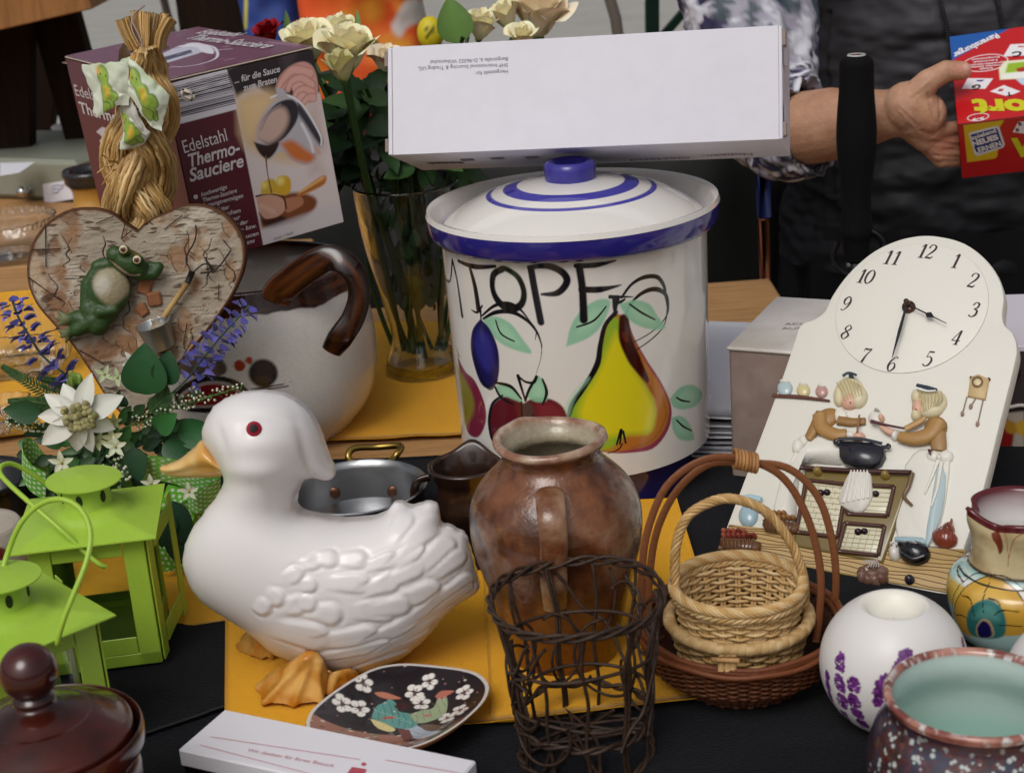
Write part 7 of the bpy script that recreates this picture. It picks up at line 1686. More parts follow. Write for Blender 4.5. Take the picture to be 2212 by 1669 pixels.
lv=[(1.0,.0),(1.008,-.003),(1.004,-TH2),(.01,-TH2)];vs=np.concatenate([np.array(tuple(h0p))+(c0_+(oo-c0_)*s)[:,:1]*np.array(tuple(hex_))+(c0_+(oo-c0_)*s)[:,1:2]*np.array(tuple(hup))+h*np.array(tuple(hn)) for s,h in lv])
mb.add(vs,gridfaces(4,720,wv=True),lin('4a2e1c'))
mb.build('bark',mat('birch_bark',None,.8,spec=.25,bump=('noise',300,.5)),ht)
# frog: one skin
def hc(x,y,x2,y2,r1,r2,h1=.01,h2=None):return cone(hq(x,y,h1),hq(x2,y2,h1 if h2 is None else h2),r1*KH,r2*KH,16)
KH=.3523*mpp(h0p)
def hball(x,y,rx,ry,rz,rot=0,h=.01):
 c=hq(x,y,h);r=R(-rot);ax_=hex_*math.cos(r)+hup*math.sin(r);bx_=-hex_*math.sin(r)+hup*math.cos(r);M_=np.array([tuple(ax_),tuple(bx_),tuple(hn)]).T
 return ball(c,(rx*KH,ry*KH,rz*KH),M_,nu=26,nv=16)
fp_=[hball(690,590,130,150,75,20,.012),hball(640,700,110,110,70,0,.010),hball(815,420,120,78,62,33,.017),hball(740,375,60,55,50,30,.018),hball(860,460,70,45,45,30,.017),
      hball(805,345,34,34,30,0,.026),hball(885,400,34,34,30,0,.026),
      hc(640,440,560,560,42,46,.012),hc(560,560,560,700,46,50,.012),hc(700,430,620,450,40,44,.012),
      hc(570,700,620,800,62,70,.012),hc(620,800,500,760,62,50,.012),hc(500,760,430,770,44,34,.012),hc(430,760,385,725,26,12,.012),hc(430,770,375,765,26,12,.012),hc(435,780,385,800,24,12,.012),
      hc(600,770,500,830,60,44,.014),hc(500,830,440,850,40,28,.012),hc(440,850,385,840,20,11,.012),hc(440,855,395,875,20,11,.012),hc(450,865,425,905,20,11,.012),
      hc(640,720,730,710,40,26,.018),hc(870,500,960,490,38,38,.013),hc(960,490,990,450,38,32,.012),hc(990,455,920,440,30,24,.012)]
v,f=fuse(fp_,.0011,5,.5)
uvp=np.stack([(v-np.array(tuple(h0p))) @ np.array(tuple(hex_)),(v-np.array(tuple(h0p))) @ np.array(tuple(hup))],-1);pt=Paint(uvp,lin('2e481e'))
nz=fnoise(v,60,2);pt._mix(np.clip(nz*1.2+.2,0,.6),lin('24401c'));
hh2=(v-np.array(tuple(h0p))) @ np.array(tuple(hn))
def HP(L):return [huv(*p) for p in L]
m=np.clip((hh2-.013)/.003,0,1)
sv=pt.C.copy();pt.poly(HP([(630,470),(720,455),(810,520),(840,570),(780,640),(710,680),(640,630),(600,540)]),lin('8d8266'),soft=.002,smooth=3);pt.dot(huv(660,560),48*KH,lin('b5b0a2'),ry=55*KH,soft=.4,op=.75)
pt.C=sv*(1-m[:,None])+pt.C*m[:,None]
pt.stroke(HP([(705,405),(760,445),(830,495),(890,495)]),[6*KH,16*KH,14*KH,8*KH],lin('9c8a78'),op=.9);pt.stroke(HP([(700,385),(760,430),(840,478),(910,480)]),5*KH,lin('23300f'))
pt.dot(huv(880,330),44*KH,lin('8a6a3a'),soft=.5,op=.7);pt.poly(HP([(360,700),(440,720),(440,900),(360,920)]),lin('7d7a58'),soft=.003,op=.6)
frog_mb=MB();frog_mb.add(v,f,pt.C);frog_o=frog_mb.build('frog',mat('frog_paint',None,.45,bump=('noise',300,.4)),ht)
for (x,y) in ((805,336),(886,398)):
 mb=MB();c=hq(x,y,.0315);vv,ff=ball((0,0,0),(25*KH,25*KH,14*KH),nu=24,nv=16);r_=np.hypot(vv[:,0],vv[:,1])/KH;cc=np.tile(np.array(lin('cfc9a4')),(len(vv),1));cc[r_<15]=lin('6a2a1c');cc[r_<9]=lin('0c0806');mb.add(put(vv,c,hex_,hup,hn),ff,cc);mb.build('eye',mat('frog_eye',None,.2,coat=.6) if 'frog_eye' not in bpy.data.materials else bpy.data.materials['frog_eye'],frog_o)
# bucket
M_zinc=mat('zinc','b4baba',.35,metal=.75,bump=('noise',60,.2));bc=hq(980,860,.012)
bup=(hup*.97-hex_*.20+hn*.28).normalized();bx_=bup.cross(hn).normalized();by_=bup.cross(bx_)
bh,br1,br0=160*KH,104*KH,76*KH;mb=MB();v,f=lathe([(.0003,0),(br0,0),(br0+.0004,.0006),(br1,bh),(br1+.0006,bh+.0003),(br1-.0004,bh),(br0-.0006,.001),(.0003,.0012)],(0,0),48);mb.add(put(v,bc-bup*bh*.55,bx_,by_,bup),f);bk=mb.build('bucket',M_zinc,ht)
mb=MB();rc_=bc+bup*bh*.45;pts=[rc_+bx_*br1*math.cos(t)+(by_*-.75+bup*.5)*br1*.9*math.sin(t) for t in np.linspace(0,math.pi,26)];v,f=tube(pts,.0006,6);mb.add(v,f);mb.build('handle',M_zinc,bk)
# little tool: stick with wire loop
mb=MB();v,f=tube([hq(1165,545,.008),hq(1010,760,.007)],17*KH,10);mb.add(v,f,lin('b3925c'));v,f=tube([hq(930,880,.007),hq(850,985,.006)],15*KH,10);mb.add(v,f,lin('9c7a4a'));v,f=tube([hq(1190,480,.009),hq(1160,550,.008)],19*KH,10);mb.add(v,f,lin('161310'))
v,f=tube([Vector(p) for p in cr([hq(*p) for p in ((1185,490,.008),(1150,420,.006),(1160,370,.006),(1195,310,.006),(1210,250,.006),(1205,200,.004))],30)],5*KH,6);mb.add(v,f,lin('17120e'))
v,f=tube([Vector(p) for p in cr([hq(*p) for p in ((1200,480,.008),(1250,440,.008),(1290,440,.008),(1300,480,.006),(1240,490,.008),(1330,470,.006),(1420,355,.004))],50)],5*KH,6);mb.add(v,f,lin('17120e'))
mb.build('garden_tool',mat('tool_paint',None,.6),ht)
mb=MB();
for (x,y,s) in ((950,650,40),(890,575,44),(875,720,34)):v,f=boxv(hq(x,y,.0025),(s*2*KH,.004,s*2.2*KH),Matrix.Rotation(.1*s-4,3,'Y'),.0015);v=v+fnoise(v,160,2)[:,None]*.0015;mb.add(v,f,lin('946040'))
mb.build('clay_chip',mat('clay',None,.8,bump=('noise',200,.5)),ht,angle=40)
M_twig=mat('pin_rust',None,.6)
for (a,b) in (((283,205),(285,455)),((200,350),(370,345)),((590,190),(700,145)),((745,285),(810,235)),((770,190),(750,270)),((180,520),(380,665)),((490,965),(645,1050)),((1010,225),(1120,140)),((1345,560),(1340,660)),((1150,800),(1125,935)),((1370,290),(1420,350)),((640,1190),(780,1215)),((1010,980),(1010,1060))):v,f=tube([hq(*a,.0022),hq(*b,.0022)],3.2*KH,5);mb=MB();mb.add(v,f,lin('3a1f16'));mb.build('twig',M_twig,ht)
# ================================================================== STRAW BRAID
M_straw=mat('straw',None,.5,spec=.4,bump=('noise',200,.3));sy=1.482
sb=V(300,520,sy);sbt=thing('straw_braid','thick straw braid with frog print bow leaning behind the birch heart','decoration',sb)
def SV(X,Y,dy=0.0):return V(X,Y,sy+dy)
ks=mpp(SV(280,250));hr=random.Random(9)
strawc=['c29c62','cfa970','b18a50','dbbd88','a07a44','bd9556','d2b078']
def bundle(mb,path,wid,n,r0=5.5,flare=None,depth=.012,jit=.25):
 P=cr(path,34);m=len(P)
 for k in range(int(n*2.1)):
  a=hr.uniform(-1,1);b=hr.uniform(-1,1)*(1-abs(a)*.5);pts=[]
  for i in range(m):
   t=i/(m-1);tg=P[min(i+1,m-1)]-P[max(i-1,0)];L_=math.hypot(tg[0],tg[1])+1e-6;nx,ny=-tg[1]/L_,tg[0]/L_;w_=float(np.interp(t,np.linspace(0,1,len(wid)),wid))/2
   dd=-abs(b)*depth*(1-a*a)+P[i][2];off=a*w_+hr.uniform(-jit,jit);pts.append(SV(P[i][0]+nx*off,P[i][1]+ny*off,dd-depth*(1-a*a)*.8))
  r_=r0*ks*hr.uniform(.36,.74);v,f=tube(pts[hr.randint(0,1):m-hr.randint(0,2)],r_,6,flat=.7);mb.add(v,f,np.array(lin(hr.choice(strawc)))*hr.uniform(.7,1.15))
Zs=lambda L:[(x*.3523,y*.3523,d) for x,y,d in L]
mb=MB();S5=lambda x,y,d=0:(x*.2398,y*.2398,d)
bundle(mb,[S5(1230,440),S5(1170,330),S5(1130,230),S5(1110,165)],[60,85,95,100] and [35,32,34,36],16,5)
bundle(mb,[S5(1330,440),S5(1340,330),S5(1340,220),S5(1350,110)],[50,60,72,84],34,5.2)
bundle(mb,[S5(1420,440),S5(1440,320),S5(1480,230),S5(1530,150)],[36,34,36,40],18,5)
for k in range(3):
 pth=[]
 for i in range(22):
  t=i/21;Y=104+430*t;ph=2*math.pi*(1.12*t**.93+k/3+.16)+.25*math.sin(t*9+k*2);A_=12+28*min(1,t*2.4);axx=float(np.interp(t,[0,.25,.5,1],[314,324,298,304]))
  pth.append((axx+A_*math.sin(ph),Y,-.004-.011*math.sin(2*ph+.4)))
 bundle(mb,pth,[36,62,76,80,86,80,84],30,8.5,depth=.013,jit=3.0)
for i in range(26):a=SV(hr.uniform(640,780)*.3523,hr.uniform(940,1120)*.3523,-.016);v,f=tube([a,a+Vector((hr.uniform(-.01,.01),-.004,hr.uniform(-.008,.012)))],.0007,5);mb.add(v,f,lin(hr.choice(strawc)))
v,f=cone(SV(290,120,.006),SV(300,420,.01),.014,.024,14);mb.add(v,f,lin('4a3216'));mb.build('braid',M_straw,sbt)
mb=MB();
for k in range(3):pts=[SV(1155*.2398+0,490*.2398+k*2)] ;P_=[SV(277,118+k*2,.0),SV(292,114+k*2,-.016),SV(310,111+k*1.5,-.02),SV(340,106+k*1.5,-.016),SV(364,102+k,0)];v,f=tube([Vector(p) for p in cr(P_,20)],.0007,5);mb.add(v,f)
v,f=tube([Vector(p) for p in cr([SV(310,111,-.022),SV(305,88,-.022),SV(292,60,-.02),SV(285,42,-.018),SV(292,28,-.012),SV(312,12,-.008)],30)],.0009,6);mb.add(v,f)
v,f=tube([Vector(p) for p in cr([SV(310,111,-.022),SV(298,92,-.024),SV(284,60,-.02),SV(288,30,-.012)],30)],.0007,6);mb.add(v,f);mb.build('twine',mat('twine','a08c82',.8),sbt)
# bow of frog-print ribbon
M_rib=mat('print_ribbon',None,.5,sheen=.3)
def patch(mb,corners,bulge,paintf,nu=90,nv=60,th=.0006):
 A,B_,C_,D2=[np.array(tuple(SV(x,y,d))) for x,y,d in corners];u=np.linspace(0,1,nu);w_=np.linspace(0,1,nv);U,W_=np.meshgrid(u,w_,indexing='ij');U=U.ravel()[:,None];W_=W_.ravel()[:,None]
 P=(A*(1-U)+B_*U)*(1-W_)+(D2*(1-U)+C_*U)*W_;P[:,1]-=(bulge*np.sin(np.pi*U)*(.4+.6*np.sin(np.pi*W_)))[:,0]+fnoise(P,40,2)*.004;P[:,0]+=fnoise(P,34,5)*.005;P[:,2]+=fnoise(P,34,9)*.005
 pt=Paint(np.stack([U[:,0],W_[:,0]*.66],-1),lin('cfd6c2'));paintf(pt);mb.add(P,gridfaces(nu,nv),pt.C);P2=P.copy();P2[:,1]+=th;mb.add(P2,gridfaces(nu,nv)[:,::-1],pt.C)
def froggy(cx_,cy_,s,rot=0.0):
 def g(pt):
  pt.dot((.5,.02),.3,lin('a9c08a'),ry=.06,soft=.5,op=.5);ca,sa=math.cos(rot),math.sin(rot);q_=lambda x,y:(cx_+s*(x*ca-y*sa),cy_+s*(x*sa+y*ca))
  G1,G2=lin('8aa83c'),lin('4c6a22')
  for (x,y,rx,ry) in ((-.32,-.02,.15,.13),(-.02,.02,.22,.17),(.22,.10,.13,.12),(.18,-.14,.11,.09),(.34,-.02,.12,.06)):pt.dot(q_(x,y),s*(rx+.025),G2,ry=s*(ry+.025),rot=rot,soft=.12)
  for (x,y,rx,ry) in ((-.32,-.02,.15,.13),(-.02,.02,.22,.17),(.22,.10,.13,.12),(.18,-.14,.11,.09),(.34,-.02,.12,.06)):pt.dot(q_(x,y),s*rx,G1,ry=s*ry,rot=rot,soft=.15)
  pt.dot(q_(-.02,.0),s*.12,lin('d8a82a'),ry=s*.09,rot=rot,soft=.5,op=.8);pt.dot(q_(-.44,.06),s*.07,lin('d89a2a'),soft=.6,op=.7)
  for x,y in ((-.36,.03),(-.30,-.07)):pt.dot(q_(x,y),s*.018,lin('2a3a14'),soft=.3)
  pt.stroke([q_(.1,.15),q_(.25,.0),q_(.4,.06)],s*.02,G2)
 return g
mb=MB()
patch(mb,[(285,128,-0.044),(372,208,-0.048),(352,290,-0.052),(262,190,-0.048)],.012,froggy(.48,.33,.95,.35))
patch(mb,[(178,142,-.030),(280,130,-.050),(276,232,-.050),(204,238,-.034)],.012,froggy(.5,.40,.8,1.2))
patch(mb,[(264,196,-0.044),(328,286,-0.050),(318,296,-0.046),(262,240,-0.042)],.004,lambda pt:pt._mix(np.full(len(pt.P),.5),lin('a89aa0')))
patch(mb,[(262,205,-0.042),(330,285,-0.038),(300,322,-0.038),(265,320,-0.038)],.010,froggy(.5,.33,.95,.2))
patch(mb,[(265,130,-0.034),(285,126,-0.042),(290,160,-0.046),(262,180,-0.038)],.004,lambda pt:pt._mix(np.full(len(pt.P),.45),lin('7a9a68')))
mb.build('ribbon_bow',M_rib,sbt)
mb=MB();v,f=boxv(SV(405,205,-.016),(.013,.006,.010),Matrix.Rotation(.4,3,'Y'),.0025);mb.add(v,f,lin('c4b8ac'));mb.build('ribbon_end',M_rib,sbt)
# ================================================================== FLOWER ARRANGEMENT
fy=1.30;fb=T(255,1150);ar=thing('flower_arrangement','silk flower arrangement with edelweiss, lavender and green dotted bow before the heart','flower arrangement',(fb.x,fb.y,0))
def FV(X,Y,dy=0.0):return V(X,Y,fy+dy)
kf=mpp(FV(250,1000));hr=random.Random(31)
mb=MB();v,f=lathe([(.0005,.001),(.034,.001),(.036,.004),(.043,.052),(.044,.054),(.042,.053),(.034,.008),(.0005,.006)],(fb.x,fb.y),48);mb.add(v,f);mb.build('planter',mat('stone_planter','9a938a',.8,bump=('noise',80,.5)),ar)
Zf=lambda x,y:(x*.3523,415.6+y*.3523)
# stuffing of greenery
mb=MB()
for i in range(330):
 X=255+hr.gauss(0,82);Y=985+hr.gauss(0,44)
 if X<60 or X>420 or Y>1085:continue
 d=Vector(((X-250)/90+hr.uniform(-.5,.5),hr.uniform(-.8,.1),(960-Y)/80+hr.uniform(-.3,.7)));leafmesh(mb,FV(X,Y,hr.uniform(-.02,.045)),d,(hr.uniform(-.4,.4),-1,.5),hr.uniform(.010,.022),hr.uniform(.005,.011),lin(hr.choice(['1f3c1c','2b4e26','17301a','34582c','244222','3f6a34'])),curl=hr.uniform(-.1,.4))
for (x,y,d,L_,w_,c) in ((900,1240,(.1,-.1,1),.044,.038,'1f4a28'),(1010,1180,(.25,-.1,.9),.030,.024,'1a4024'),(1090,1480,(1,-.3,.1),.036,.026,'22502a'),(1150,1500,(.8,-.3,-.5),.034,.024,'2a5a30'),(960,1450,(.6,-.5,.5),.030,.02,'2f6433'),(1000,1540,(.7,-.3,-.4),.034,.022,'1d4426'),(250,1350,(-.8,-.2,.2),.03,.02,'24482a'),(820,1560,(.1,-.4,-.9),.03,.02,'24482a')):
 X,Y=Zf(x,y);leafmesh(mb,FV(X,Y,-.035),d,(0,-1,.2),L_,w_,lin(c),curl=.15,seg=12)
mb.build('leaves',M_leaf,ar)
def sprig(pts,rad,col,name,fn_):
 mb=MB();P=[Vector(p) for p in cr(pts,30)];v,f=tube(P,rad,6);mb.add(v,f,lin(col));fn_(mb,P);return mb.build(name,M_leaf if name !='lavender_sprig' else M_lav,ar)
M_lav=mat('lavender_silk',None,.7,sheen=.2)
def lav(mb,P):
 for i in range(6,30):
  if i % 3:continue
  for k in range(5):
   a=k*1.26+i*.5;t=(P[min(i+1,29)]-P[i-1]).normalized();e1=t.orthogonal().normalized();e2=t.cross(e1);s=.0096*(1.1-.4*(i/29));d=e1*math.cos(a)+e2*math.sin(a);c=P[i]+d*s*.9
   for j in range(3):leafmesh(mb,c,d*.8+t*hr.uniform(.2,.9)+Vector((hr.uniform(-.3,.3),hr.uniform(-.3,.3),hr.uniform(-.3,.3))),t,s*1.05,s*1.15,lin(hr.choice(['4a4596','5c56ab','3a3580','6f68bd','433d8c'])),curl=.4,seg=4)
g=lambda L,d=0:[FV(*Zf(x,y),d) for x,y in L]
sprig(g([(560,1260),(420,1130),(270,1010),(180,880),(110,760),(75,660)],-.03),.0010,'3a5240','lavender_sprig',lav)
sprig(g([(900,1350),(1120,1170),(1250,1010),(1340,900),(1430,800),(1530,695)],.02),.0010,'3a5240','lavender_sprig',lav)
def heather(mb,P):
 for i in range(4,30):
  for k in range(5):
   a=hr.uniform(0,6.28);t=(P[min(i+1,29)]-P[i-1]).normalized();e1=t.orthogonal().normalized();e2=t.cross(e1);d=e1*math.cos(a)+e2*math.sin(a);leafmesh(mb,P[i],d+t*.8,t,.006,.0016,lin(hr.choice(['4c6a34','6b8448','3a5428'])),curl=.1,seg=3)
   if k % 2==0:v,f=ball(P[i]+d*.0045+t*.002,.0011,nu=6,nv=5);mb.add(v,f,lin('c8cbb0'))
for L,d in (([(760,1440),(900,1400),(1080,1320),(1260,1260),(1470,1195)],-.03),([(780,1440),(900,1360),(1060,1290),(1200,1225)],-.02),([(350,1440),(200,1430),(60,1400)],-.02),([(600,1750),(560,1850),(420,1900)],-.05)):sprig(g(L,d),.0008,'4a6630','heather_sprig',heather)
def fern(mb,P):
 for i in range(3,30):
  t=(P[min(i+1,29)]-P[i-1]).normalized();s_=t.cross(Vector((0,-1,0))).normalized()
  for sg in (-1,1):leafmesh(mb,P[i],s_*sg+t*.9,(0,-1,0),.012*(1.2-i/30),.0022,lin(hr.choice(['2c4a26','3c5c30'])),curl=.05,seg=3)
for L,d in (([(480,1260),(300,1230),(120,1130),(20,1070)],-.01),([(440,1330),(240,1290),(60,1280)],-.02),([(900,1360),(1000,1260),(990,1150)],-.03),([(520,1240),(400,1180),(240,1140)],0)):sprig(g(L,d),.0007,'38562a','fern_sprig',fern)
# edelweiss
M_ed=mat('edelweiss_felt',None,.85,sheen=.3);ec=FV(*Zf(490,1360),-.06);mb=MB()
for (tx,ty,w_) in ((555,1120,78),(385,1180,90),(270,1245,80),(235,1375,78),(250,1550,90),(460,1600,85),(700,1460,84),(745,1255,100),(560,1600,70)):
 tip=FV(*Zf(tx,ty),-.055-hr.uniform(0,.008));d=tip-ec;leafmesh(mb,ec+d*.08,d,(0,-1,.15),d.length*.95,w_*KH*1.35,lin('d2d2ca'),curl=hr.uniform(.05,.2),seg=12)
for i in range(60):
 a=hr.uniform(0,6.28);r_=math.sqrt(hr.random())*88*KH;v,f=ball(ec+Vector((r_*math.cos(a),-.0045+r_*r_*3,r_*math.sin(a))),hr.uniform(.0022,.0036),nu=9,nv=6);mb.add(v,f,lin(hr.choice(['8a8258','9c9468','74703f','a8a070'])))
mb.build('edelweiss_bloom',M_ed,ar)
def small(x,y,s,d,rot,n=5,col='cfd0b8'):
 mb=MB();c=FV(*Zf(x,y),d)
 for k in range(n):a=rot+k*6.283/n;leafmesh(mb,c,Vector((math.cos(a),-.25,math.sin(a))),(0,-1,0),s*KH,s*.5*KH,lin(col),curl=.1,seg=6)
 v,f=ball(c+Vector((0,-.001,0)),s*.14*KH,nu=8,nv=6);mb.add(v,f,lin('a8a060'));mb.build('small_bloom',M_ed,ar)
for a in ((820,1030,70,-.03,.9,5,'d0d2c6'),(720,1130,60,-.02,0,4,'b8c49a'),(640,1110,60,-.02,1,4,'b8c49a'),(690,1500,66,-.05,.4,5,'c4c69a'),(600,1520,60,-.05,1,5,'c4c69a'),(700,1400,50,-.045,.2,5,'c0c28e')):small(*a)
C3=lambda x,y:(x*.4295/.3523,(952.4+y*.4295-415.6)/.3523)
for (x,y,s) in ((310,105,75),(580,25,70),(760,210,60),(950,250,60)):small(*C3(x,y),s,-.06,.3,5,'c9ccb2')
mb=MB()
for i in range(14):v,f=ball(FV(*Zf(450+hr.uniform(-55,55),1135+hr.uniform(-40,45)),-.03),(.0022,.0022,.0042),nu=8,nv=6);mb.add(v,f,lin(hr.choice(['8aa84a','9ab85a','7a9a3c'])))
mb.build('bud_cluster',M_leaf,ar)
mb=MB()
for i in range(90):
 X,Y=(hr.gauss(590,40),hr.gauss(150,45)) if i % 2 else (hr.gauss(470,35),hr.gauss(240,22));v,f=ball(FV(X*.4295,952.4+Y*.4295,-.06),.0014,nu=6,nv=5);mb.add(v,f,lin(hr.choice(['c4c8b0','a8ac8a','6a8448'])))
mb.build('baby_breath',M_leaf,ar)
# dotted bow
M_dot=mat('dotted_ribbon',None,.5,sheen=.2)
def dotrib(pts,w_,side,dcount,name='ribbon'):
 P=cr([FV(x*.4295,952.4+y*.4295,d) for x,y,d in pts],60);t=np.gradient(P,axis=0);sd=np.array(side,float);sd/=np.linalg.norm(sd);L_=np.concatenate([[0],np.cumsum(np.linalg.norm(np.diff(P,axis=0),axis=1))]);nv=40
 U=np.repeat(L_,nv);W_=np.tile(np.linspace(-w_/2,w_/2,nv),len(P));Pp=np.repeat(P,nv,0)+W_[:,None]*sd;pt=Paint(np.stack([U,W_],-1),lin('5fae26'));st=.0085;r=.0014;i=0
 u=st/2
 while u<L_[-1]:
  for j in range(-3,4):
   ww=j*st*.62+(st*.31 if i % 2 else 0)
   if abs(ww)<w_/2-r:pt.dot((u,ww),r,lin('d5e0c8'),soft=.15)
  u+=st*.55;i+=1
 mb=MB();f=gridfaces(len(P),nv);mb.add(Pp,f,pt.C);q_=Pp.copy();q_[:,1]+=.0006;mb.add(q_,f[:,::-1],pt.C);mb.build(name,M_dot,ar)
dotrib([(250,180,-.01),(160,60,-.02),(110,90,-.03),(150,180,-.03),(230,230,-.03)],.030,(.25,-.3,1),5)
dotrib([(700,130,-.03),(860,150,-.04),(1000,200,-.05),(1110,235,-.05),(1010,300,-.05),(940,290,-.04)],.030,(.2,-.45,1),5)
dotrib([(940,230,-.03),(900,330,-.035),(860,450,-.04),(880,560,-.045),(880,640,-.045)],.032,(1,.1,-.25),5)
dotrib([(960,290,-.04),(1000,400,-.03),(930,520,-.03),(870,660,-.03)],.026,(1,.1,.3),5)
mb=MB()
for (x,y,d_,L_) in ((870,300,(.2,-.2,-1),.042),(830,340,(-.2,-.2,-1),.034),(900,420,(-.1,-.2,-1),.036)):leafmesh(mb,FV(x*.4295,952.4+y*.4295,-.055),d_,(0,-1,0),L_,.024,lin('1c3a28'),curl=.1,seg=12)
mb.build('drooping_leaf',M_leaf,ar)
# ================================================================== SELLER
M_skin=mat('skin',None,.48,spec=.4,sss=.10,bump=('noise',420,.5),var=[(90,.18,'8f5c48'),(240,.12,'d2a890')])
M_vest=mat('vest_fabric',None,.6,spec=.25,bump=('noise',12,.3))
pc_=V(2090,640,2.28);pe=thing('person','person in dark padded vest and patterned blouse holding a red game box','person',(pc_.x,2.30,-0.75))
px_=pc_.x
def aV(X,Y,y):return V(X,Y,y)
gb_o=Vector((0.5368,1.8325,0.1646));Mgb=Euler((0.5732,-0.1017,-0.2554)).to_matrix();gW,gD,gH=0.19,0.1464,0.085
Z6=lambda x,y:(1952.4+.2283*x,34.6+.2283*y)
kA=mpp(aV(1950,240,1.83))
def c6(x,y,d,x2,y2,d2,r1,r2):return cone(aV(*Z6(x,y),1.83+d),aV(*Z6(x2,y2),1.83+d2),r1*.2283*kA,r2*.2283*kA,18)
sh_l=Vector((px_-.19,2.27,.58));el=aV(1655,290,1.98)
hand_parts=[
 cone(el,aV(1800,268,1.90),.046,.043,24),cone(aV(1800,268,1.90),aV(1910,248,1.85),.043,.029,24),cone(aV(1910,248,1.85),aV(1965,240,1.835),.0285,.027,24),
 c6(40,860,.0,190,930,-.002,245,215),c6(40,800,-.002,150,860,-.006,150,180),c6(90,960,.0,230,1060,.002,200,165),c6(60,1000,.004,200,1150,.006,170,140),
 # thumb: from the side of the palm, over the top of the box
 c6(80,800,-.006,230,620,-.012,160,118),c6(230,620,-.012,400,520,-.015,114,98),c6(400,520,-.015,550,520,-.014,100,90),c6(110,860,-.001,250,1010,-.002,150,118),
 # index to little finger: knuckle, middle joint, tip behind the box edge
 c6(190,960,-.004,330,1090,.0,108,88),c6(330,1090,.0,500,1060,.010,84,70),c6(500,1060,.010,640,1000,.03,68,54),
 c6(180,1040,.0,320,1200,.002,108,88),c6(320,1200,.002,520,1190,.010,84,70),c6(520,1190,.010,660,1130,.03,70,54),
 c6(180,1120,.004,330,1300,.004,104,84),c6(330,1300,.004,540,1300,.012,80,66),c6(540,1300,.012,670,1240,.032,66,52),
 c6(180,1180,.010,350,1370,.008,90,72),c6(350,1370,.008,540,1370,.016,68,56),c6(540,1370,.016,660,1330,.034,56,46),
 # upper arm, shoulders, torso, far arm, neck, head, legs
 cone(sh_l,aV(1612,-150,2.14),.05,.055,20),cone(aV(1612,-150,2.14),aV(1625,60,2.05),.055,.05,20),cone(aV(1625,60,2.05),el,.05,.046,20),cone(sh_l,(px_+.19,2.27,.58),.07,.07,20),cone((px_,2.30,.50),(px_,2.30,.12),.15,.13,24),cone((px_,2.31,.14),(px_,2.31,-.02),.14,.15,24),
 cone((px_,2.28,.60),(px_,2.26,.73),.058,.054,16),ball((px_,2.235,.835),(.077,.098,.118),nu=32,nv=24),cone((px_,2.14,.825),(px_,2.128,.805),.010,.013,10),ball((px_-.078,2.25,.83),(.012,.022,.032)),ball((px_+.078,2.25,.83),(.012,.022,.032)),ball((px_,2.155,.765),(.030,.020,.016)),
 cone((px_-.09,2.31,-.02),(px_-.1,2.30,-.38),.085,.056,18),cone((px_-.1,2.30,-.38),(px_-.1,2.32,-.68),.054,.036,18),cone((px_+.09,2.31,-.02),(px_+.1,2.30,-.38),.085,.056,18),cone((px_+.1,2.30,-.38),(px_+.1,2.32,-.68),.054,.036,18),
 cone((px_-.1,2.33,-.715),(px_-.11,2.19,-.725),.034,.026,14),cone((px_+.1,2.33,-.715),(px_+.11,2.19,-.725),.034,.026,14),
 cone((px_+.19,2.27,.58),(px_+.27,2.20,.30),.062,.046,18),cone((px_+.27,2.20,.30),(px_+.20,1.98,.24),.044,.029,18),cone((px_+.20,1.98,.24),(px_+.17,1.94,.235),.036,.032,14)]
v,f=fuse(hand_parts,.0034,5,.5)
# refine the near hand from a finer skin of the same pieces, joined at the wrist
v2,f2=fuse(hand_parts[:23],.0019,4,.5)
wx_=aV(1760,260,1.92).x
keep=~((v[:,0]<9) & (v[:,1]<2.03) & (v[:,0]<px_+.10) & (v[:,2]>.05) & (v[:,0]>el.x+.012))
keep2=v2[:,0]>el.x+.004
def filt(v,f,k):
 m=-np.ones(len(v),int);m[k]=np.arange(k.sum());return v[k],[[int(m[i]) for i in g] for g in f if all(k[i] for i in g)]
v,f=filt(v,f,keep);v2,f2=filt(v2,f2,keep2)
def skincol(v,s):
 n=np.clip(.5+fnoise(v,30,s)*.9,0,1)[:,None];c=np.array(lin('bf9478'))*n+np.array(lin('ab7f64'))*(1-n);return c
sk=skincol(v2,1);uvh=np.array([proj(p) for p in v2]);pt=Paint(uvh,(0,0,0));pt.C=sk
KN=.2283
pt.dot(Z6(560,510),90*KN,lin('c98e7c'),ry=60*KN,soft=.6,op=.8);pt.dot(Z6(600,480),40*KN,lin('d9a898'),ry=30*KN,soft=.4,op=.8)
for x,y in ((230,1080),(300,1260),(420,1200)):pt.dot(Z6(x,y),90*KN,lin('b9705c'),soft=.8,op=.5)
pt.poly([Z6(*p) for p in ((130,740),(250,760),(270,980),(150,960))],lin('c69a78'),soft=10,op=.6)
N2=vnormals(v2,f2);
for (a,b,amt) in (((225,740),(300,1010),-.0016),((330,700),(350,960),-.0014),((260,1190),(560,1230),-.0016),((280,1320),(560,1340),-.0014),((420,480),(430,590),-.0007),((150,1090),(330,1140),-.0008),((-40,840),(140,1010),.0012),((-40,900),(150,1110),.0011),((60,760),(240,620),.0012),((430,520),(440,580),-.0006),((445,470),(455,540),-.0006)):
 A=np.array(Z6(*a));B_=np.array(Z6(*b));d=B_-A;t=np.clip(((uvh-A) @ d)/(d @ d),0,1);dist=np.hypot(*(uvh-A-t[:,None]*d).T);v2=v2+N2*(np.exp(-(dist/3.2)**2)*amt*np.clip(-N2[:,1]*2,0,1))[:,None]
mb=MB();mb.add(v,f,skincol(v,2));mb.add(v2,f2,pt.C);body_o=mb.build('body',M_skin,pe)
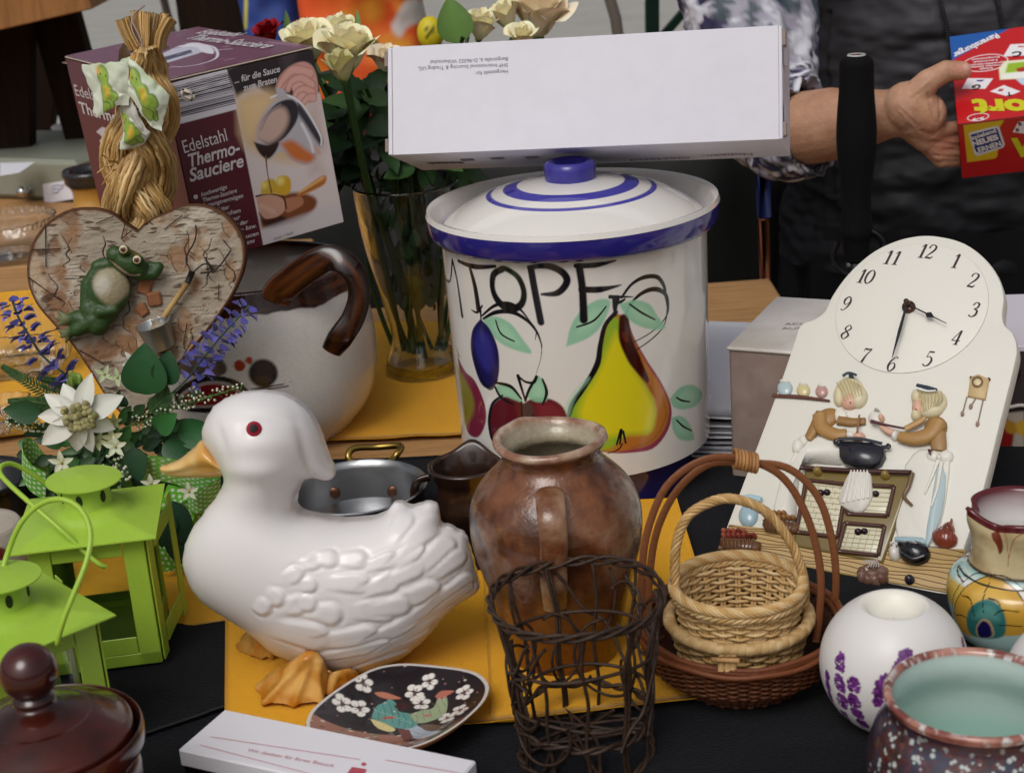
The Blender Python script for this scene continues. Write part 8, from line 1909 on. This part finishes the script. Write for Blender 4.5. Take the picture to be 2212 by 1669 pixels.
# face details live on the skin; hair as a child
mb=MB();v,f=ball((px_,2.26,.855),(.092,.105,.122),nu=36,nv=26);fr_k=~((v[:,1]<2.205) & (v[:,2]<.915) & (np.abs(v[:,0]-px_)<.066));v,f=filt(v,f.tolist(),fr_k);nn=fnoise(v*np.array([1,1,.3]),60,2)[:,None];mb.add(v+(v-np.array((px_,2.26,.85)))*nn*.04,f,lin('5a4030'));mb.build('hair',mat('hair_brown',None,.5,bump=('noise',120,.6,(6,6,1))),pe)
mb=MB()
for s in (-1,1):v,f=ball((px_+s*.031,2.142,.838),(.013,.009,.0085),nu=16,nv=10);c=np.tile(np.array(lin('e0dcd6')),(len(v),1));c[(np.abs(v[:,0]-px_-s*.031)<.0055)]=lin('2a1c14');mb.add(v,f,c)
mb.build('eyes',mat('eye_white',None,.2),pe)
mb=MB();v,f=ball((px_,2.137,.766),(.024,.006,.0055),nu=16,nv=10);mb.add(v,f,lin('9a5248'));mb.build('mouth',mat('lips',None,.5),pe)
# sleeve with print
def tubecloth(path,rad,name,m,colf,nseg=120,seg=90,fold=.004,fr=26,hem=True,flat=1.0):
 P=cr(path,nseg);rr_l=cr(rad,nseg)[:,0] if not hasattr(rad[0],'__len__') else None;v,f=tube([Vector(p) for p in P],1.0,seg,caps=False,up=(0,-1,.01));ctr=np.repeat(P,seg,0);d=v-ctr;rb2=np.repeat(rr_l,seg)[:,None]
 t_=np.repeat(np.linspace(0,1,nseg),seg);a_=np.tile(np.linspace(0,2*np.pi,seg,endpoint=False),nseg);nz=fnoise(np.stack([np.cos(a_)*.12,np.sin(a_)*.12,t_*.35],-1),fr,3)+.5*fnoise(np.stack([np.cos(a_)*.12,np.sin(a_)*.12,t_*.6],-1),fr*2.2,7)
 v=ctr+d*(rb2+(nz*fold)[:,None]);U2=np.stack([a_*.06,t_*np.linalg.norm(np.diff(P,axis=0),axis=1).sum()],-1)
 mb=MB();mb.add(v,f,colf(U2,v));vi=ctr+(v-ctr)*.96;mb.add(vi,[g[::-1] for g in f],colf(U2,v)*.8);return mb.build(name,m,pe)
def printcol(U2,v):
 r_=random.Random(4);pt=Paint(U2,lin('9b98a6'));n=fnoise(np.concatenate([U2,0*U2[:,:1]],1),22,3);n2=fnoise(np.concatenate([U2,0*U2[:,:1]],1),48,5)
 pt._mix(np.clip(n*5-.3,0,1),lin('34304e'));pt._mix(np.clip(n2*5-.9,0,1),lin('d0d0d8'));pt._mix(np.clip(-n2*5-.9,0,1)*.9,lin('3c4a50'))
 mx=U2.max(0)
 for i in range(26):
  c=(r_.uniform(0,mx[0]),r_.uniform(0,mx[1]));s=r_.uniform(.010,.022)
  pt.dot(c,s,lin('d9d8e0'),ry=s*.8,soft=.1);pt.dot(c,s*.45,lin('4a4266'),ry=s*.3,soft=.2)
 for i in range(40):
  c=(r_.uniform(0,mx[0]),r_.uniform(0,mx[1]));L_=r_.uniform(.008,.03);a=r_.uniform(0,3.1)
  for k in range(5):pt.stroke([(c[0]+k*.004,c[1]+k*.001),(c[0]+k*.004+L_*math.cos(a)*.3,c[1]+L_*math.sin(a))],.0016,lin(r_.choice(['241f38','1c1a26'])),smooth=0,soft=.0004)
 return pt.C
M_print2=mat('printed_blouse',None,.6,spec=.3,bump=('noise',60,.2))
tubecloth([tuple(sh_l+Vector((-.0,.0,.03))),tuple(aV(1610,-150,2.14)),tuple(aV(1622,60,2.05)),tuple(aV(1655,230,1.99)),tuple(aV(1705,280,1.955)),tuple(aV(1752,276,1.93))],[.075,.085,.080,.066,.060,.055],'blouse_sleeve',M_print2,printcol,fold=.008)
tubecloth([(px_+.18,2.27,.60),(px_+.24,2.23,.44),(px_+.28,2.19,.30),(px_+.25,2.09,.26)],[.075,.072,.064,.056],'blouse_sleeve',M_print2,printcol,nseg=60,seg=60,fold=.008)
# vest: padded shell around the torso with zip, seams and folds
na,nzv=260,260;th=np.linspace(0,2*np.pi,na,endpoint=False);zz=np.linspace(-.04,.63,nzv);A,Z=np.meshgrid(th,zz,indexing='ij')
hwid=np.interp(Z,[-.04,.05,.25,.45,.56,.63],[.275,.26,.225,.225,.205,.10]);dpt=np.interp(Z,[-.04,.1,.3,.5,.63],[.19,.185,.17,.16,.09])
sx=np.sign(np.cos(A))*np.abs(np.cos(A))**.85;sy_=np.sin(A);X_=px_+hwid*sx;Y_=2.31+dpt*sy_
P=np.stack([X_,Y_,Z],-1).reshape(-1,3);fo=fnoise(P*np.array([1,1,2.2]),9,3)*.012+fnoise(P*np.array([1.3,1,1.3]),15,6)*.006+fnoise(P*np.array([1,1,2]),40,8)*.0008
ui=np.array([proj(p) for p in P]);
for (a,b) in (((2010,-60),(2065,180)),((2035,-60),(2085,170)),((2140,-60),(2190,120)),((1790,30),(1800,420))):
 A_=np.array(a,float);B_=np.array(b,float);d=B_-A_;t=np.clip(((ui-A_) @ d)/(d @ d),0,1);dist=np.hypot(*(ui-A_-t[:,None]*d).T);fo=fo-.005*np.exp(-(dist/5)**2)*(P[:,1]<2.31)+.003*np.exp(-((dist-10)/6)**2)*(P[:,1]<2.31)
nv_=np.stack([sx.ravel(),sy_.ravel(),0*sx.ravel()],-1);P=P+nv_*fo[:,None];pt=Paint(ui,lin('3b3a3f'))
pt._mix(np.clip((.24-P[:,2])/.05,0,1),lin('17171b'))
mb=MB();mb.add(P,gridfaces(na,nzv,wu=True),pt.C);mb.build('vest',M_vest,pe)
for X0,X1 in ((2025,2075),(2150,2192)):
 mb=MB()
 for k in range(34):
  t=k/34;X,Y=X0+(X1-X0)*t,-20+200*t;dd=ray(X,Y)
  p=V(X,Y,2.31-float(np.interp(V(X,Y,2.16).z,[-.04,.1,.3,.5,.63],[.19,.185,.17,.16,.09]))*math.sqrt(max(0,1-((V(X,Y,2.16).x-px_)/.24)**2))-.014);v,f=boxv(p,(.007,.003,.0022),None,.0006);mb.add(v,f,lin('3a393d'))
 mb.build('zip',M_vest,pe)
# trousers / long skirt below the vest
v=[];zz=np.linspace(-.66,.02,80);th=np.linspace(0,2*np.pi,160,endpoint=False);A,Z=np.meshgrid(th,zz,indexing='ij');hw2=np.interp(Z,[-.66,.02],[.30,.262]);P=np.stack([px_+hw2*np.cos(A),2.31+.2*np.sin(A),Z],-1).reshape(-1,3);P[:,:2]+=(fnoise(P*np.array([1,1,.25]),14,4)*.02)[:,None]*np.stack([np.cos(A).ravel(),np.sin(A).ravel()],-1)
mb=MB();mb.add(P,gridfaces(160,80,wu=True),lin('0d0d11'));mb.build('skirt',M_vest,pe)
mb=MB()
for s in (-1,1):v,f=fuse([cone((px_+s*.1,2.335,-.712),(px_+s*.112,2.175,-.722),.042,.036,16)],.004,4);mb.add(v,f,lin('15120f'))
mb.build('shoes',M_vest,pe)
# ---- red game box in the hand
gx,gy,gz=Mgb.col[0],Mgb.col[1],Mgb.col[2];cg=gb_o+gx*gW/2+gy*gD/2+gz*gH/2
gm_=thing('game_box','red game box with blue corner and yellow sticker held by the person','game box',gb_o+gx*gW/2+gy*gD/2)
RED=lin('b3161c');mb=MB();v,f=boxv(cg,(gW,gD,gH),Mgb,.002);mb.add(v,f,RED)
topo=gb_o+gz*(gH+.0006);fro=gb_o-gy*.0006
def tpl(X,Y):p=PLN(X,Y,topo,gz)-topo;return (p.dot(gx),p.dot(gy))
def fpl(X,Y):p=PLN(X,Y,fro,gy)-fro;return (p.dot(gx),p.dot(gz))
ZT=lambda L:[tpl(*Z6(*p)) for p in L];ZF=lambda L:[fpl(*Z6(*p)) for p in L]
P,uv=facegrid(topo,gx,gy,gW,gD,260,220);pt=Paint(uv,lin('bb1a1e'));e=.0004
pt.poly(ZT([(300,205),(365,205),(990,125),(1010,100),(300,60),(280,300)]) ,lin('1d55a0'),soft=e);pt.poly(ZT([(300,180),(1000,120),(450,425),(330,440)]),lin('1d55a0'),soft=e)
WH=lin('e4dfe2')
c0=ZT([(770,445)])[0];a_=abs(ZT([(990,430)])[0][0]-c0[0]);b_=abs(ZT([(770,365)])[0][1]-c0[1]);pt.dot(c0,a_,WH,ry=b_,soft=.02);pt.dot(c0,a_*.955,lin('b5181e'),ry=b_*.92,soft=.02)
pt.poly(ZT([(1010,270),(1180,262),(1160,375),(940,385)]),WH,soft=e);pt.poly(ZT([(605,590),(845,592),(770,690),(550,690)]),WH,soft=e);pt.poly(ZT([(945,655),(1103,715),(985,762),(815,715)]),WH,soft=e)
pt.poly(ZT([(690,606),(765,604),(740,622),(690,620)]),lin('3a2f8a'),soft=e);pt.poly(ZT([(905,690),(950,690),(930,715),(885,715)]),lin('b03a3a'),soft=e);pt.poly(ZT([(1085,285),(1140,285),(1140,297),(1075,297)]),lin('b03a3a'),soft=e)
pt.poly(ZT([(950,430),(1180,410),(1180,590),(910,605),(900,500)]),lin('dfe3c0'),soft=.001);pt.poly(ZT([(985,450),(1180,430),(1180,520),(960,540)]),lin('93b22a'),soft=.001);pt.poly(ZT([(1060,500),(1180,470),(1180,540),(1080,530)]),lin('a8301c'),soft=.001);pt.poly(ZT([(930,560),(1180,520),(1180,590),(920,590)]),lin('e6e6e2'),soft=.001);pt.poly(ZT([(1060,600),(1138,590),(1180,660),(1120,650)]),lin('b5cfe0'),soft=.001)
c0=ZT([(703,958)])[0];a_=abs(ZT([(808,955)])[0][0]-c0[0]);b_=abs(ZT([(703,922)])[0][1]-c0[1]);pt.dot(c0,a_,WH,ry=b_,soft=.03);pt.dot(c0,a_*.92,lin('b5181e'),ry=b_*.84,soft=.03)
mb.add(P,gridfaces(260,220),pt.C)
P,uv=facegrid(fro,gx,gz,gW,gH,300,120);pt=Paint(uv,lin('b3151b'))
pt.poly(ZF([(565,1035),(950,985),(905,1060),(885,1330),(860,1350),(600,1385)]),lin('d2b21e'),soft=e);pt.poly(ZF([(615,1115),(640,1100),(880,1040),(905,1060),(955,1215),(940,1245),(700,1325),(670,1310)]),lin('d8dce4'),soft=e);pt.poly(ZF([(630,1125),(875,1060),(890,1075),(935,1215),(925,1235),(700,1305),(680,1290)]),lin('1c3f78'),soft=e)
pt.poly(ZF([(1085,1000),(1180,1000),(1150,1115),(1030,1100)]),WH,soft=e)
mb.add(P,gridfaces(300,120)[:,:],pt.C)
P,uv=facegrid(gb_o-gx*.0006+gy*gD,-gy,gz,gD,gH,60,40);pt=Paint(uv,lin('a01419'));pt.poly([(-.01,-.01),(.045,-.01),(.045,1),(-.01,1)],lin('1a4a90'),soft=e);mb.add(P,gridfaces(60,40),pt.C)
def gtxt(s,a,b,h,top=True,col=WH,bold=.02,sh=0.0):
 o_,n_=(topo,gz) if top else (fro,gy);q0=PLN(*Z6(*a),o_,n_);q1=PLN(*Z6(*b),o_,n_);write(mb,s,q0,q1,h,None,n_ if top else-n_,col,mi=1,bold=bold,shear=sh,lift=.0006)
gtxt('Ravensburger',(875,168),(455,365),.009,bold=.03)
for s,a,b in (('Kompetenzen',(905,385),(640,412)),('Lernziel:',(885,415),(655,435)),('Sprachf\u00f6rderung',(955,435),(610,465)),('Logisches Denken',(935,460),(625,485)),('Inhalt',(840,490),(715,500))):gtxt(s,a,b,.0028,bold=.02)
gtxt('ort',(1180,800),(640,800),.024,col=lin('c5c21e'),bold=.05,sh=-.2);gtxt('5-9',(760,960),(645,975),.0045,bold=.04)
gtxt('G',(720,645),(640,668),.007,col=lin('151515'),bold=.03);gtxt('T',(1020,720),(965,730),.006,col=lin('151515'),bold=.03);gtxt('C',(1110,333),(1020,350),.008,col=lin('151515'),bold=.03)
gtxt('spielend',(648,1170),(878,1095),.0062,False,bold=.03);gtxt('NEUES',(655,1232),(900,1160),.0078,False,bold=.05);gtxt('LERNEN',(680,1300),(928,1222),.0078,False,bold=.03);gtxt('R',(1090,1040),(1128,1030),.006,False,lin('151515'));gtxt('B',(1065,1092),(1095,1085),.005,False,lin('151515'))
gtxt('V',(1010,1330),(1230,1310),.028,False,lin('c5c21e'),.05)
mb.build('body',[mat('gloss_card',None,.22,coat=.4),M_print],gm_,angle=40)
# ---- walking stick with black foam grip
wsb=V(1850,560,1.78);ws=thing('walking_stick','black walking stick with foam grip and round badge standing before the seller','walking stick',(wsb.x,1.78,-0.75));bs=(wsb.x,1.78)
M_foam=mat('black_foam','08090b',.85,spec=.2,bump=('noise',400,.4))
rows=prof(bs,[(560,26),(520,30),(500,36),(470,33),(440,31),(400,33),(360,38),(320,42),(280,43),(240,41),(200,38),(160,37),(142,37),(132,35),(124,28),(121,15)]);q=cr(rows,100)
v,f=lathe([tuple(p) for p in q]+[(.0004,q[-1][1]+.0003)],bs,48);mb=MB();mb.add(v,f);mb.build('grip',M_foam,ws)
zt=q[-1][1]+.0006;mb=MB();v,f=lathe([(.0075,zt),(.0078,zt+.0012),(.0098,zt+.0012),(.0102,zt)],bs,40);mb.add(v,f,lin('b8b8b4'));v,f=lathe([(.0004,zt+.0006),(.0076,zt+.0006)],bs,30);mb.add(v,f,lin('101010'));v,f=boxv((bs[0],bs[1],zt+.0012),(.008,.0016,.0008),Matrix.Rotation(.3,3,'Z'));mb.add(v,f,lin('8a1a1c'));mb.build('badge',mat('badge_enamel',None,.3),ws)
mb=MB();zb_=q[0][1];v,f=lathe([(.0005,-.748),(.006,-.745),(.007,-.70),(.009,zb_-.12),(.012,zb_-.11),(.012,zb_+.002),(.0005,zb_+.003)],bs,20);mb.add(v,f);mb.build('shaft',mat('shaft_black','0c0c0e',.35,metal=.5),ws)
mb=MB();
for (X,Y) in ((1803,568),(1835,572),(1868,566),(1893,552)):v,f=ball(V(X,Y,1.775),.0035,nu=12,nv=8);mb.add(v,f,lin('6a6a6c'))
v,f=tube([Vector(p) for p in cr([V(1880,500,1.77),V(1905,520,1.765),V(1902,560,1.765),V(1870,590,1.77),V(1830,590,1.77),V(1800,560,1.77),V(1812,520,1.77)],40)],.005,8,flat=.4);mb.add(v,f,lin('0a0a0c'));mb.build('wrist_strap',mat('strap_black',None,.5),ws)
# ================================================================== LEFT EDGE PIECES
def crystal(B_,rows,seg,label,wobf,name='crystal_bowl',cat='bowl'):
 q=cr(rows,60);full=[(.0005,.001)]+[tuple(p) for p in q]+[(q[-1][0]-.0015,q[-1][1]+.001)]+[(max(r-.0035,.001),z+.001) for r,z in q[::-1]][1:-4]+[(.0005,.006)]
 v,f=lathe(full,(B_.x,B_.y),seg,wob=wobf);mb=MB();mb.add(v,f);o=mb.build(name,M_glass2,loc=(B_.x,B_.y,0));_tags(o,label,cat,'cut crystal dishes at the left edge',None);return o
B_=T(14,552);k_=mpp(B_);zr=zat((B_.x,B_.y),474)
cbw=crystal(B_,[(60*k_,.001),(85*k_,.006),(104*k_,zr*.4),(112*k_,zr*.75),(118*k_,zr)],240,'round cut crystal bowl with beaded rim in front of the cash box',lambda t,r,z:(r*(1+.022*np.abs(np.sin(t*9))*np.clip(1-np.abs(z/zr-.55)*2.2,0,1)+.010*np.sin(t*60)*(z>zr*.86)),z+.0012*np.sin(t*30)*(z>zr*.9)))
B_=T(45,800);k_=mpp(B_)
def wsq(t,r,z):s=(np.abs(np.cos(t))**6+np.abs(np.sin(t))**6)**(-1/6);return r*(1+(s-1)*.8)*(1+.012*np.sin(t*28)),z+.0012*np.abs(np.sin(t*14))
crystal(B_,[(70*k_,.0045),(95*k_,.006),(108*k_,.02),(118*k_,.045),(124*k_,.062)],260,'square cut crystal dish over the orange napkin left of the lavender',wsq)
B_=T(-40,930);k_=mpp(B_)
crystal(B_,[(60*k_,.0045),(85*k_,.006),(95*k_,.014),(104*k_,.024)],200,'flat cut crystal plate below the square crystal dish',wsq,'crystal_plate','plate')
# mustard jug with black rim on the rear boards
B_=T(222,540);bs=(B_.x,B_.y);q=cr(prof(bs,[(540,46),(510,58),(480,60),(450,52),(425,44),(405,46),(392,56),(380,58)]),60);rt_,zt_=q[-1]
v,f=lathe([(.0005,.001)]+[tuple(p) for p in q]+[(rt_+.003,zt_+.006),(rt_,zt_+.012),(rt_-.006,zt_+.010),(rt_-.008,zt_),(rt_-.02,.012),(.0005,.01)],bs,80);idx=np.tile(np.arange(len(v)//80),80);c=np.tile(np.array(lin('b5873a')),(len(v),1));c[(idx>46)]=lin('1d1a1e');mb=MB();mb.add(v,f,c)
o=mb.build('mustard_jug',M_speck,loc=(B_.x,B_.y,0));_tags(o,'mustard yellow jug with thick black rim half hidden behind the maroon carton','jug',None,None)
# paper cup
B_=T(165,415);B_.y=3.25;B_.x=V(165,380,3.25).x;bs=(B_.x,B_.y);q=cr(prof(bs,[(395,27),(350,30),(300,33),(275,35)]),30);rt_,zt_=q[-1];zz0=q[0][1]
v,f=lathe([(.0005,.001),(q[0][0]*.9,.001)]+[tuple(p) for p in q]+[(rt_+.002,zt_+.002),(rt_,zt_+.005),(rt_-.003,zt_+.002),(q[0][0]-.004,.01),(.0005,.008)],bs,60);th=np.arctan2(v[:,1]-B_.y,v[:,0]-B_.x);zrel=(v[:,2]-zz0)/(zt_-zz0);c=np.tile(np.array(lin('7a1518')),(len(v),1));c[zrel<.62]=lin('26408a');c[(zrel<.5) & (np.sin(th*7)>.2)]=lin('c0a890');c[zrel>.93]=lin('d8d2d0');idx=np.tile(np.arange(len(v)//60),60);c[idx>33]=lin('dcd6d4');mb=MB();mb.add(v,f,c)
o=mb.build('paper_cup',mat('paper_cup',None,.4),loc=(B_.x,B_.y,0));_tags(o,'red and blue paper cup with white inside behind the grey cash box','cup',None,None)
# black casserole and beige crock at the left edge
B_=T(-30,1165);bs=(B_.x,B_.y);q=cr(prof(bs,[(1165,90),(1140,112),(1100,122),(1060,122),(1040,120)]),50);rt_,zt_=q[-1]
v,f=lathe([(.0005,.001)]+[tuple(p) for p in q]+[(rt_+.003,zt_+.002),(rt_,zt_+.005),(rt_-.005,zt_+.001),(rt_-.01,.012),(.0005,.008)],bs,90);mb=MB();mb.add(v,f);o=mb.build('black_bowl',mat('black_enamel','0b0b0e',.25,coat=.4),loc=(B_.x,B_.y,0));_tags(o,'glossy black bowl at the left edge behind the green lanterns','bowl',None,None)
B_=T(-10,1330);bs=(B_.x,B_.y);q=cr(prof(bs,[(1330,70),(1300,92),(1250,108),(1200,112),(1160,104),(1140,92)]),60);rt_,zt_=q[-1]
v,f=lathe([(.0005,.001)]+[tuple(p) for p in q]+[(rt_-.002,zt_+.003),(rt_-.006,zt_),(rt_-.008,.012),(.0005,.008)],bs,160);th=np.arctan2(v[:,1]-B_.y,v[:,0]-B_.x);pt=Paint(np.stack([(th+np.pi/2)*.04,v[:,2]],-1),lin('a0978a'));g9=on_l(q,B_);
def g9s(X,Y):a=g9(X,Y);return (a[0]/.05*.04,a[1])
pt.dot(g9s(2,1196),.005,lin('5a0f12'));pt.stroke([g9s(10,1224),g9s(40,1215)],.0008,lin('2a2420'));pt.stroke([g9s(12,1232),g9s(36,1226)],.0008,lin('2a2420'))
mb=MB();mb.add(v,f,pt.C);o=mb.build('beige_crock',M_speck,loc=(B_.x,B_.y,0));_tags(o,'small beige crock with red dot half hidden by the lantern handles','crock',None,None)
